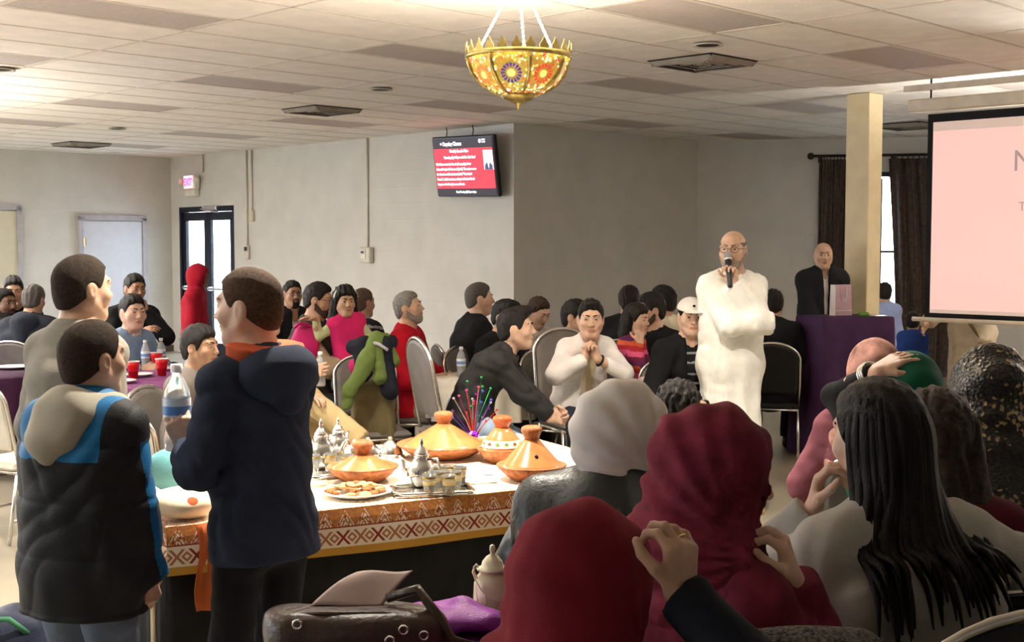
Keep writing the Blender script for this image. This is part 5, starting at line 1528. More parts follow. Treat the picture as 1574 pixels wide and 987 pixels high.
# purple scarf heap beside the bag
s = Sdf(); s.ell((0, 0, 0.03), (0.15, 0.09, 0.035), 0); s.disp(lambda p: 0.012 * wrinkle(p, (46, 40, 30), .3)); V, Q = s.mesh(0.007, slack=.025)
q = tz(672, 968); o = mesh_np('scarf', V, Q, cloth('violet_satin_scarf', s2l(150, 78, 160), rough=.35)); o.location = (q.x + .02, q.y, 0.757); tag(o, 'crumpled violet satin scarf between the bag and the lantern', 'scarf')

# ---------------------------------------------------------------- lectern table with purple cloth
def draped_box(name, loc, rz, w, d, h, material, label, cat, waves=26, amp=0.015, flare=0.05):
    pts_, tot_ = loop_pts(-w / 2, -d / 2, w / 2, d / 2, n=160); n = len(pts_); V = []
    for ins, z, fl_, am_ in ((0.5, h, 0, 0), (0.02, h, 0, 0), (0.0, h - 0.01, 0, 0), (-0.004, h - 0.10, .1, .2), (-0.008, h * .5, .5, .8), (-0.012, 0.02, 1, 1)):
        for x, y, nx, ny, s_ in pts_:
            if ins >= 0.02: V.append((x * (1 - ins * 2 if ins == .5 else 1 - ins), y * (1 - ins * 2 if ins == .5 else 1 - ins), z))
            else:
                w_ = 0.004 - ins + fl_ * flare + am_ * amp * math.sin(s_ * waves + math.sin(s_ * 5)); V.append((x + nx * w_, y + ny * w_, z))
    m = MB(); m.add(V, [(l * n + i, (l + 1) * n + i, (l + 1) * n + (i + 1) % n, l * n + (i + 1) % n) for l in range(5) for i in range(n)])
    o = m.build(name, material, None, True); o.location = loc; o.rotation_euler = (0, 0, rz); tag(o, label, cat); return o
lp = P(1306, 487, 10.0)
LZ = lp.z
t = thing('lectern', 'tall narrow stand under the purple cloth beside the pillar', 'lectern', (lp.x, lp.y + .15, 0), RZ * 0.35)
m = MB(); m.box((0, 0, LZ - 0.03), (0.60, 0.42, 0.03)); m.build('top', WOOD, t)
for x in (-.26, .26):
    m = MB(); m.box((x, 0, (LZ - .05) / 2), (0.03, 0.38, LZ - .05)); m.build('side_panel', WOOD, t)
draped_box('purple_drape', (lp.x, lp.y + .15, 0), RZ * 0.35, 0.62, 0.44, LZ, cloth('deep_purple_cloth', s2l(66, 40, 76), rough=.6, var=.1), 'deep purple cloth draped to the floor over the lectern', 'drape')
q = P(1296, 484, 10.05); BAGM = mat('gift_bag_mauve', s2l(190, 160, 172), 0.35, spec=.5); BAGW = mat('gift_bag_side_white', s2l(214, 206, 206), 0.35)
t = thing('gift_bag', 'pale mauve paper gift bag with a ribbon handle on the purple lectern', 'bag', (q.x, q.y + .08, LZ + .004), 0.45)
m = MB(); w, d_, h = 0.165, 0.075, 0.245
m.cur = 0; V8 = [(-w / 2, -d_ / 2, 0), (w / 2, -d_ / 2, 0), (w / 2, d_ / 2, 0), (-w / 2, d_ / 2, 0), (-w / 2 * .97, -d_ / 2 * .8, h), (w / 2 * .97, -d_ / 2 * .8, h), (w / 2 * .97, d_ / 2 * .8, h), (-w / 2 * .97, d_ / 2 * .8, h), (-w / 2 + .01, 0, h * .6), (w / 2 - .01, 0, h * .6)]
m.add(V8, [(0, 1, 5, 4), (2, 3, 7, 6), (3, 2, 1, 0)]); m.cur = 1; m.add(V8, [(1, 2, 6, 5), (3, 0, 4, 7)])
o = m.build('paper_body', [BAGM, BAGW], t); o.modifiers.new('t', 'SOLIDIFY').thickness = 0.002
m = MB(); m.box((0, -d_ / 2 - .002, .04), (w, .002, .008)); m.build('fold_line', BAGW, t)
for y in (-d_ / 2 * .8, d_ / 2 * .8):
    m = MB(); m.tube([(-.03, y - .004, h - .02), (-.028, y - .006, h - .09), (-.012, y - .008, h - .125), (.012, y - .008, h - .125), (.028, y - .006, h - .09), (.03, y - .004, h - .02)], .004, 6); m.build('ribbon_handle', mat('white_ribbon', (.8, .78, .78), .4), t, True)
q = P(1331, 486, 10.0); t = thing('green_tape_roll', 'small bright green roll on the purple lectern', 'roll', (q.x, q.y + .06, LZ + .003))
m = MB(); m.lathe([(.028, 0), (.040, 0), (.040, .03), (.028, .03), (.028, 0)], n=24, cap=False); m.build('tape', mat('green_plastic', s2l(90, 150, 40), .4), t, True)
m = MB(); m.lathe([(.026, .001), (.0285, .001), (.0285, .029), (.026, .029), (.026, .001)], n=24, cap=False); m.build('core', BLK, t, True)
q = P(1352, 487, 10.0); t = thing('paper_sheet', 'flat white paper at the edge of the purple lectern', 'paper', (q.x, q.y + .06, LZ + .004), .3)
m = MB(); m.box((0, 0, 0.002), (.10, .12, .003)); m.build('sheet', CER, t)

# ---------------------------------------------------------------- banquet chair
CHG = mat('chair_grey_vinyl', s2l(112, 106, 102), 0.5, spec=.35, var=.08, bump=.2, bscale=300); CHR = mat('chair_chrome', (0.72, 0.70, 0.66), 0.25, metal=1.0)
def make_chair(loc, rz, label, pad=CHG, frame=CHR):
    t = thing('banquet_chair', label, 'chair', loc, rz, 'stacking banquet chairs')
    m = MB(); m.box((0, 0, 0.425), (0.42, 0.42, 0.05), bev=0.022); m.build('seat', pad, t)
    # backrest: rounded top, slightly reclined
    prof = []
    for k in range(25):
        a = math.pi * k / 24; prof.append((0.205 * math.cos(a) * (1 if abs(math.cos(a)) < .98 else 1), 0.80 + 0.12 * math.sin(a)))
    prof = [(0.19, 0.53), (0.205, 0.60)] + prof + [(-0.205, 0.60), (-0.19, 0.53)]
    n = len(prof); V = []
    for y, sc_ in ((-0.026, .9), (-0.018, 1.0), (0.010, 1.0), (0.016, .93)):
        for x, z in prof: V.append((x * sc_, -0.20 - (z - 0.5) * 0.22 - y * 0 + y * -1, 0.72 + (z - 0.72) * sc_))
    m = MB(); m.add(V, [tuple(range(n)), tuple(3 * n + k for k in range(n - 1, -1, -1))] + [(l * n + (k + 1) % n, l * n + k, (l + 1) * n + k, (l + 1) * n + (k + 1) % n) for l in range(3) for k in range(n)])
    m.build('backrest', pad, t)
    yb = lambda z: -0.20 - (z - 0.5) * 0.22
    m = MB(); m.tube([(0.215, yb(.44), 0.44), (0.217, yb(.62), 0.62), (0.217, yb(.80), 0.80)] + [(0.217 * math.cos(a), yb(.80 + .132 * math.sin(a)), 0.80 + 0.132 * math.sin(a)) for a in np.linspace(0.2, math.pi - 0.2, 12)] + [(-0.217, yb(.80), 0.80), (-0.217, yb(.62), 0.62), (-0.215, yb(.44), 0.44)], 0.011, 8); m.build('back_frame', frame, t, True)
    m = MB(); m.tube([(-.205, -.20, .40), (.205, -.20, .40), (.205, .20, .40), (-.205, .20, .40)], .010, 6, closed=True); m.build('seat_frame', frame, t, True)
    for sx in (-1, 1):
        m = MB(); m.tube([(sx * .205, .19, .41), (sx * .21, .22, .2), (sx * .212, .235, 0.0)], .011, 8); m.build('leg', frame, t, True)
        m = MB(); m.tube([(sx * .205, -.19, .41), (sx * .21, -.23, .2), (sx * .212, -.265, 0.0)], .011, 8); m.build('leg', frame, t, True)
        m = MB(); m.tube([(sx * .211, .228, .13), (sx * .211, -.243, .13)], .008, 6); m.build('stretcher', frame, t, True)
    return t
CHAIR0 = make_chair((0, 0, -50), 0, 'x')
def chair(x, y, face, label, pad=None):
    o = copy_tree(CHAIR0); o.location = (x, y, 0); o.rotation_euler = (0, 0, math.radians(face + 180)); o['label'] = label
    if pad:
        for c_ in o.children:
            if c_.name.startswith(('seat', 'backrest')) and not c_.name.startswith('seat_frame'):
                c_.data = c_.data.copy(); c_.data.materials[0] = pad
    return o

# loose chairs that show
BEI = cloth('chair_beige_fabric', s2l(188, 172, 146))

# ---------------------------------------------------------------- left tables with cups and bottles
cA = P(240, 590, 8.95); cA = Vector((cA.x - .1, 9.0, 0))
round_table((cA.x, cA.y), 0.66, 0.75, cloth('purple_satin_far', s2l(128, 70, 122), rough=.45, var=.12), 'round table by the man in the blue sweater', 'shiny purple cloth under the red cups', drop=.40)
cB = Vector((-3.98, 9.40, 0))
round_table((cB.x, cB.y), 0.60, 0.75, PLUM, 'round table at the left edge of the picture', 'dark plum cloth at the left edge of the picture', drop=.40)
REDP = mat('cup_red_plastic', s2l(206, 24, 32), .35); 
def cup(u, v, label, z=0.756):
    q = PZ(u, v, z); t = thing('plastic_cup', label, 'cup', (q.x, q.y, z), 0, 'red plastic party cups')
    m = MB(); m.lathe([(.030, 0), (.034, .05), (.036, .052), (.040, .085), (.041, .087), (.046, .118), (.043, .118), (.031, .006), (.001, .005)], n=24); m.build('cup_body', REDP, t, True)
    m = MB(); m.lathe([(.0445, .116), (.048, .118), (.048, .122), (.044, .123), (.0425, .117)], n=24, cap=False); m.build('rolled_rim', mat('cup_white_rim', (.8, .76, .76), .35), t, True)
cup(205, 582, 'red plastic cup on the shiny purple cloth, left of the bottles'); cup(249, 577, 'red plastic cup in front of the right bottle'); cup(241, 566, 'red plastic cup half hidden behind the right bottle')
PET = mat('bottle_clear_plastic', (0.86, 0.91, 0.95), .12, var=0, trans=.7); PETL = mat('bottle_label_blue', s2l(110, 150, 205), .4); PETL2 = mat('bottle_label_white', s2l(222, 228, 236), .4); CAPW = mat('bottle_cap_white', (.8, .8, .82), .4)
def bottle(loc, label, s=1.0, rot=(0, 0, 0)):
    t = thing('water_bottle', label, 'bottle', loc, 0, 'clear water bottles'); t.rotation_euler = rot
    m = MB(); m.lathe([(.028 * s, 0), (.032 * s, .006 * s), (.033 * s, .03 * s), (.030 * s, .05 * s), (.033 * s, .07 * s), (.033 * s, .135 * s), (.030 * s, .15 * s), (.018 * s, .178 * s), (.0125 * s, .186 * s), (.0125 * s, .2 * s)], n=22); m.build('bottle_body', PET, t, True)
    m = MB(); m.lathe([(.0335 * s, .078 * s), (.0338 * s, .08 * s), (.0338 * s, .128 * s), (.0335 * s, .13 * s)], n=22, cap=False); lb = m.build('label', PETL2, t, True)
    m = MB(); m.lathe([(.0342 * s, .09 * s), (.0342 * s, .112 * s)], n=22, cap=False); m.build('label_band', PETL, lb, True)
    m = MB(); m.lathe([(.0145 * s, .194 * s), (.0148 * s, .2 * s), (.0148 * s, .212 * s), (.013 * s, .214 * s), (.001, .214 * s)], n=16, cap=False); m.build('cap', CAPW, t, True)
    return t
q = PZ(224, 566, .756); bottle((q.x, q.y, .756), 'clear water bottle standing left on the shiny purple cloth'); q = PZ(248, 562, .756); bottle((q.x, q.y, .756), 'clear water bottle behind the right red cup')
def fplate(u, v, label, r=.11, z=.757):
    q = PZ(u, v, z); t = thing('paper_plate', label, 'plate', (q.x, q.y, z), 0, 'white paper plates')
    m = MB(); m.lathe([(r * .65, 0), (r * .72, .003), (r * .98, .016), (r, .017), (r * .95, .018), (r * .7, .006), (.002, .005)], n=32); m.build('dish', CER, t, True)
    m = MB(); m.lathe([(r * .69, .0065), (r * .68, .0075), (r * .66, .006)], n=32, cap=False); m.build('pressed_ring', CER, t, True)
fplate(212, 578, 'white paper plate behind the left red cup'); fplate(268, 568, 'white paper plate right of the cups'); fplate(22, 566, 'white paper plate at the left edge of the picture', .14); fplate(185, 588, 'white paper plate at the left rim of the purple cloth')
q = PZ(203, 563, .757); t = thing('phone', 'dark phone lying by the cups', 'phone', (q.x, q.y, .757), .4); m = MB(); m.box((0, 0, .006), (.08, .15, .01), bev=.004); m.build('body', BLK, t); m = MB(); m.box((0, 0, .0115), (.07, .135, .001)); m.build('screen', mat('phone_glass', (.03, .03, .04), .1), t)

# white covered chairs near the left boys
WCH = cloth('chair_white_cover', s2l(214, 206, 192))
q = P(30, 600, 7.4); chair(q.x, 7.4, 150, 'white covered chair at the left edge by the dark plum table', WCH)
q = P(238, 660, 6.2); chair(q.x - .02, 6.2, 160, 'white covered chair between the grey boy and the navy boy', WCH)

# white table with bottle behind the red jacket
q = P(706, 560, 9.1); round_table((q.x + .16, 9.1), .36, .75, cloth('white_linen', s2l(226, 218, 204)), 'small white-clothed table in front of the man in the black coat', 'white linen cloth with a bottle on it', drop=.3)
q = P(709, 549, 9.0); bottle((q.x, q.y, .756), 'clear water bottle on the white cloth before the black coat')
q = PZ(838, 552, .755); round_table((q.x + .02, q.y + .05), .34, .75, cloth('white_linen', s2l(226, 218, 204)), 'white table before the man in the light shirt', 'white cloth before the man in the light shirt', drop=.12)
fplate(832, 551, 'plate of food before the man in the light shirt', .10); cup(846, 550, 'red plastic cup beside the man in the white jacket')
# table at the right behind the speaker
t = thing('folding_table', 'white folding table behind the speaker on the right', 'table', (P(1192, 522, 12.5).x, 12.5, 0), .1)
m = MB(); m.box((0, 0, .735), (.75, .6, .03), bev=.006); m.build('tabletop', mat('table_white_laminate', s2l(206, 210, 222), .4), t)
for x in (-.33, .33):
    for y in (-.25, .25):
        m = MB(); m.tube([(x, y, .72), (x * 1.05, y, 0)], .014, 8); m.build('leg', CHR, t, True)

# dark floor bag on the left
s = Sdf(); s.ell((0, 0, .12), (.24, .17, .13), 0).ell((.02, .02, .2), (.14, .12, .07), .06); s.disp(lambda p: .012 * wrinkle(p, (26, 26, 26), .4)); s.plane((0, 0, .0), (0, 0, -1), .01)
V, Q = s.mesh(.01, slack=.03); q = PZ(10, 945, 0.0); t = thing('duffel_bag', 'dark navy soft bag lying on the floor at the left edge', 'bag', (P(12, 930, 4.9).x, 4.9, 0)); mesh_np('bag_body', V, Q, cloth('bag_navy_nylon', s2l(30, 36, 56), rough=.5), t)
m = MB(); m.tube([(-.12, -.1, .2), (-.06, -.14, .27), (.06, -.14, .27), (.12, -.1, .2)], .012, 6); m.build('strap', cloth('green_strap', s2l(70, 120, 90)), t, True)

# ---------------------------------------------------------------- standing uplighters beyond the frame, added to brighten the ceiling
def uplighter(x, y, power, label):
    t = thing('added_floor_lamp', label, 'lamp', (x, y, 0), 0, 'added standing uplighters')
    m = MB(); m.lathe([(.15, 0), (.15, .02), (.03, .04), (.02, .06)], n=24); m.build('base', STEEL, t, True)
    m = MB(); m.tube([(0, 0, .04), (0, 0, 1.72)], .014, 10); m.build('pole', STEEL, t, True)
    m = MB(); m.lathe([(.03, 1.70), (.10, 1.74), (.17, 1.82), (.165, 1.825), (.09, 1.755), (.03, 1.72)], n=28, cap=False); m.build('bowl_shade', CASE, t, True)
    lamp('added_uplighter_lamp', 'SPOT', (x, y, 1.80), power, NEUT, size=.07, target=(x, y, 5), spot=165, blend=.4)
uplighter(-3.9, 4.6, UPL * .45, 'added standing uplighter at the left side of the hall beyond the frame')
uplighter(-6.6, 10.2, UPL * 1.3, 'added standing uplighter near the left wall beyond the frame')
uplighter(5.4, 9.0, UPL * 1.5, 'added standing uplighter at the right side of the hall beyond the frame')

# ---------------------------------------------------------------- the people
SK_L = (0.62, 0.40, 0.29); SK_M = (0.50, 0.30, 0.20); SK_T = (0.40, 0.22, 0.14); SK_D = (0.16, 0.085, 0.055)
BLKH = (0.014, 0.011, 0.010); BRNH = (0.045, 0.026, 0.016); GRYH = (0.24, 0.23, 0.22); DGRYH = (0.09, 0.08, 0.075)
black_coat = cloth('black_wool', (0.012, 0.012, 0.014)); dk = cloth('charcoal_knit', s2l(52, 54, 60)); navy = cloth('navy_fleece', s2l(46, 54, 72), bscale=400, bump=.35)
jeans_l = cloth('washed_denim', s2l(150, 172, 196), var=.14, vscale=10); jeans_d = cloth('dark_denim', s2l(48, 54, 66), var=.1); khaki = cloth('khaki_cotton', s2l(206, 182, 136)); greyt = cloth('grey_trouser', s2l(92, 88, 84)); blackt = cloth('black_trouser', (0.014, 0.014, 0.016))
white_s = cloth('white_shirt_cotton', (.78, .77, .76)); shoe_b = mat('black_shoe_leather', (.015, .013, .012), .35); shoe_w = mat('trainer_silver_mesh', s2l(176, 184, 196), .4, var=.15, vscale=40); sole_w = mat('trainer_sole', s2l(226, 222, 214), .5)
def seat(K, label, pad=None, back=0.03):
    r = K['root'].location; a = K['root'].rotation_euler[2]
    f = Vector((-math.sin(a), math.cos(a), 0))
    return chair(r.x - f.x * (back - .06), r.y - f.y * (back - .06), math.degrees(a) - 180, label, pad)
def W2(K, p): 
    """local point of a person in the room"""
    r = K['root']; return Vector(r.location) + Matrix.Rotation(r.rotation_euler[2], 3, 'Z') @ Vector(p)

def stripes(axis, per, duty, hi=1, lo=0, off=0.0):
    def f(K, c):
        z = (c - K['pel']) @ (K['up'] if axis == 'up' else np.array(axis)) + off
        return np.where((z / per) % 1.0 < duty, hi, lo)
    return f
DKP = mat('chair_black_vinyl', (.010, .010, .010), .5)

# ----- the three boys in front, left
def yoke(K, c):
    S = K['S']; q = c - K['neck']; z = q @ K['up']; y = q @ K['fwd']; x = q @ K['lat']
    idx = np.zeros(len(c), int)
    idx[(z > -0.175 * S) & (np.abs(x) < 0.185 * S)] = 1
    # blue outer stripe down both sleeves
    for sd, g in (('R', 1), ('L', -1)):
        a, b = K['sh' + sd], K['wr' + sd]; e = K['el' + sd]
        for p0, p1 in ((a, e), (e, b)):
            d_ = p1 - p0; h = np.clip(((c - p0) @ d_) / (d_ @ d_), 0, 1); r = c - (p0 + h[:, None] * d_)
            near = np.linalg.norm(r, axis=1) < 0.10 * S
            out = (r @ unit(K['lat'] * g * .9 + K['fwd'] * .45)) > .80 * np.linalg.norm(r, axis=1)
            idx[near & out & (np.abs(x) > 0.16 * S)] = 1
    return idx
JB = cloth('jacket_black_nylon', s2l(34, 35, 36), rough=.6); JBL = cloth('jacket_blue_nylon', s2l(28, 100, 150), rough=.55); HOODG = cloth('hood_grey_fleece', s2l(160, 154, 140), bscale=500)
K = person('person', 'boy in a black and blue padded jacket with a grey hood, seen from behind', 137, 492, 3.75, 156,
    [top('padded_jacket', JB, e=.030, hem=.15, fold=.006, collar=.03, quilt=.16, mats=[JB, JBL], regions=yoke, flare=.025), trousers(cloth('boy_blue_jeans', s2l(104, 116, 134), var=.12), e=.022), shoes(shoe_b)],
    hair='kid', haircol=(.035, .022, .014), hairthick=.006, skin=SK_M, head=(-12, 0, 0), hs=.97, lean=2, wide=1.08, shw=.150, res=.6,
    armR={'t': (.255, .12, .60), 'pole': (.9, -1, 0), 'n': (-1, 0, 0), 'curl': 50}, armL={'t': (-.255, .10, .62), 'pole': (-1, -1, 0), 'n': (1, 0, 0), 'curl': 50})
# big grey hood on the back
h = Sdf(); S_ = K['S']; n_, U_, Fw, L_ = K['neck'], K['up'], K['fwd'], K['lat']
for g_ in (-1, 1):
    h.cone(n_ - Fw * .08 + U_ * .0, n_ + L_ * g_ * .10 + Fw * .01 - U_ * .0, .050, .046, .03)
    h.cone(n_ + L_ * g_ * .10 + Fw * .01 - U_ * .0, n_ + L_ * g_ * .06 + Fw * .10 - U_ * .06, .044, .03, .03)
h.cone(n_ - Fw * .09 - U_ * .02 + L_ * .015, n_ - Fw * .125 - U_ * .085 + L_ * .005, .074, .056, .05, flat=(L_, 1.5)); h.cone(n_ - Fw * .12 - U_ * .08 - L_ * .02, n_ - Fw * .13 - U_ * .135 + L_ * .005, .048, .028, .04)
h.disp(lambda p: .008 * wrinkle(p, (26, 26, 30), 2.1)); h.cone(n_ - U_ * .02 + Fw * .01, n_ + U_ * .2 + Fw * .02, .062, .11, .012, 's')
V, Q = h.mesh(.0085, slack=.012); mesh_np('hood', V, Q, HOODG, K['root'])

gs = cloth('sweater_heather_grey', s2l(132, 128, 118), bscale=300, bump=.4)
K = person('person', 'tall boy in a heather grey sweater with short dark hair behind the padded jacket', 122, 392, 4.35, 150,
    [top('sweater', gs, e=.020, hem=.08, fold=.006, collar=.035), trousers(cloth('boy_teal_jeans', s2l(70, 84, 92)), e=.016), shoes(shoe_b)],
    hair='kid', haircol=(.028, .018, .012), hairthick=.006, skin=SK_M, head=(-10, 0, 0), hs=.98,
    armL={'t': (-.25, .02, .62), 'pole': (-.6, -1, 0)}, armR={'t': (.23, .06, .62), 'pole': (.6, -1, 0)})

def hoodie_lining(K): pass
K = person('person', 'boy in a navy fleece hoodie with orange lining drinking from a bottle', 384, 412, 3.82, -130,
    [top('hoodie', navy, e=.018, hem=.10, fold=.009, collar=.02, flare=.010, crf=44), trousers(blackt, e=.008), shoes(shoe_b)],
    hair='kid', haircol=(.075, .042, .024), hairthick=.006, skin=SK_L, head=(24, 2, 0), hs=1.0, wide=.84, belly=.005, shw=.145,
    armL={'t': (-.135, .24, 1.17), 'pole': (-.6, -.4, -1), 'f': (-.1, .25, .95), 'n': (.5, .85, 0), 'curl': 42}, armR={'t': (.16, .22, .86), 'pole': (.8, -.8, 0)})
h = Sdf(); S_ = K['S']; n_, U_, Fw, L_ = K['neck'], K['up'], K['fwd'], K['lat']
h.ell(n_ - Fw * .075 - U_ * .045, (.130, .105, .095), 0, R=np.stack([L_, Fw, U_], 1)); h.cone(n_ - Fw * .10 - U_ * .04, n_ - Fw * .135 - U_ * .13, .075, .035, .05, flat=(L_, 1.3))
h.disp(lambda p: .005 * wrinkle(p, (26, 26, 30), 1.1))
h.ell(n_ - Fw * .045 + U_ * .060, (.105, .088, .115), .006, 's', R=np.stack([L_, Fw, U_], 1))
V, Q = h.mesh(.0065, slack=.012); c_ = (V[Q].mean(1) - (n_ - Fw * .045 + U_ * .060)) @ np.stack([L_, Fw, U_], 1)
inner = (np.linalg.norm(c_ / np.array([.105, .088, .115]), axis=1) < 1.035).astype(int)
mesh_np('hood', V, Q, [navy, cloth('orange_fleece_lining', s2l(196, 92, 60))], K['root'], inner)
s = Sdf(); s.cone(n_ - Fw * .012 - U_ * .05, n_ - Fw * .035 + U_ * .045, .092, .108, 0, flat=(L_, 1.15), cut=True); s.cone(n_ - U_ * .05 + Fw * .012, n_ + U_ * .2 + Fw * .02, .066, .080, .006, 's'); s.plane(n_ + Fw * .02, Fw, .02); s.disp(lambda p: .004 * wrinkle(p, (40, 40, 40), .3))
V, Q = s.mesh(.006, slack=.01); mesh_np('hood_lining', V, Q, cloth('orange_fleece_lining', s2l(196, 92, 60)), K['root'])
w_ = W2(K, K['wrL'] + K['hfL'] * .085 + K['hnL'] * .045)
bottle((w_.x, w_.y, w_.z - .09), 'large clear water bottle raised by the boy in the navy hoodie', 1.25)

# ----- far left group
K = person('person', 'bearded man in a charcoal sweater at the left edge with folded hands', 4, 443, 10.5, 62, [top('sweater', dk, e=.02, collar=.02), trousers(blackt), shoes(shoe_b)], sit=True, hair='short', haircol=BLKH, hairthick=.006, skin=SK_D, beard='full', hs=1.1, lean=8, armR={'t': (.06, .34, .80), 'f': (-1, .4, 0), 'n': (0, -1, -.3), 'curl': 35}, armL={'t': (-.05, .34, .80), 'f': (1, .4, 0), 'n': (0, -1, -.3), 'curl': 35}); seat(K, 'chair of the bearded man at the left edge')
K = person('person', 'black-haired man at the far left holding a hand before his mouth', 20, 424, 11.2, 25, [top('jacket', black_coat, collar=.03), trousers(blackt), shoes(shoe_b)], sit=True, hair='short', haircol=BLKH, skin=SK_T, lean=6, head=(0, 12, 0), armR={'head': (.03, .13, -.17), 'pole': (.6, .2, -1), 'f': (-.2, -.1, 1), 'n': (-.4, -1, 0), 'curl': 45}); seat(K, 'chair of the man with a hand before his mouth')
K = person('person', 'man in a dark hooded jacket turning his back at the far left', 52, 437, 10.4, 175, [top('hooded_jacket', cloth('slate_nylon', s2l(40, 44, 54)), e=.03, hood=1.1), trousers(blackt), shoes(shoe_b)], sit=True, hair='full', haircol=DGRYH, hairthick=.008, skin=SK_T, lean=10, head=(0, 10, 0), wide=1.12); seat(K, 'chair under the man in the dark hooded jacket')
blue_sw = cloth('sweater_steel_blue', s2l(134, 158, 190), bscale=300)
def chest_line(K, c):
    z = (c - K['neck']) @ K['up']; return ((np.abs(z + .22 * K['S'] + .012 * np.sin((c @ K['lat']) * 60)) < .008)).astype(int)
K = person('person', 'man in a steel blue sweater with a pale collar behind the purple table', 203, 453, 9.75, 55, [top('sweater', blue_sw, e=.022, fold=.005, mats=[blue_sw, dk], regions=chest_line, neckr=.075), shirt_front(cloth('pink_shirt', s2l(216, 196, 196)), e=.012), trousers(greyt), shoes(shoe_b)], sit=True, hair='short', haircol=BLKH, hairthick=.014, skin=SK_L, hs=1.13, lean=6, head=(-12, 2, 0), belly=.02, facew=1.06, armR={'t': (.12, .36, .80)}, armL={'t': (-.1, .38, .80)}); seat(K, 'chair of the man in the steel blue sweater')
K = person('person', 'smiling man in a black jacket resting his chin on his fist', 207, 421, 11.2, 48, [top('jacket', black_coat, e=.03, collar=.03), trousers(blackt), shoes(shoe_b)], sit=True, hair='short', haircol=BLKH, skin=SK_T, lean=8, head=(-5, 6, 0), armL={'head': (-.03, .13, -.165), 'pole': (-.6, .5, -1), 'f': (.1, -.2, 1), 'n': (.4, -.9, 0), 'curl': 70}, armR={'t': (.10, .36, .80)}); seat(K, 'chair of the smiling man in the black jacket')
red_f = cloth('red_fleece', s2l(150, 22, 40))
def hood_up(material, t=.022):
    def f(K):
        s = Sdf(); c = K['hc']; M = K['HM']; hs = K['hs']; W = lambda *q: c + M @ (np.array(q) * hs)
        s.ell(W(0, -.012, .02), (np.array([.078, .100, .095]) + t / hs) * hs, .02, R=M); s.cone(W(0, -.03, -.05), K['neck'] - K['up'] * .02, .088 * hs, .10 * K['S'], .05)
        s.ell(W(0, .12, -.012), np.array([.058, .075, .09]) * hs, .01, 's', R=M); s.disp(lambda p: .003 * wrinkle(p, (40, 40, 40), .2))
        V, Q = s.mesh(K['hg'] * .8, slack=.01); mesh_np('hood', V, Q, material, K['root'])
    return f
K = person('person', 'child standing in a red hoodie with the hood up by the glazed door', 304, 407, 12.6, 92, [top('hoodie', red_f, e=.028, hem=.1), hood_up(red_f), trousers(jeans_d), shoes(shoe_b)], skin=SK_D, hs=.93, res=.9)
K = person('person', 'dark-haired boy looking right between the purple table and the navy hoodie', 306, 500, 6.7, 72, [top('sweatshirt', cloth('grey_sweatshirt', s2l(120, 112, 106)), e=.022), trousers(jeans_d), shoes(shoe_b)], sit=True, hair='full', haircol=BLKH, hairthick=.012, skin=SK_M, lean=4, head=(0, 2, 0)); seat(K, 'chair of the dark-haired boy')
olive = cloth('olive_sweater', s2l(62, 64, 52))
K = person('person', 'man in khaki trousers with crossed legs half hidden behind the navy hoodie', 406, 455, 8.0, 72, [top('sweater', olive, e=.02), trousers(khaki, e=.022), shoes(shoe_w, sole_w)], sit=True, hair='short', haircol=BRNH, skin=SK_L, lean=-2, head=(0, 0, 0),
    legR={'t': (.03, .68, .48), 'pole': (.1, .3, 1), 'f': (0, 1, -.45)}, legL={'t': (-.12, .42, .09)},
    armR={'t': (.10, .36, .86), 'f': (-.2, .9, .2), 'n': (-1, 0, 0), 'curl': 42}, armL={'t': (.10, .36, .74), 'f': (.3, .9, -.2), 'n': (0, 0, -1), 'curl': 20}); seat(K, 'beige chair of the man in khaki trousers', BEI)
w_ = W2(K, K['wrR'] + K['hfR'] * .07 + K['hnR'] * .045); bottle((w_.x, w_.y, w_.z - .10), 'small water bottle held by the man in khaki trousers', 1.0)
K = person('person', 'man with glasses and goatee in a black jacket at the back wall', 449, 431, 11.6, 38, [top('jacket', black_coat, e=.03, collar=.03, openf=(.03, .05)), shirt_front(white_s), trousers(blackt), shoes(shoe_b)], sit=True, hair='short', haircol=BLKH, hairthick=.009, skin=SK_T, beard='goatee', glasses=True, head=(-8, 0, 0)); seat(K, 'chair of the man with glasses and goatee')
# man in a vest with the girl on his lap
vestm = cloth('charcoal_fleece_vest', s2l(66, 64, 62)); tan_sl = cloth('tan_knit', s2l(166, 148, 122), bscale=300)
K = person('person', 'man with glasses in a charcoal vest over tan sleeves holding a girl', 491, 434, 9.2, 82, [top('knit_shirt', tan_sl, e=.014, fold=.006), top('vest', vestm, e=.030, arms=False, fold=.005, collar=.04), trousers(cloth('dark_brown_trouser', s2l(44, 40, 38))), shoes(shoe_b)], sit=True, hair='short', haircol=BLKH, skin=SK_M, beard='short', glasses=True, lean=2, head=(0, 8, 0), hs=1.04,
    armR={'t': (.12, .40, .83), 'pole': (.7, -.3, -1), 'f': (-.6, .7, .3), 'n': (-.8, -.3, 0), 'curl': 18}, armL={'t': (-.06, .42, .80), 'pole': (-.8, 0, -1)}); seat(K, 'chair of the man in the charcoal vest')
r_ = K['root'].location
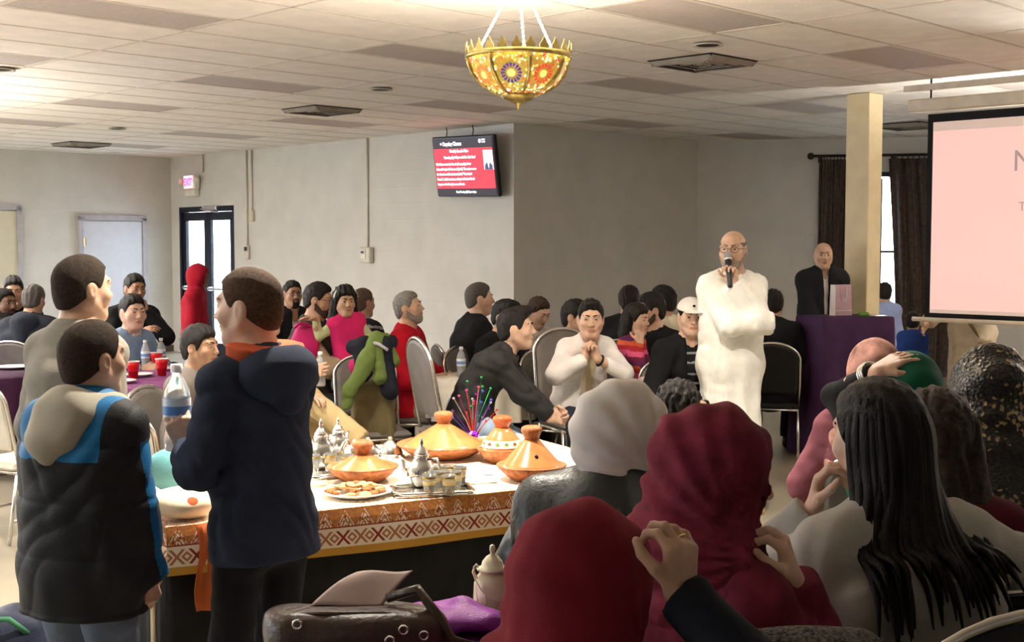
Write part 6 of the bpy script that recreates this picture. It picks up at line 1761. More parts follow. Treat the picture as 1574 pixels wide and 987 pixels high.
# girl in pink
pinkv = cloth('hot_pink_fleece', s2l(214, 44, 110)); lime = cloth('lime_sleeve', s2l(196, 206, 158))
K = person('person', 'small girl in a pink vest with pale green sleeves and a white headband', 530, 451, 8.95, 30, [top('blouse', lime, e=.012, fold=.004), top('vest', pinkv, e=.024, arms=False, fold=.004), trousers(cloth('pink_trousers', s2l(200, 50, 110)), e=.012), shoes(shoe_b)], sit=True, hair='full', haircol=BLKH, hairthick=.020, hairamp=.006, skin=SK_M, hs=.86, fixS=.56, hipz=.885, lean=0, side=12, head=(-6, 2, 0), brows=True, shw=.14,
    legR={'t': (.16, .34, .62)}, legL={'t': (-.1, .34, .62)}, armR={'t': (.50, .02, 2.10), 'pole': (0, -.3, -1), 'f': (1, .1, .1), 'n': (0, .4, -1), 'curl': 12}, armL={'t': (-.2, .3, 1.7)})
def long_hair(K, col, z0, w, back=.05, name='long_hair', amp=.006):
    s = Sdf(); c = K['hc']; M = K['HM']; hs = K['hs']; W = lambda *q: c + M @ (np.array(q) * hs)
    for g in (-1, 1): s.cone(W(g * .06, -.03, .03), W(g * w, -back, -z0), .045 * hs, .05 * hs, .03)
    s.cone(W(0, -.07, .03), W(0, -.09, -z0), .06 * hs, .06 * hs, .03); s.disp(lambda p: amp * wrinkle(p, (110, 110, 60), .6)); s.ell(W(0, .07, -.02), np.array([.066, .09, .10]) * hs, .01, 's', R=M)
    V, Q = s.mesh(max(.006, K['hh']), slack=.015); mesh_np(name, V, Q, mat('hair_long_' + '_'.join('%03d' % int(x * 1000) for x in col), col, .55, spec=.18, var=.3, vscale=60, bump=.4, bscale=200), K['root'])
long_hair(K, BLKH, .16, .085)
m = MB(); c_ = K['hc']; M_ = K['HM']; m.tube([Vector(c_ + M_ @ (np.array([.100 * math.cos(a), .020, .030 + .098 * math.sin(a)]) * K['hs'])) for a in np.linspace(.1, math.pi - .1, 14)], .007, 6); m.build('headband', white_s, K['root'], True)
# striped back
strk = cloth('grey_stripe', s2l(132, 130, 132))
K = person('person', 'bald man in a black sweater with grey stripes turned to the back wall', 556, 442, 10.2, 140, [top('striped_sweater', black_coat, e=.022, mats=[black_coat, strk], regions=stripes('up', .085, .24)), trousers(blackt), shoes(shoe_b)], sit=True, hair='short', haircol=(.10, .065, .05), hairthick=.003, skin=SK_T, lean=8, side=-4, armR={'t': (.1, .36, .8)}, armL={'t': (-.1, .36, .8)}); seat(K, 'chair of the bald man in the striped sweater')
red_j = cloth('red_fleece_jacket', s2l(186, 22, 44))
K = person('person', 'grey-haired man in a red fleece jacket looking up to the right', 622, 448, 9.3, 78, [top('jacket', red_j, e=.026, fold=.006, collar=.02, vneck=.12), shirt_front(cloth('pale_shirt', s2l(206, 190, 178))), trousers(cloth('stone_trouser', s2l(160, 148, 128)), e=.02), shoes(shoe_b)], sit=True, hair='short', haircol=GRYH, hairthick=.008, skin=SK_L, beard='short', beardcol=(.34, .31, .29), lean=-6, slump=16, head=(0, -10, 0), belly=.02,
    armR={'t': (.17, .25, .70), 'pole': (.7, -.8, -.5)}, armL={'t': (-.12, .27, .70)}); seat(K, 'chair of the man in the red jacket')
K = person('person', 'grey-haired man in a black coat and checked collar looking to the right', 735, 434, 9.75, 108, [top('coat', black_coat, e=.034, fold=.006), shirt_front(cloth('blue_check', s2l(90, 110, 140)), e=.014), trousers(blackt), shoes(shoe_b)], sit=True, hair='short', haircol=DGRYH, hairthick=.007, skin=SK_L, lean=2, head=(-6, 0, 0), wide=1.05, armR={'t': (.14, .34, .82)}, armL={'t': (-.1, .34, .8)}); seat(K, 'chair of the man in the black coat')
# boy in the black jacket leaning forward
bj = cloth('black_nylon_jacket', s2l(46, 45, 46), rough=.6)
K = person('person', 'young man in a black jacket and light jeans leaning forward with joined hands', 790, 474, 7.9, 82, [top('jacket', bj, e=.026, fold=.010, collar=.045), trousers(jeans_l, e=.02, fold=.008), shoes(shoe_b)], sit=True, hair='short', haircol=BLKH, hairthick=.013, quiff=1.0, skin=SK_L, lean=36, slump=6, head=(4, -2, 0), neckl=.10, hipz=.62, hs=1.08,
    legR={'t': (.16, .44, .09)}, legL={'t': (-.14, .50, .09)}, armR={'t': (.06, .62, .70), 'pole': (.8, -.3, -.8), 'f': (-.25, .95, -.1), 'n': (-.9, -.2, -.3), 'curl': 48}, armL={'t': (-.02, .64, .70), 'pole': (-.8, -.3, -.8), 'f': (.25, .95, -.1), 'n': (.9, -.2, -.3), 'curl': 48}); ct_ = seat(K, 'grey chrome-framed chair under the leaning young man', back=.10); ct_.scale = (1, 1, 1.2); ct_.rotation_euler[2] += math.radians(32)
K = person('person', 'man with swept-up black hair and a pink lanyard behind the leaning young man', 778, 463, 9.25, 55, [top('jacket', black_coat, e=.02), trousers(blackt), shoes(shoe_b)], sit=True, hair='short', haircol=BLKH, hairthick=.018, quiff=1.15, skin=SK_M, lean=12, head=(0, 8, 0)); seat(K, 'chair behind the leaning young man')
m = MB(); m.grid(lambda i, j: tuple(K['neck'] + K['fwd'] * (.135 + .02 * j) + K['lat'] * (-.02 + .04 * i) - K['up'] * (.06 + .16 * j)), 2, 6); o = m.build('lanyard', cloth('pink_lanyard', s2l(224, 120, 140)), K['root']); o.modifiers.new('t', 'SOLIDIFY').thickness = .003
K = person('person', 'man in a light grey shirt with dark collar bending over his plate', 833, 458, 9.9, 48, [top('shirt', cloth('light_grey_shirt', s2l(196, 194, 192)), e=.02), trousers(greyt), shoes(shoe_b)], sit=True, hair='short', haircol=BRNH, hairthick=.008, skin=SK_L, lean=10, head=(-6, 26, 0)); seat(K, 'chair of the man bending over his plate')
m = MB(); m.tube([Vector(K['neck'] + K['fwd'] * (.02 + .065 * math.sin(a)) * 1.0 + K['lat'] * .078 * math.cos(a) - K['up'] * (.005 + .03 * max(0, math.sin(a)))) for a in np.linspace(0, 2 * math.pi, 21)[:-1]], .012, 6, closed=True); m.build('dark_collar', black_coat, K['root'], True)
K = person('person', 'black-haired man hidden behind the young man in the white jacket', 884, 461, 8.9, 60, [top('jacket', black_coat), trousers(blackt), shoes(shoe_b)], sit=True, hair='full', haircol=BLKH, skin=SK_M, res=1.1); seat(K, 'chair behind the young man in the white jacket')
# young man in the white jacket, chin on his hands
wj = cloth('white_jacket_cotton', s2l(232, 228, 226)); crm = cloth('cream_tshirt', s2l(206, 190, 162)); dkt = cloth('dark_tshirt', s2l(40, 38, 38))
K = person('person', 'young man in a white jacket leaning on his clasped hands', 908, 461, 8.25, 22, [top('jacket', wj, e=.024, fold=.006, collar=.03, openf=(.035, .05)), shirt_front(crm), trousers(jeans_d, e=.02), shoes(shoe_b)], sit=True, hair='short', haircol=BLKH, hairthick=.013, quiff=.9, skin=SK_L, lean=22, slump=8, head=(-22, 2, 0), gaze=.003, facew=.95, hipz=.62, hs=1.06,
    legR={'t': (.17, .40, .09)}, legL={'t': (-.17, .40, .09)}, armR={'head': (.045, .105, -.225), 'pole': (1, .3, -.7), 'f': (-.25, -.1, 1), 'n': (-.9, .1, 0), 'curl': 62}, armL={'head': (-.035, .125, -.230), 'pole': (-1, .3, -.7), 'f': (.25, -.1, 1), 'n': (.9, .1, 0), 'curl': 62}); seat(K, 'grey chair of the young man in the white jacket').scale = (1, 1, 1.2)
m = MB(); a_, b_ = Vector(K['wrL']), Vector(K['elL']); dd = (b_ - a_).normalized(); m.tube([a_ + dd * .02 + (dd.orthogonal() * math.cos(q) + dd.cross(dd.orthogonal()) * math.sin(q)).normalized() * .034 for q in np.linspace(0, 6.28, 13)[:-1]], .008, 6, closed=True); m.build('wristwatch', BLK, K['root'], True)
# group left of the speaker
K = person('person', 'dark-haired man in black seen from behind left of the white hood', 967, 439, 10.5, 165, [top('jacket', black_coat, e=.03), trousers(blackt), shoes(shoe_b)], sit=True, hair='full', haircol=(.025, .014, .012), skin=SK_M, lean=6); seat(K, 'chair of the man in black seen from behind')
K = person('person', 'man in a black jacket with white collar hugging the girl in stripes', 1000, 451, 9.1, -35, [top('jacket', black_coat, e=.028, collar=.02), shirt_front(white_s, e=.016), trousers(blackt), shoes(shoe_b)], sit=True, hair='short', haircol=BLKH, hairthick=.016, skin=SK_L, lean=4, head=(-38, 4, 0), beard='short',
    armR={'t': (-.12, .36, .74), 'pole': (.5, .2, -1), 'f': (-1, .2, .1), 'n': (0, -1, 0), 'curl': 16}, armL={'t': (-.16, .30, .72)}); seat(K, 'chair of the man hugging the girl')
cols = [cloth('stripe_%s' % n, c__) for n, c__ in (('maroon', s2l(110, 34, 62)), ('orange', s2l(206, 96, 60)), ('pink', s2l(206, 88, 130)), ('plum', s2l(90, 40, 80)), ('red', s2l(176, 44, 56)))]
def multi(K, c):
    z = (c - K['pel']) @ K['up']; return (np.floor(z / .032).astype(int) * 7 + 3) % 5
K = person('person', 'little girl in a pink, orange and plum striped dress with a hand on her cheek', 978, 486, 8.65, 62, [top('striped_dress', cols[0], e=.018, mats=cols, regions=multi, hem=.1), trousers(cols[2], e=.012), shoes(shoe_b)], sit=True, hair='full', haircol=BLKH, hairthick=.016, skin=SK_L, hs=.88, fixS=.62, hipz=.73, lean=2, head=(-6, 4, 0), shw=.14,
    legR={'t': (.16, .3, .5)}, legL={'t': (-.1, .3, .5)}, armR={'head': (.06, .07, -.17), 'pole': (.4, .6, -1), 'f': (-.1, .0, 1), 'n': (-.6, -.7, 0), 'curl': 40}, armL={'t': (-.12, .3, 1.15)})
long_hair(K, BLKH, .12, .08)
K = person('person', 'man with dark hair in a cream hooded robe turned away left of the speaker', 1020, 438, 9.7, -125, [top('hooded_robe', cloth('cream_wool', s2l(222, 212, 184)), e=.03, hood=1.1), trousers(khaki), shoes(shoe_b)], sit=True, hair='short', haircol=BLKH, hairthick=.008, skin=SK_T, beard='short', lean=4); seat(K, 'chair of the man in the cream hooded robe')
def cap_hat(material):
    def f(K):
        c = K['hc']; M = K['HM']; hs = K['hs']; s = Sdf(); W = lambda *q: c + M @ (np.array(q) * hs)
        s.ell(W(0, -.010, .040), np.array([.088, .106, .088]) * hs, 0, R=M); s.plane(W(0, 0, .050), M @ np.array([0, -.12, -1]), .004)
        V, Q = s.mesh(.006); o = mesh_np('cap', V, Q, material, K['root'])
        s = Sdf(); s.ell(W(0, .115, .046), np.array([.066, .060, .008]) * hs, 0, R=M); V, Q = s.mesh(.005); mesh_np('cap_peak', V, Q, material, K['root'])
        s = Sdf(); s.ell(W(0.0, .094, .082), np.array([.010, .006, .008]) * hs, 0, R=M); V, Q = s.mesh(.003); mesh_np('cap_badge', V, Q, black_coat, K['root'])
    return f
ths = cloth('thin_white_stripe', s2l(150, 150, 152))
K = person('person', 'young man in a white cap and black striped shirt beside the speaker', 1062, 452, 8.15, 18, [top('striped_shirt', black_coat, e=.010, mats=[black_coat, ths], regions=stripes('up', .062, .25)), top('jacket', cloth('black_shell_jacket', s2l(24, 24, 26)), e=.028, openf=(.05, .07), fold=.008, collar=.03), trousers(blackt), shoes(shoe_b), cap_hat(cloth('white_cap_cotton', s2l(222, 218, 212)))], sit=True, hair='short', haircol=BLKH, hairthick=.005, skin=SK_L, head=(-14, 4, 0), hairt=.03, lean=4, armL={'t': (.02, .30, .66)}); seat(K, 'chair of the young man in the white cap')
# pink plush toy on the lap
s = Sdf(); s.ell((0, 0, .05), (.13, .09, .07), 0).ell((.13, -.01, .085), (.06, .055, .055), .03).ell((-.10, -.04, .03), (.05, .05, .04), .03); V, Q = s.mesh(.009); q = P(1004, 590, 8.4); t = thing('plush_toy', 'pale pink plush toy lying on the lap of the girl in stripes', 'toy', (q.x, q.y, q.z - .06)); mesh_np('plush_body', V, Q, cloth('pale_pink_plush', s2l(226, 200, 198), bscale=400, bump=.5), t)
for g_ in (-1, 1):
    m = MB(); m.sphere((.14, g_ * .035, .135), .02, 10, 8); m.build('ear', cloth('pale_pink_plush', s2l(226, 200, 198)), t, True)

# ----- the speaker in the white robe
robe_m = cloth('white_wool_robe', s2l(242, 240, 232), bscale=180, bump=.3)
def robe(K):
    S = K['S']; s = Sdf(); lat = K['lat']
    torso_sdf(K, s, .022, K['o'])
    s.cone(K['chest'], K['pel'], .128 * S, .138 * S, .06, flat=(lat, 1.36)); s.cone(K['pel'], np.array([0, .02, .06]), .138 * S, .165 * S, .06, flat=(lat, 1.36))
    for sd in 'RL':      # wide sleeves
        s.cone(K['el' + sd], K['wr' + sd], .068, .070, .03, cut=True)
        s.cone(K['sh' + sd], K['el' + sd], .072, .076, .04)
    def vf(p):
        z = p[:, 2]; a = np.arctan2(p[:, 1], p[:, 0]); k = np.clip((1.0 - z) / .9, 0, 1)
        return .018 * k * np.sin(a * 9 + 1.5 * np.sin(z * 2.2)) + .006 * wrinkle(p, (16, 16, 14), .9) + .011 * (1 - .6 * k) * (.45 - crease(p, 42, 2.2))
    s.disp(vf); s.plane((0, 0, .07), (0, 0, -1), .01)
    s.cone(K['neck'] - K['up'] * .015 + K['fwd'] * .012, K['neck'] + K['up'] * .25, .068 * S, .1 * S, .008, 's')
    V, Q = s.mesh(.0115, slack=.035); mesh_np('robe', V, Q, robe_m, K['root'])
    h = Sdf(); n, U, Fw, L = K['neck'], K['up'], K['fwd'], K['lat']
    for g in (-1, 1):
        h.cone(n - Fw * .08, n + L * g * .10 - U * .01, .05, .044, .03); h.cone(n + L * g * .10 - U * .01, n + L * g * .06 + Fw * .10 - U * .07, .038, .024, .03)
    h.cone(n - Fw * .11 - U * .04, n - Fw * .15 - U * .22, .085, .05, .05, flat=(L, 1.3)); h.disp(lambda p: .006 * wrinkle(p, (30, 30, 26), .4)); h.cone(n - U * .02 + Fw * .01, n + U * .2, .064, .11, .01, 's')
    V, Q = h.mesh(.010, slack=.012); mesh_np('hood', V, Q, robe_m, K['root'])
    m = MB(); m.tube([Vector(n + Fw * (.135 + .02 * i) - U * (.05 + .07 * i)) for i in range(4)], .006, 6); m.build('neck_braid', cloth('cream_braid', s2l(226, 214, 180)), K['root'], True)
K = person('person', 'balding speaker with glasses in a long white hooded robe holding a microphone', 1127, 353, 8.0, 12, [robe, shoes(mat('tan_slipper', s2l(180, 150, 100), .5))], hair='fringe', haircol=(.20, .17, .15), hairthick=.004, skin=SK_L, glasses=True, beard='short', beardcol=(.36, .28, .23), browcol=(.15, .11, .09), head=(-34, 2, 0), hs=1.05, shw=.140,
    armL={'head': (-.035, .135, -.195), 'pole': (-.9, -.1, -1), 'f': (.15, -.05, 1), 'n': (.75, .55, 0), 'curl': 58}, armR={'t': (-.17, .24, 1.19), 'pole': (.9, .2, -.6), 'f': (-1, 0, .1), 'n': (0, -.5, .8), 'curl': 40}, nohand='R')
hm_ = W2(K, K['wrL'] + K['hfL'] * .075 + K['hnL'] * .032); mo = K['hc'] + K['HM'] @ (np.array([0, .125, -.055]) * K['hs']); mo = W2(K, mo)
t = thing('microphone', 'black handheld microphone with a silver mesh head at the mouth of the speaker', 'microphone', hm_); dd = (mo - hm_).normalized(); t.rotation_mode = 'QUATERNION'; t.rotation_quaternion = dd.to_track_quat('Z', 'Y')
m = MB(); m.lathe([(.013, -.10), (.016, -.09), (.019, .05), (.022, .085)], n=18); m.build('grip', mat('mic_black', (.015, .015, .016), .4), t, True)
m = MB(); m.lathe([(.022, .085), (.0255, .09), (.0255, .096), (.022, .10)], n=18); m.build('ring', SILV, t, True)
m = MB(); m.sphere((0, 0, .118), .026, 16, 12, (1, 1, 1.15)); m.build('mesh_head', mat('mic_mesh', (.38, .38, .40), .4, metal=.8, bump=.6, bscale=600), t, True)

# ----- behind the speaker and at the pillar
K = person('person', 'person in black bent over the folding table right of the speaker', 1188, 445, 10.3, 168, [top('jacket', black_coat, e=.03), trousers(blackt), shoes(shoe_b)], sit=True, hair='full', haircol=BLKH, skin=SK_M, lean=16, head=(0, 12, 0)); seat(K, 'dark chair under the person in black right of the speaker', DKP)
K = person('person', 'bald man in a long black overcoat standing beside the purple lectern', 1266, 372, 11.3, 6, [top('overcoat', black_coat, e=.040, hem=.40, collar=.03, openf=(.03, .012), fold=.006), shirt_front(white_s), trousers(blackt), shoes(shoe_b)], skin=SK_M, head=(-12, 2, 0), browcol=(.10, .07, .05), facew=1.03, armR={'t': (.08, .22, .93), 'pole': (1, -.6, -.3), 'curl': 40}, armL={'t': (-.06, .23, .92), 'pole': (-1, -.6, -.3), 'curl': 40})
K = person('person', 'child with dark hair in a pale blue shirt behind the pillar', 1360, 435, 13.0, 170, [top('shirt', cloth('pale_blue_shirt', s2l(150, 164, 206))), trousers(blackt), shoes(shoe_b)], hair='full', haircol=BLKH, skin=SK_M)
K = person('person', 'person in a cream robe with a tan satchel moving behind the projection screen', 1476, 378, 11.4, -70, [top('robe', cloth('cream_robe_cotton', s2l(206, 190, 166)), e=.05, hem=.55, fold=.014), trousers(cloth('pale_blue_cotton', s2l(150, 164, 206))), shoes(shoe_b)], hair='short', haircol=BLKH, skin=SK_M, lean=12, armR={'t': (.2, .35, 1.0)})
m = MB(); n_ = K['neck']; m.tube([Vector(n_ + K['lat'] * .10 + K['fwd'] * .02), Vector(K['chest'] + K['lat'] * -.02 + K['fwd'] * .19), Vector(K['pel'] + K['lat'] * -.22 + K['fwd'] * .10)], .014, 6); m.build('satchel_strap', mat('tan_strap', s2l(120, 90, 60), .6), K['root'], True)
K = person('person', 'child in a bright blue sweater standing behind the lectern', 1404, 480, 11.9, 150, [top('sweater', cloth('royal_blue_knit', s2l(44, 70, 140))), trousers(blackt), shoes(shoe_b)], hair='full', haircol=BLKH, skin=SK_M)

# ----- women in front, right
leather = mat('black_leather', (.016, .018, .018), .40, spec=.5, var=.2, vscale=7, bump=.25, bscale=70)
silk_w = cloth('pale_grey_scarf', s2l(214, 208, 202), rough=.7, bscale=500, bump=.15)
K = person('person', 'woman in a pale grey headscarf and black leather jacket, back turned', 960, 585, 3.28, 152, [top('leather_jacket', leather, e=.034, fold=.009, ff=(18, 18, 16), collar=.06, neckr=.085, crf=22), hijab(silk_w, cape=.0, t=.026, fold=.008, width=.7, crf=34, hf=.7, cm=.45, ff=21), trousers(blackt), shoes(shoe_b)], sit=True, skin=SK_M, lean=8, head=(-50, 4, 0), hairt=.024, wide=1.12, shw=.165, neckl=.075, armR={'t': (.18, .34, .74)}, armL={'t': (-.16, .32, .72)}); seat(K, 'chair of the woman in the leather jacket', DKP).scale = (1, 1, .8)
K = person('person', 'child with curly black hair between the grey scarf and the speaker', 1042, 590, 5.6, 150, [top('sweater', dk), trousers(blackt), shoes(shoe_b)], sit=True, hair='full', haircol=BLKH, hairthick=.022, hairamp=.007, skin=SK_M, hs=.92); seat(K, 'chair of the child with curly black hair')
wine = cloth('wine_crinkled_scarf', s2l(120, 42, 58), rough=.85, var=.20, vscale=16)
K = person('person', 'woman in a wine-red crinkled headscarf resting her cheek on her hand', 1106, 620, 2.5, 132, [top('blouse', wine, e=.022, fold=.010, ff=(40, 40, 14)), hijab(wine, cape=.30, t=.026, fold=.009, freq=(46, 46, 26), crf=60, hf=.5, cm=1.4, ff=22), trousers(blackt), shoes(shoe_b)], sit=True, skin=SK_L, lean=6, head=(-46, 8, 4), hairt=.026, wide=1.05,
    armR={'head': (.075, .165, -.165), 'pole': (0, 0, -1), 'f': (-.1, -.25, 1), 'n': (-.7, -.5, 0), 'curl': 52}, armL={'t': (-.12, .32, .74)}); seat(K, 'chair of the woman in the wine-red scarf', DKP).scale = (1, 1, .86)
brick = cloth('brick_red_scarf', s2l(128, 34, 46), rough=.85, bscale=600, bump=.35)
K = person('person', 'woman in a plain brick-red headscarf with a ringed hand raised beside her face', 905, 772, 2.06, 142, [top('blouse', cloth('dark_navy_top', s2l(26, 28, 36)), e=.020, fold=.006), hijab(brick, cape=.34, t=.028, fold=.007, freq=(22, 22, 16), width=.92, crf=40, hf=.35, cm=.8, ff=18), trousers(blackt), shoes(shoe_b)], sit=True, skin=SK_M, lean=10, head=(-26, 8, 0), hairt=.028,
    armR={'t': (.20, .17, 1.245), 'pole': (1, -.2, -.8), 'f': (-.06, .06, 1), 'n': (-.95, .10, .1), 'curl': [52, 50, 46, 42]}, armL={'t': (-.14, .30, .74)}); seat(K, 'chair of the woman in the brick-red scarf', DKP).scale = (1, 1, .86)
# ring on the raised hand
S_ = K['hs'] * .98; f_, nn_ = K['hfR'], K['hnR']; t_ = np.cross(f_, nn_); kn_ = K['wrR'] + f_ * .082 * S_ + t_ * -.0115 * S_; a_ = math.radians(46) * .8; dd_ = unit(f_ * math.cos(a_) + nn_ * math.sin(a_)); u1 = unit(np.cross(dd_, [0, 0, 1.])); u2 = np.cross(dd_, u1)
m = MB(); m.tube([Vector(kn_ + dd_ * .016 + (u1 * math.cos(q) + u2 * math.sin(q)) * .0105) for q in np.linspace(0, 6.28, 15)[:-1]], .0016, 6, closed=True); m.build('ring', mat('gold_ring', (.8, .6, .25), .25, metal=1.0), K['root'], True)

gsw = cloth('pale_grey_sweater', s2l(176, 172, 164), bscale=350, bump=.4); hairc = (.014, .009, .008)
K = person('person', 'woman with long straight dark hair in a pale grey sweater, back turned', 1352, 582, 2.82, -162, [top('sweater', gsw, e=.022, fold=.006), trousers(blackt), shoes(shoe_b)], sit=True, hair='full', haircol=hairc, hairthick=.012, hairamp=.002, skin=SK_L, lean=10, slump=10, head=(14, 4, 0), hairt=.012, wide=1.12,
    armR={'t': (.30, .24, .72), 'pole': (1.2, -.5, -.3)}, armL={'head': (-.085, .115, -.17), 'pole': (-.9, -.1, -1), 'f': (.15, -.05, 1), 'n': (.7, -.5, 0), 'curl': 40}); seat(K, 'black chair behind the woman with long hair', DKP, back=.10).scale = (1.2, 1, 1.08)
# long straight locks that fan over the back
m = MB(); c_ = K['hc']; M_ = K['HM']; hs_ = K['hs']; rnd = random.Random(5)
def lock(ang, length, r0, spread, tipz):
    x0 = .070 * math.sin(ang); y0 = -.014 - .088 * math.cos(ang)
    p0 = c_ + M_ @ (np.array([x0 * .85, y0 * .8, .085]) * hs_); p1 = c_ + M_ @ (np.array([x0 * 1.18, y0 * 1.10, .02]) * hs_); p2 = c_ + M_ @ (np.array([x0 * 1.22, y0 * 1.12 - .006, -.09]) * hs_)
    bk = K['neck'] - K['fwd'] * (.135 * (1 - .35 * abs(math.sin(ang)))) + K['lat'] * x0 * 1.7 * spread - K['up'] * .06
    tip = K['chest'] - K['fwd'] * (.178 + rnd.uniform(-.006, .012)) * (1 - .12 * abs(math.sin(ang))) + K['lat'] * x0 * 2.1 * spread * rnd.uniform(.85, 1.1) - K['up'] * tipz
    pts = []
    for a, b, c2, d2 in ((p0, p1, p2, bk),): pass
    ctrl = [p0, p1, p2, bk, bk * .5 + tip * .5 - K['fwd'] * .022, tip]
    for k in range(len(ctrl) - 1):
        for q in range(5):
            t = q / 5; P0 = ctrl[max(0, k - 1)]; P1 = ctrl[k]; P2 = ctrl[k + 1]; P3 = ctrl[min(len(ctrl) - 1, k + 2)]
            pts.append(.5 * ((2 * P1) + (-P0 + P2) * t + (2 * P0 - 5 * P1 + 4 * P2 - P3) * t * t + (-P0 + 3 * P1 - 3 * P2 + P3) * t ** 3))
    pts.append(tip); n = len(pts)
    rr = [r0 * (1.0 if k < n * .55 else max(.08, 1 - (k - n * .55) / (n * .45) * .95)) for k in range(n)]
    m.tube([Vector(p) for p in pts], rr, 7)
for k in range(46):
    an = -1.75 + 3.5 * (k + .5) / 46 + rnd.uniform(-.03, .03)
    lock(an, 0, rnd.uniform(.010, .016), rnd.uniform(.85, 1.3), rnd.uniform(-.05, .09))
m.build('long_hair_locks', mat('hair_straight_dark', (.009, .006, .005), .5, spec=.18, var=.35, vscale=40, bump=.4, bscale=300, stretch=(1, 1, .15)), K['root'], True)

K = person('person', 'person with brown hair in a maroon top between the long hair and the green scarf', 1440, 602, 3.2, 172, [top('blouse', cloth('maroon_top', s2l(84, 26, 36)), e=.018), trousers(blackt), shoes(shoe_b)], sit=True, hair='full', haircol=(.030, .019, .014), hairthick=.018, skin=SK_M, lean=6, head=(0, 6, 0)); long_hair(K, (.030, .019, .014), .20, .075, .06); seat(K, 'chair of the person in the maroon top')
grn = cloth('bottle_green_scarf', s2l(18, 84, 60), rough=.7)
K = person('person', 'woman in a bottle green headscarf laying a hand on her head', 1400, 541, 4.25, 176, [top('dark_dress', black_coat, e=.004), hijab(grn, cape=.34, t=.024, width=1.15), trousers(blackt), shoes(shoe_b)], sit=True, skin=SK_L, lean=6, hairt=.024,
    armL={'head': (-.125, -.055, .075), 'pole': (-.45, 1, -.3), 'f': (.85, .0, .50), 'n': (.40, .35, -.8), 'curl': 16}); seat(K, 'chair of the woman in the green scarf')
m = MB(); a_ = Vector(K['wrL']); dd = Vector(K['wrL'] - K['elL']).normalized(); o1 = dd.orthogonal().normalized()
for k in range(3): m.tube([a_ - dd * (.02 + .012 * k) + (o1 * math.cos(q) + dd.cross(o1) * math.sin(q)) * .042 for q in np.linspace(0, 6.28, 15)[:-1]], .004, 6, closed=True)
m.build('silver_bracelets', SILV, K['root'], True)
K = person('person', 'woman in a pale pink and cream headscarf before the purple lectern', 1345, 518, 5.0, 170, [top('dress', cloth('dusty_pink_top', s2l(120, 70, 80)), e=.02), hijab(cloth('pale_pink_scarf', s2l(176, 130, 118), var=.3, vscale=14), cape=.26), trousers(blackt), shoes(shoe_b)], sit=True, skin=SK_L, hairt=.024, res=1.1); seat(K, 'chair of the woman in the pale pink scarf')
# sequinned shawl
seq = mat('sequin_black_gold', (.03, .022, .014), .3, spec=.6, var=0)
nt = seq.node_tree; b_ = nt.nodes['Principled BSDF']; vo = nt.nodes.new('ShaderNodeTexVoronoi'); vo.inputs['Scale'].default_value = 190; nz = nt.nodes.new('ShaderNodeTexNoise'); nz.inputs['Scale'].default_value = 34; tc2 = nt.nodes['Texture Coordinate']
nt.links.new(tc2.outputs['Object'], vo.inputs['Vector']); nt.links.new(tc2.outputs['Object'], nz.inputs['Vector'])
vo.inputs['Scale'].default_value = 95; nz.inputs['Scale'].default_value = 7
mu = nt.nodes.new('ShaderNodeMath'); mu.operation = 'MULTIPLY'; sx = nt.nodes.new('ShaderNodeSeparateColor'); nt.links.new(vo.outputs['Color'], sx.inputs[0]); nt.links.new(sx.outputs[0], mu.inputs[0]); nt.links.new(nz.outputs['Fac'], mu.inputs[1])
rp = nt.nodes.new('ShaderNodeValToRGB'); rp.color_ramp.interpolation = 'CONSTANT'; rp.color_ramp.elements[0].color = (.008, .006, .005, 1); rp.color_ramp.elements[1].position = .45; rp.color_ramp.elements[1].color = (.42, .30, .14, 1)
nt.links.new(mu.outputs[0], rp.inputs[0]); nt.links.new(rp.outputs[0], b_.inputs['Base Color']); nt.links.new(rp.outputs[0], b_.inputs['Metallic'])
bp = nt.nodes.new('ShaderNodeBump'); bp.inputs['Strength'].default_value = .45; bp.inputs['Distance'].default_value = .01; nt.links.new(vo.outputs['Distance'], bp.inputs['Height']); nt.links.new(bp.outputs[0], b_.inputs['Normal'])
K = person('person', 'woman wrapped in a black shawl glittering with gold sequins at the right edge', 1525, 530, 3.6, 168, [top('dress', black_coat, e=.02), hijab(seq, cape=.46, t=.030, fold=.012, width=1.15), trousers(blackt), shoes(shoe_b)], sit=True, skin=SK_M, hairt=.03, lean=4); seat(K, 'chair of the woman in the sequinned shawl')
q = P(1560, 800, 2.9); chair(q.x + .06, 3.05, 168, 'dark chair with a metal rim cut by the right edge', mat('chair_black_vinyl', (.010, .010, .010), .5))

# ----- coats on chairs and things carried
def drape(name, label, cat, chair_o, material, s0, s1, z0, zt, yoff, w=.46, mats=None, reg=None, fold=.012, group=None, th=.03):
    pass
oc = P(580, 640, 8.45); ch_ = chair(oc.x - .03, 8.55, 20, 'grey chair buried under the olive coat and green jacket')
ol = cloth('olive_corduroy', s2l(112, 100, 72), stretch=None); grn2 = cloth('moss_green_fleece', s2l(104, 122, 66)); nv2 = cloth('dark_navy_lining', s2l(34, 36, 46))
s = Sdf(); s.cone((-.20, 0, .56), (.20, 0, .56), .085, .085, .03); s.cone((-.17, .03, .52), (-.19, .06, .06), .085, .10, .05); s.cone((.15, .03, .52), (.17, .06, .06), .09, .11, .05); s.cone((0, .05, .5), (0, .08, .08), .09, .10, .08)
s.disp(lambda p: .016 * np.sin(p[:, 0] * 42 + 1.5 * np.sin(p[:, 2] * 4)) * np.clip((.6 - p[:, 2]) * 2, 0, 1) + .008 * wrinkle(p, (24, 24, 16), .5)); s.plane((0, 0, .05), (0, 0, -1), .01)
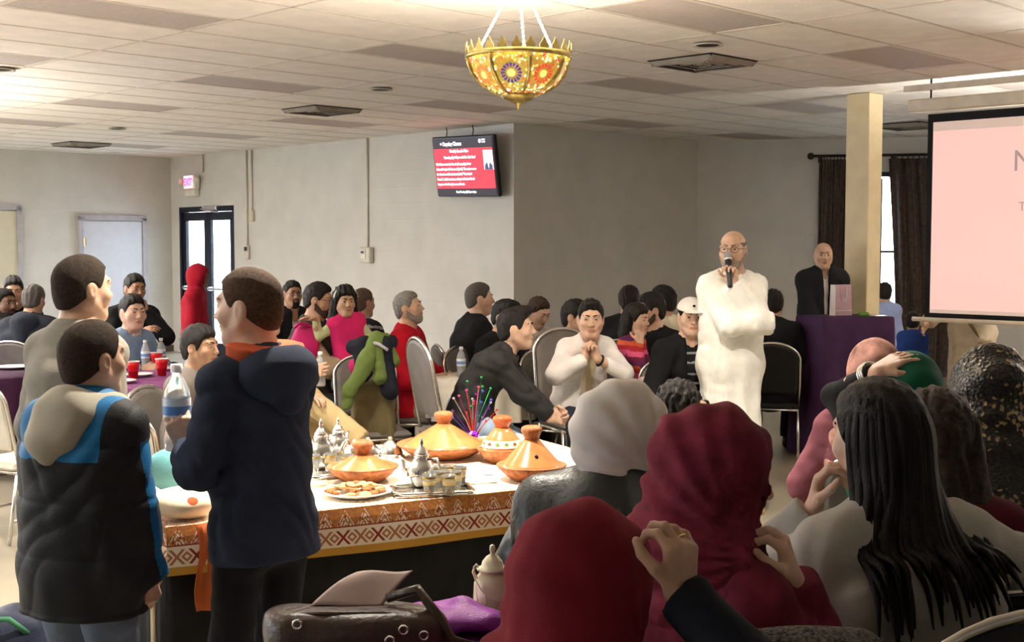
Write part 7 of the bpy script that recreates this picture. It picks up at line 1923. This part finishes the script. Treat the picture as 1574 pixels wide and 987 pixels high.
V, Q = s.mesh(.012, slack=.03); t = thing('olive_coat', 'olive corduroy coat hanging from the chair down to the floor', 'coat'); t.location = (oc.x - .02, 8.39, .28); t.scale = (.56, .8, .8); t.rotation_euler = (0, 0, .1); mesh_np('coat_cloth', V, Q, ol, t)
t = thing('draped_jacket', 'moss green and navy jacket slung over the chair back', 'jacket'); t.location = (oc.x - .02, 8.35, .13); t.rotation_euler = (0, 0, .1); t.scale = (.86, .8, 1)
fw = lambda p: .010 * wrinkle(p, (26, 26, 22), 1.9) + .012 * (.45 - crease(p, 44, .7))
s = Sdf(); s.cone((-.15, .0, .90), (.15, 0, .92), .045, .050, .03, flat=((0, 1, 0), 1.2)); s.cone((.08, -.05, .90), (.13, -.08, .62), .075, .070, .06); s.cone((-.08, -.03, .90), (-.06, -.06, .72), .07, .06, .05); s.disp(fw); V, Q = s.mesh(.010, slack=.03); mesh_np('navy_lining', V, Q, nv2, t)
s = Sdf(); s.cone((.02, -.075, .95), (-.04, -.13, .80), .055, .060, .05); s.cone((-.04, -.13, .80), (-.17, -.15, .62), .058, .052, .04); s.cone((-.17, -.15, .62), (-.19, -.15, .50), .052, .042, .03, cut=True); s.disp(fw); V, Q = s.mesh(.010, slack=.03); mesh_np('green_sleeve', V, Q, grn2, t)
s = Sdf(); s.cone((.03, -.08, .96), (.06, -.12, .70), .050, .055, .05); s.cone((.10, -.03, .95), (.17, -.05, .80), .045, .05, .05); s.disp(fw); V, Q = s.mesh(.010, slack=.03); mesh_np('green_panel', V, Q, grn2, t)
m = MB(); m.tube([(-.02, -.10, .93), (.05, -.16, .92), (.12, -.17, .88)], .012, 6); m.build('collar_edge', cloth('light_grey_trim', s2l(170, 170, 176)), t, True)
q = P(466, 530, 8.85); s = Sdf(); s.ell((0, 0, 0), (.10, .06, .15), 0); s.disp(lambda p: .010 * wrinkle(p, (24, 24, 24), .9)); V, Q = s.mesh(.01, slack=.02)
t = thing('pink_coat', 'bright pink coat hung behind the man in the charcoal vest', 'coat', (q.x, 8.9, q.z)); mesh_np('coat_cloth', V, Q, cloth('magenta_nylon', s2l(190, 36, 104), rough=.5), t); m = MB(); m.tube([(-.06, -.05, .12), (-.02, -.07, .15), (.05, -.05, .13)], .012, 6); m.build('collar', cloth('magenta_nylon', s2l(190, 36, 104)), t, True)
t = thing('tweed_bag', 'grey tweed bag at the bottom edge behind the wine-red scarf', 'bag', (P(1235, 987, 2.05).x, 2.05, .0)); s = Sdf(); s.cone((-.09, 0, .98), (.09, 0, .985), .05, .05, .02); s.cone((-.09, 0, .62), (.09, 0, .62), .07, .07, .02); s.cone((0, 0, .95), (0, 0, .6), .07, .09, .05, flat=((1, 0, 0), 1.5)); V, Q = s.mesh(.009)
s_off = P(1235, 968, 2.05).z - 1.035
m_ = mesh_np('bag_body', V + np.array([0, 0, s_off], np.float32), Q, mat('grey_tweed', s2l(96, 92, 88), .9, var=.5, vscale=160, bump=.4, bscale=300), t)
chx = chair(P(1235, 987, 2.1).x, 2.15, 160, 'chair at the bottom edge holding the tweed bag')
# remove the template chair
for c_ in list(CHAIR0.children): bpy.data.objects.remove(c_)
bpy.data.objects.remove(CHAIR0)
bpy.data.objects.remove(bpy.data.objects['unused']) if 'unused' in bpy.data.objects else None
for p_ in PEOPLE: print('PERSON', p_)
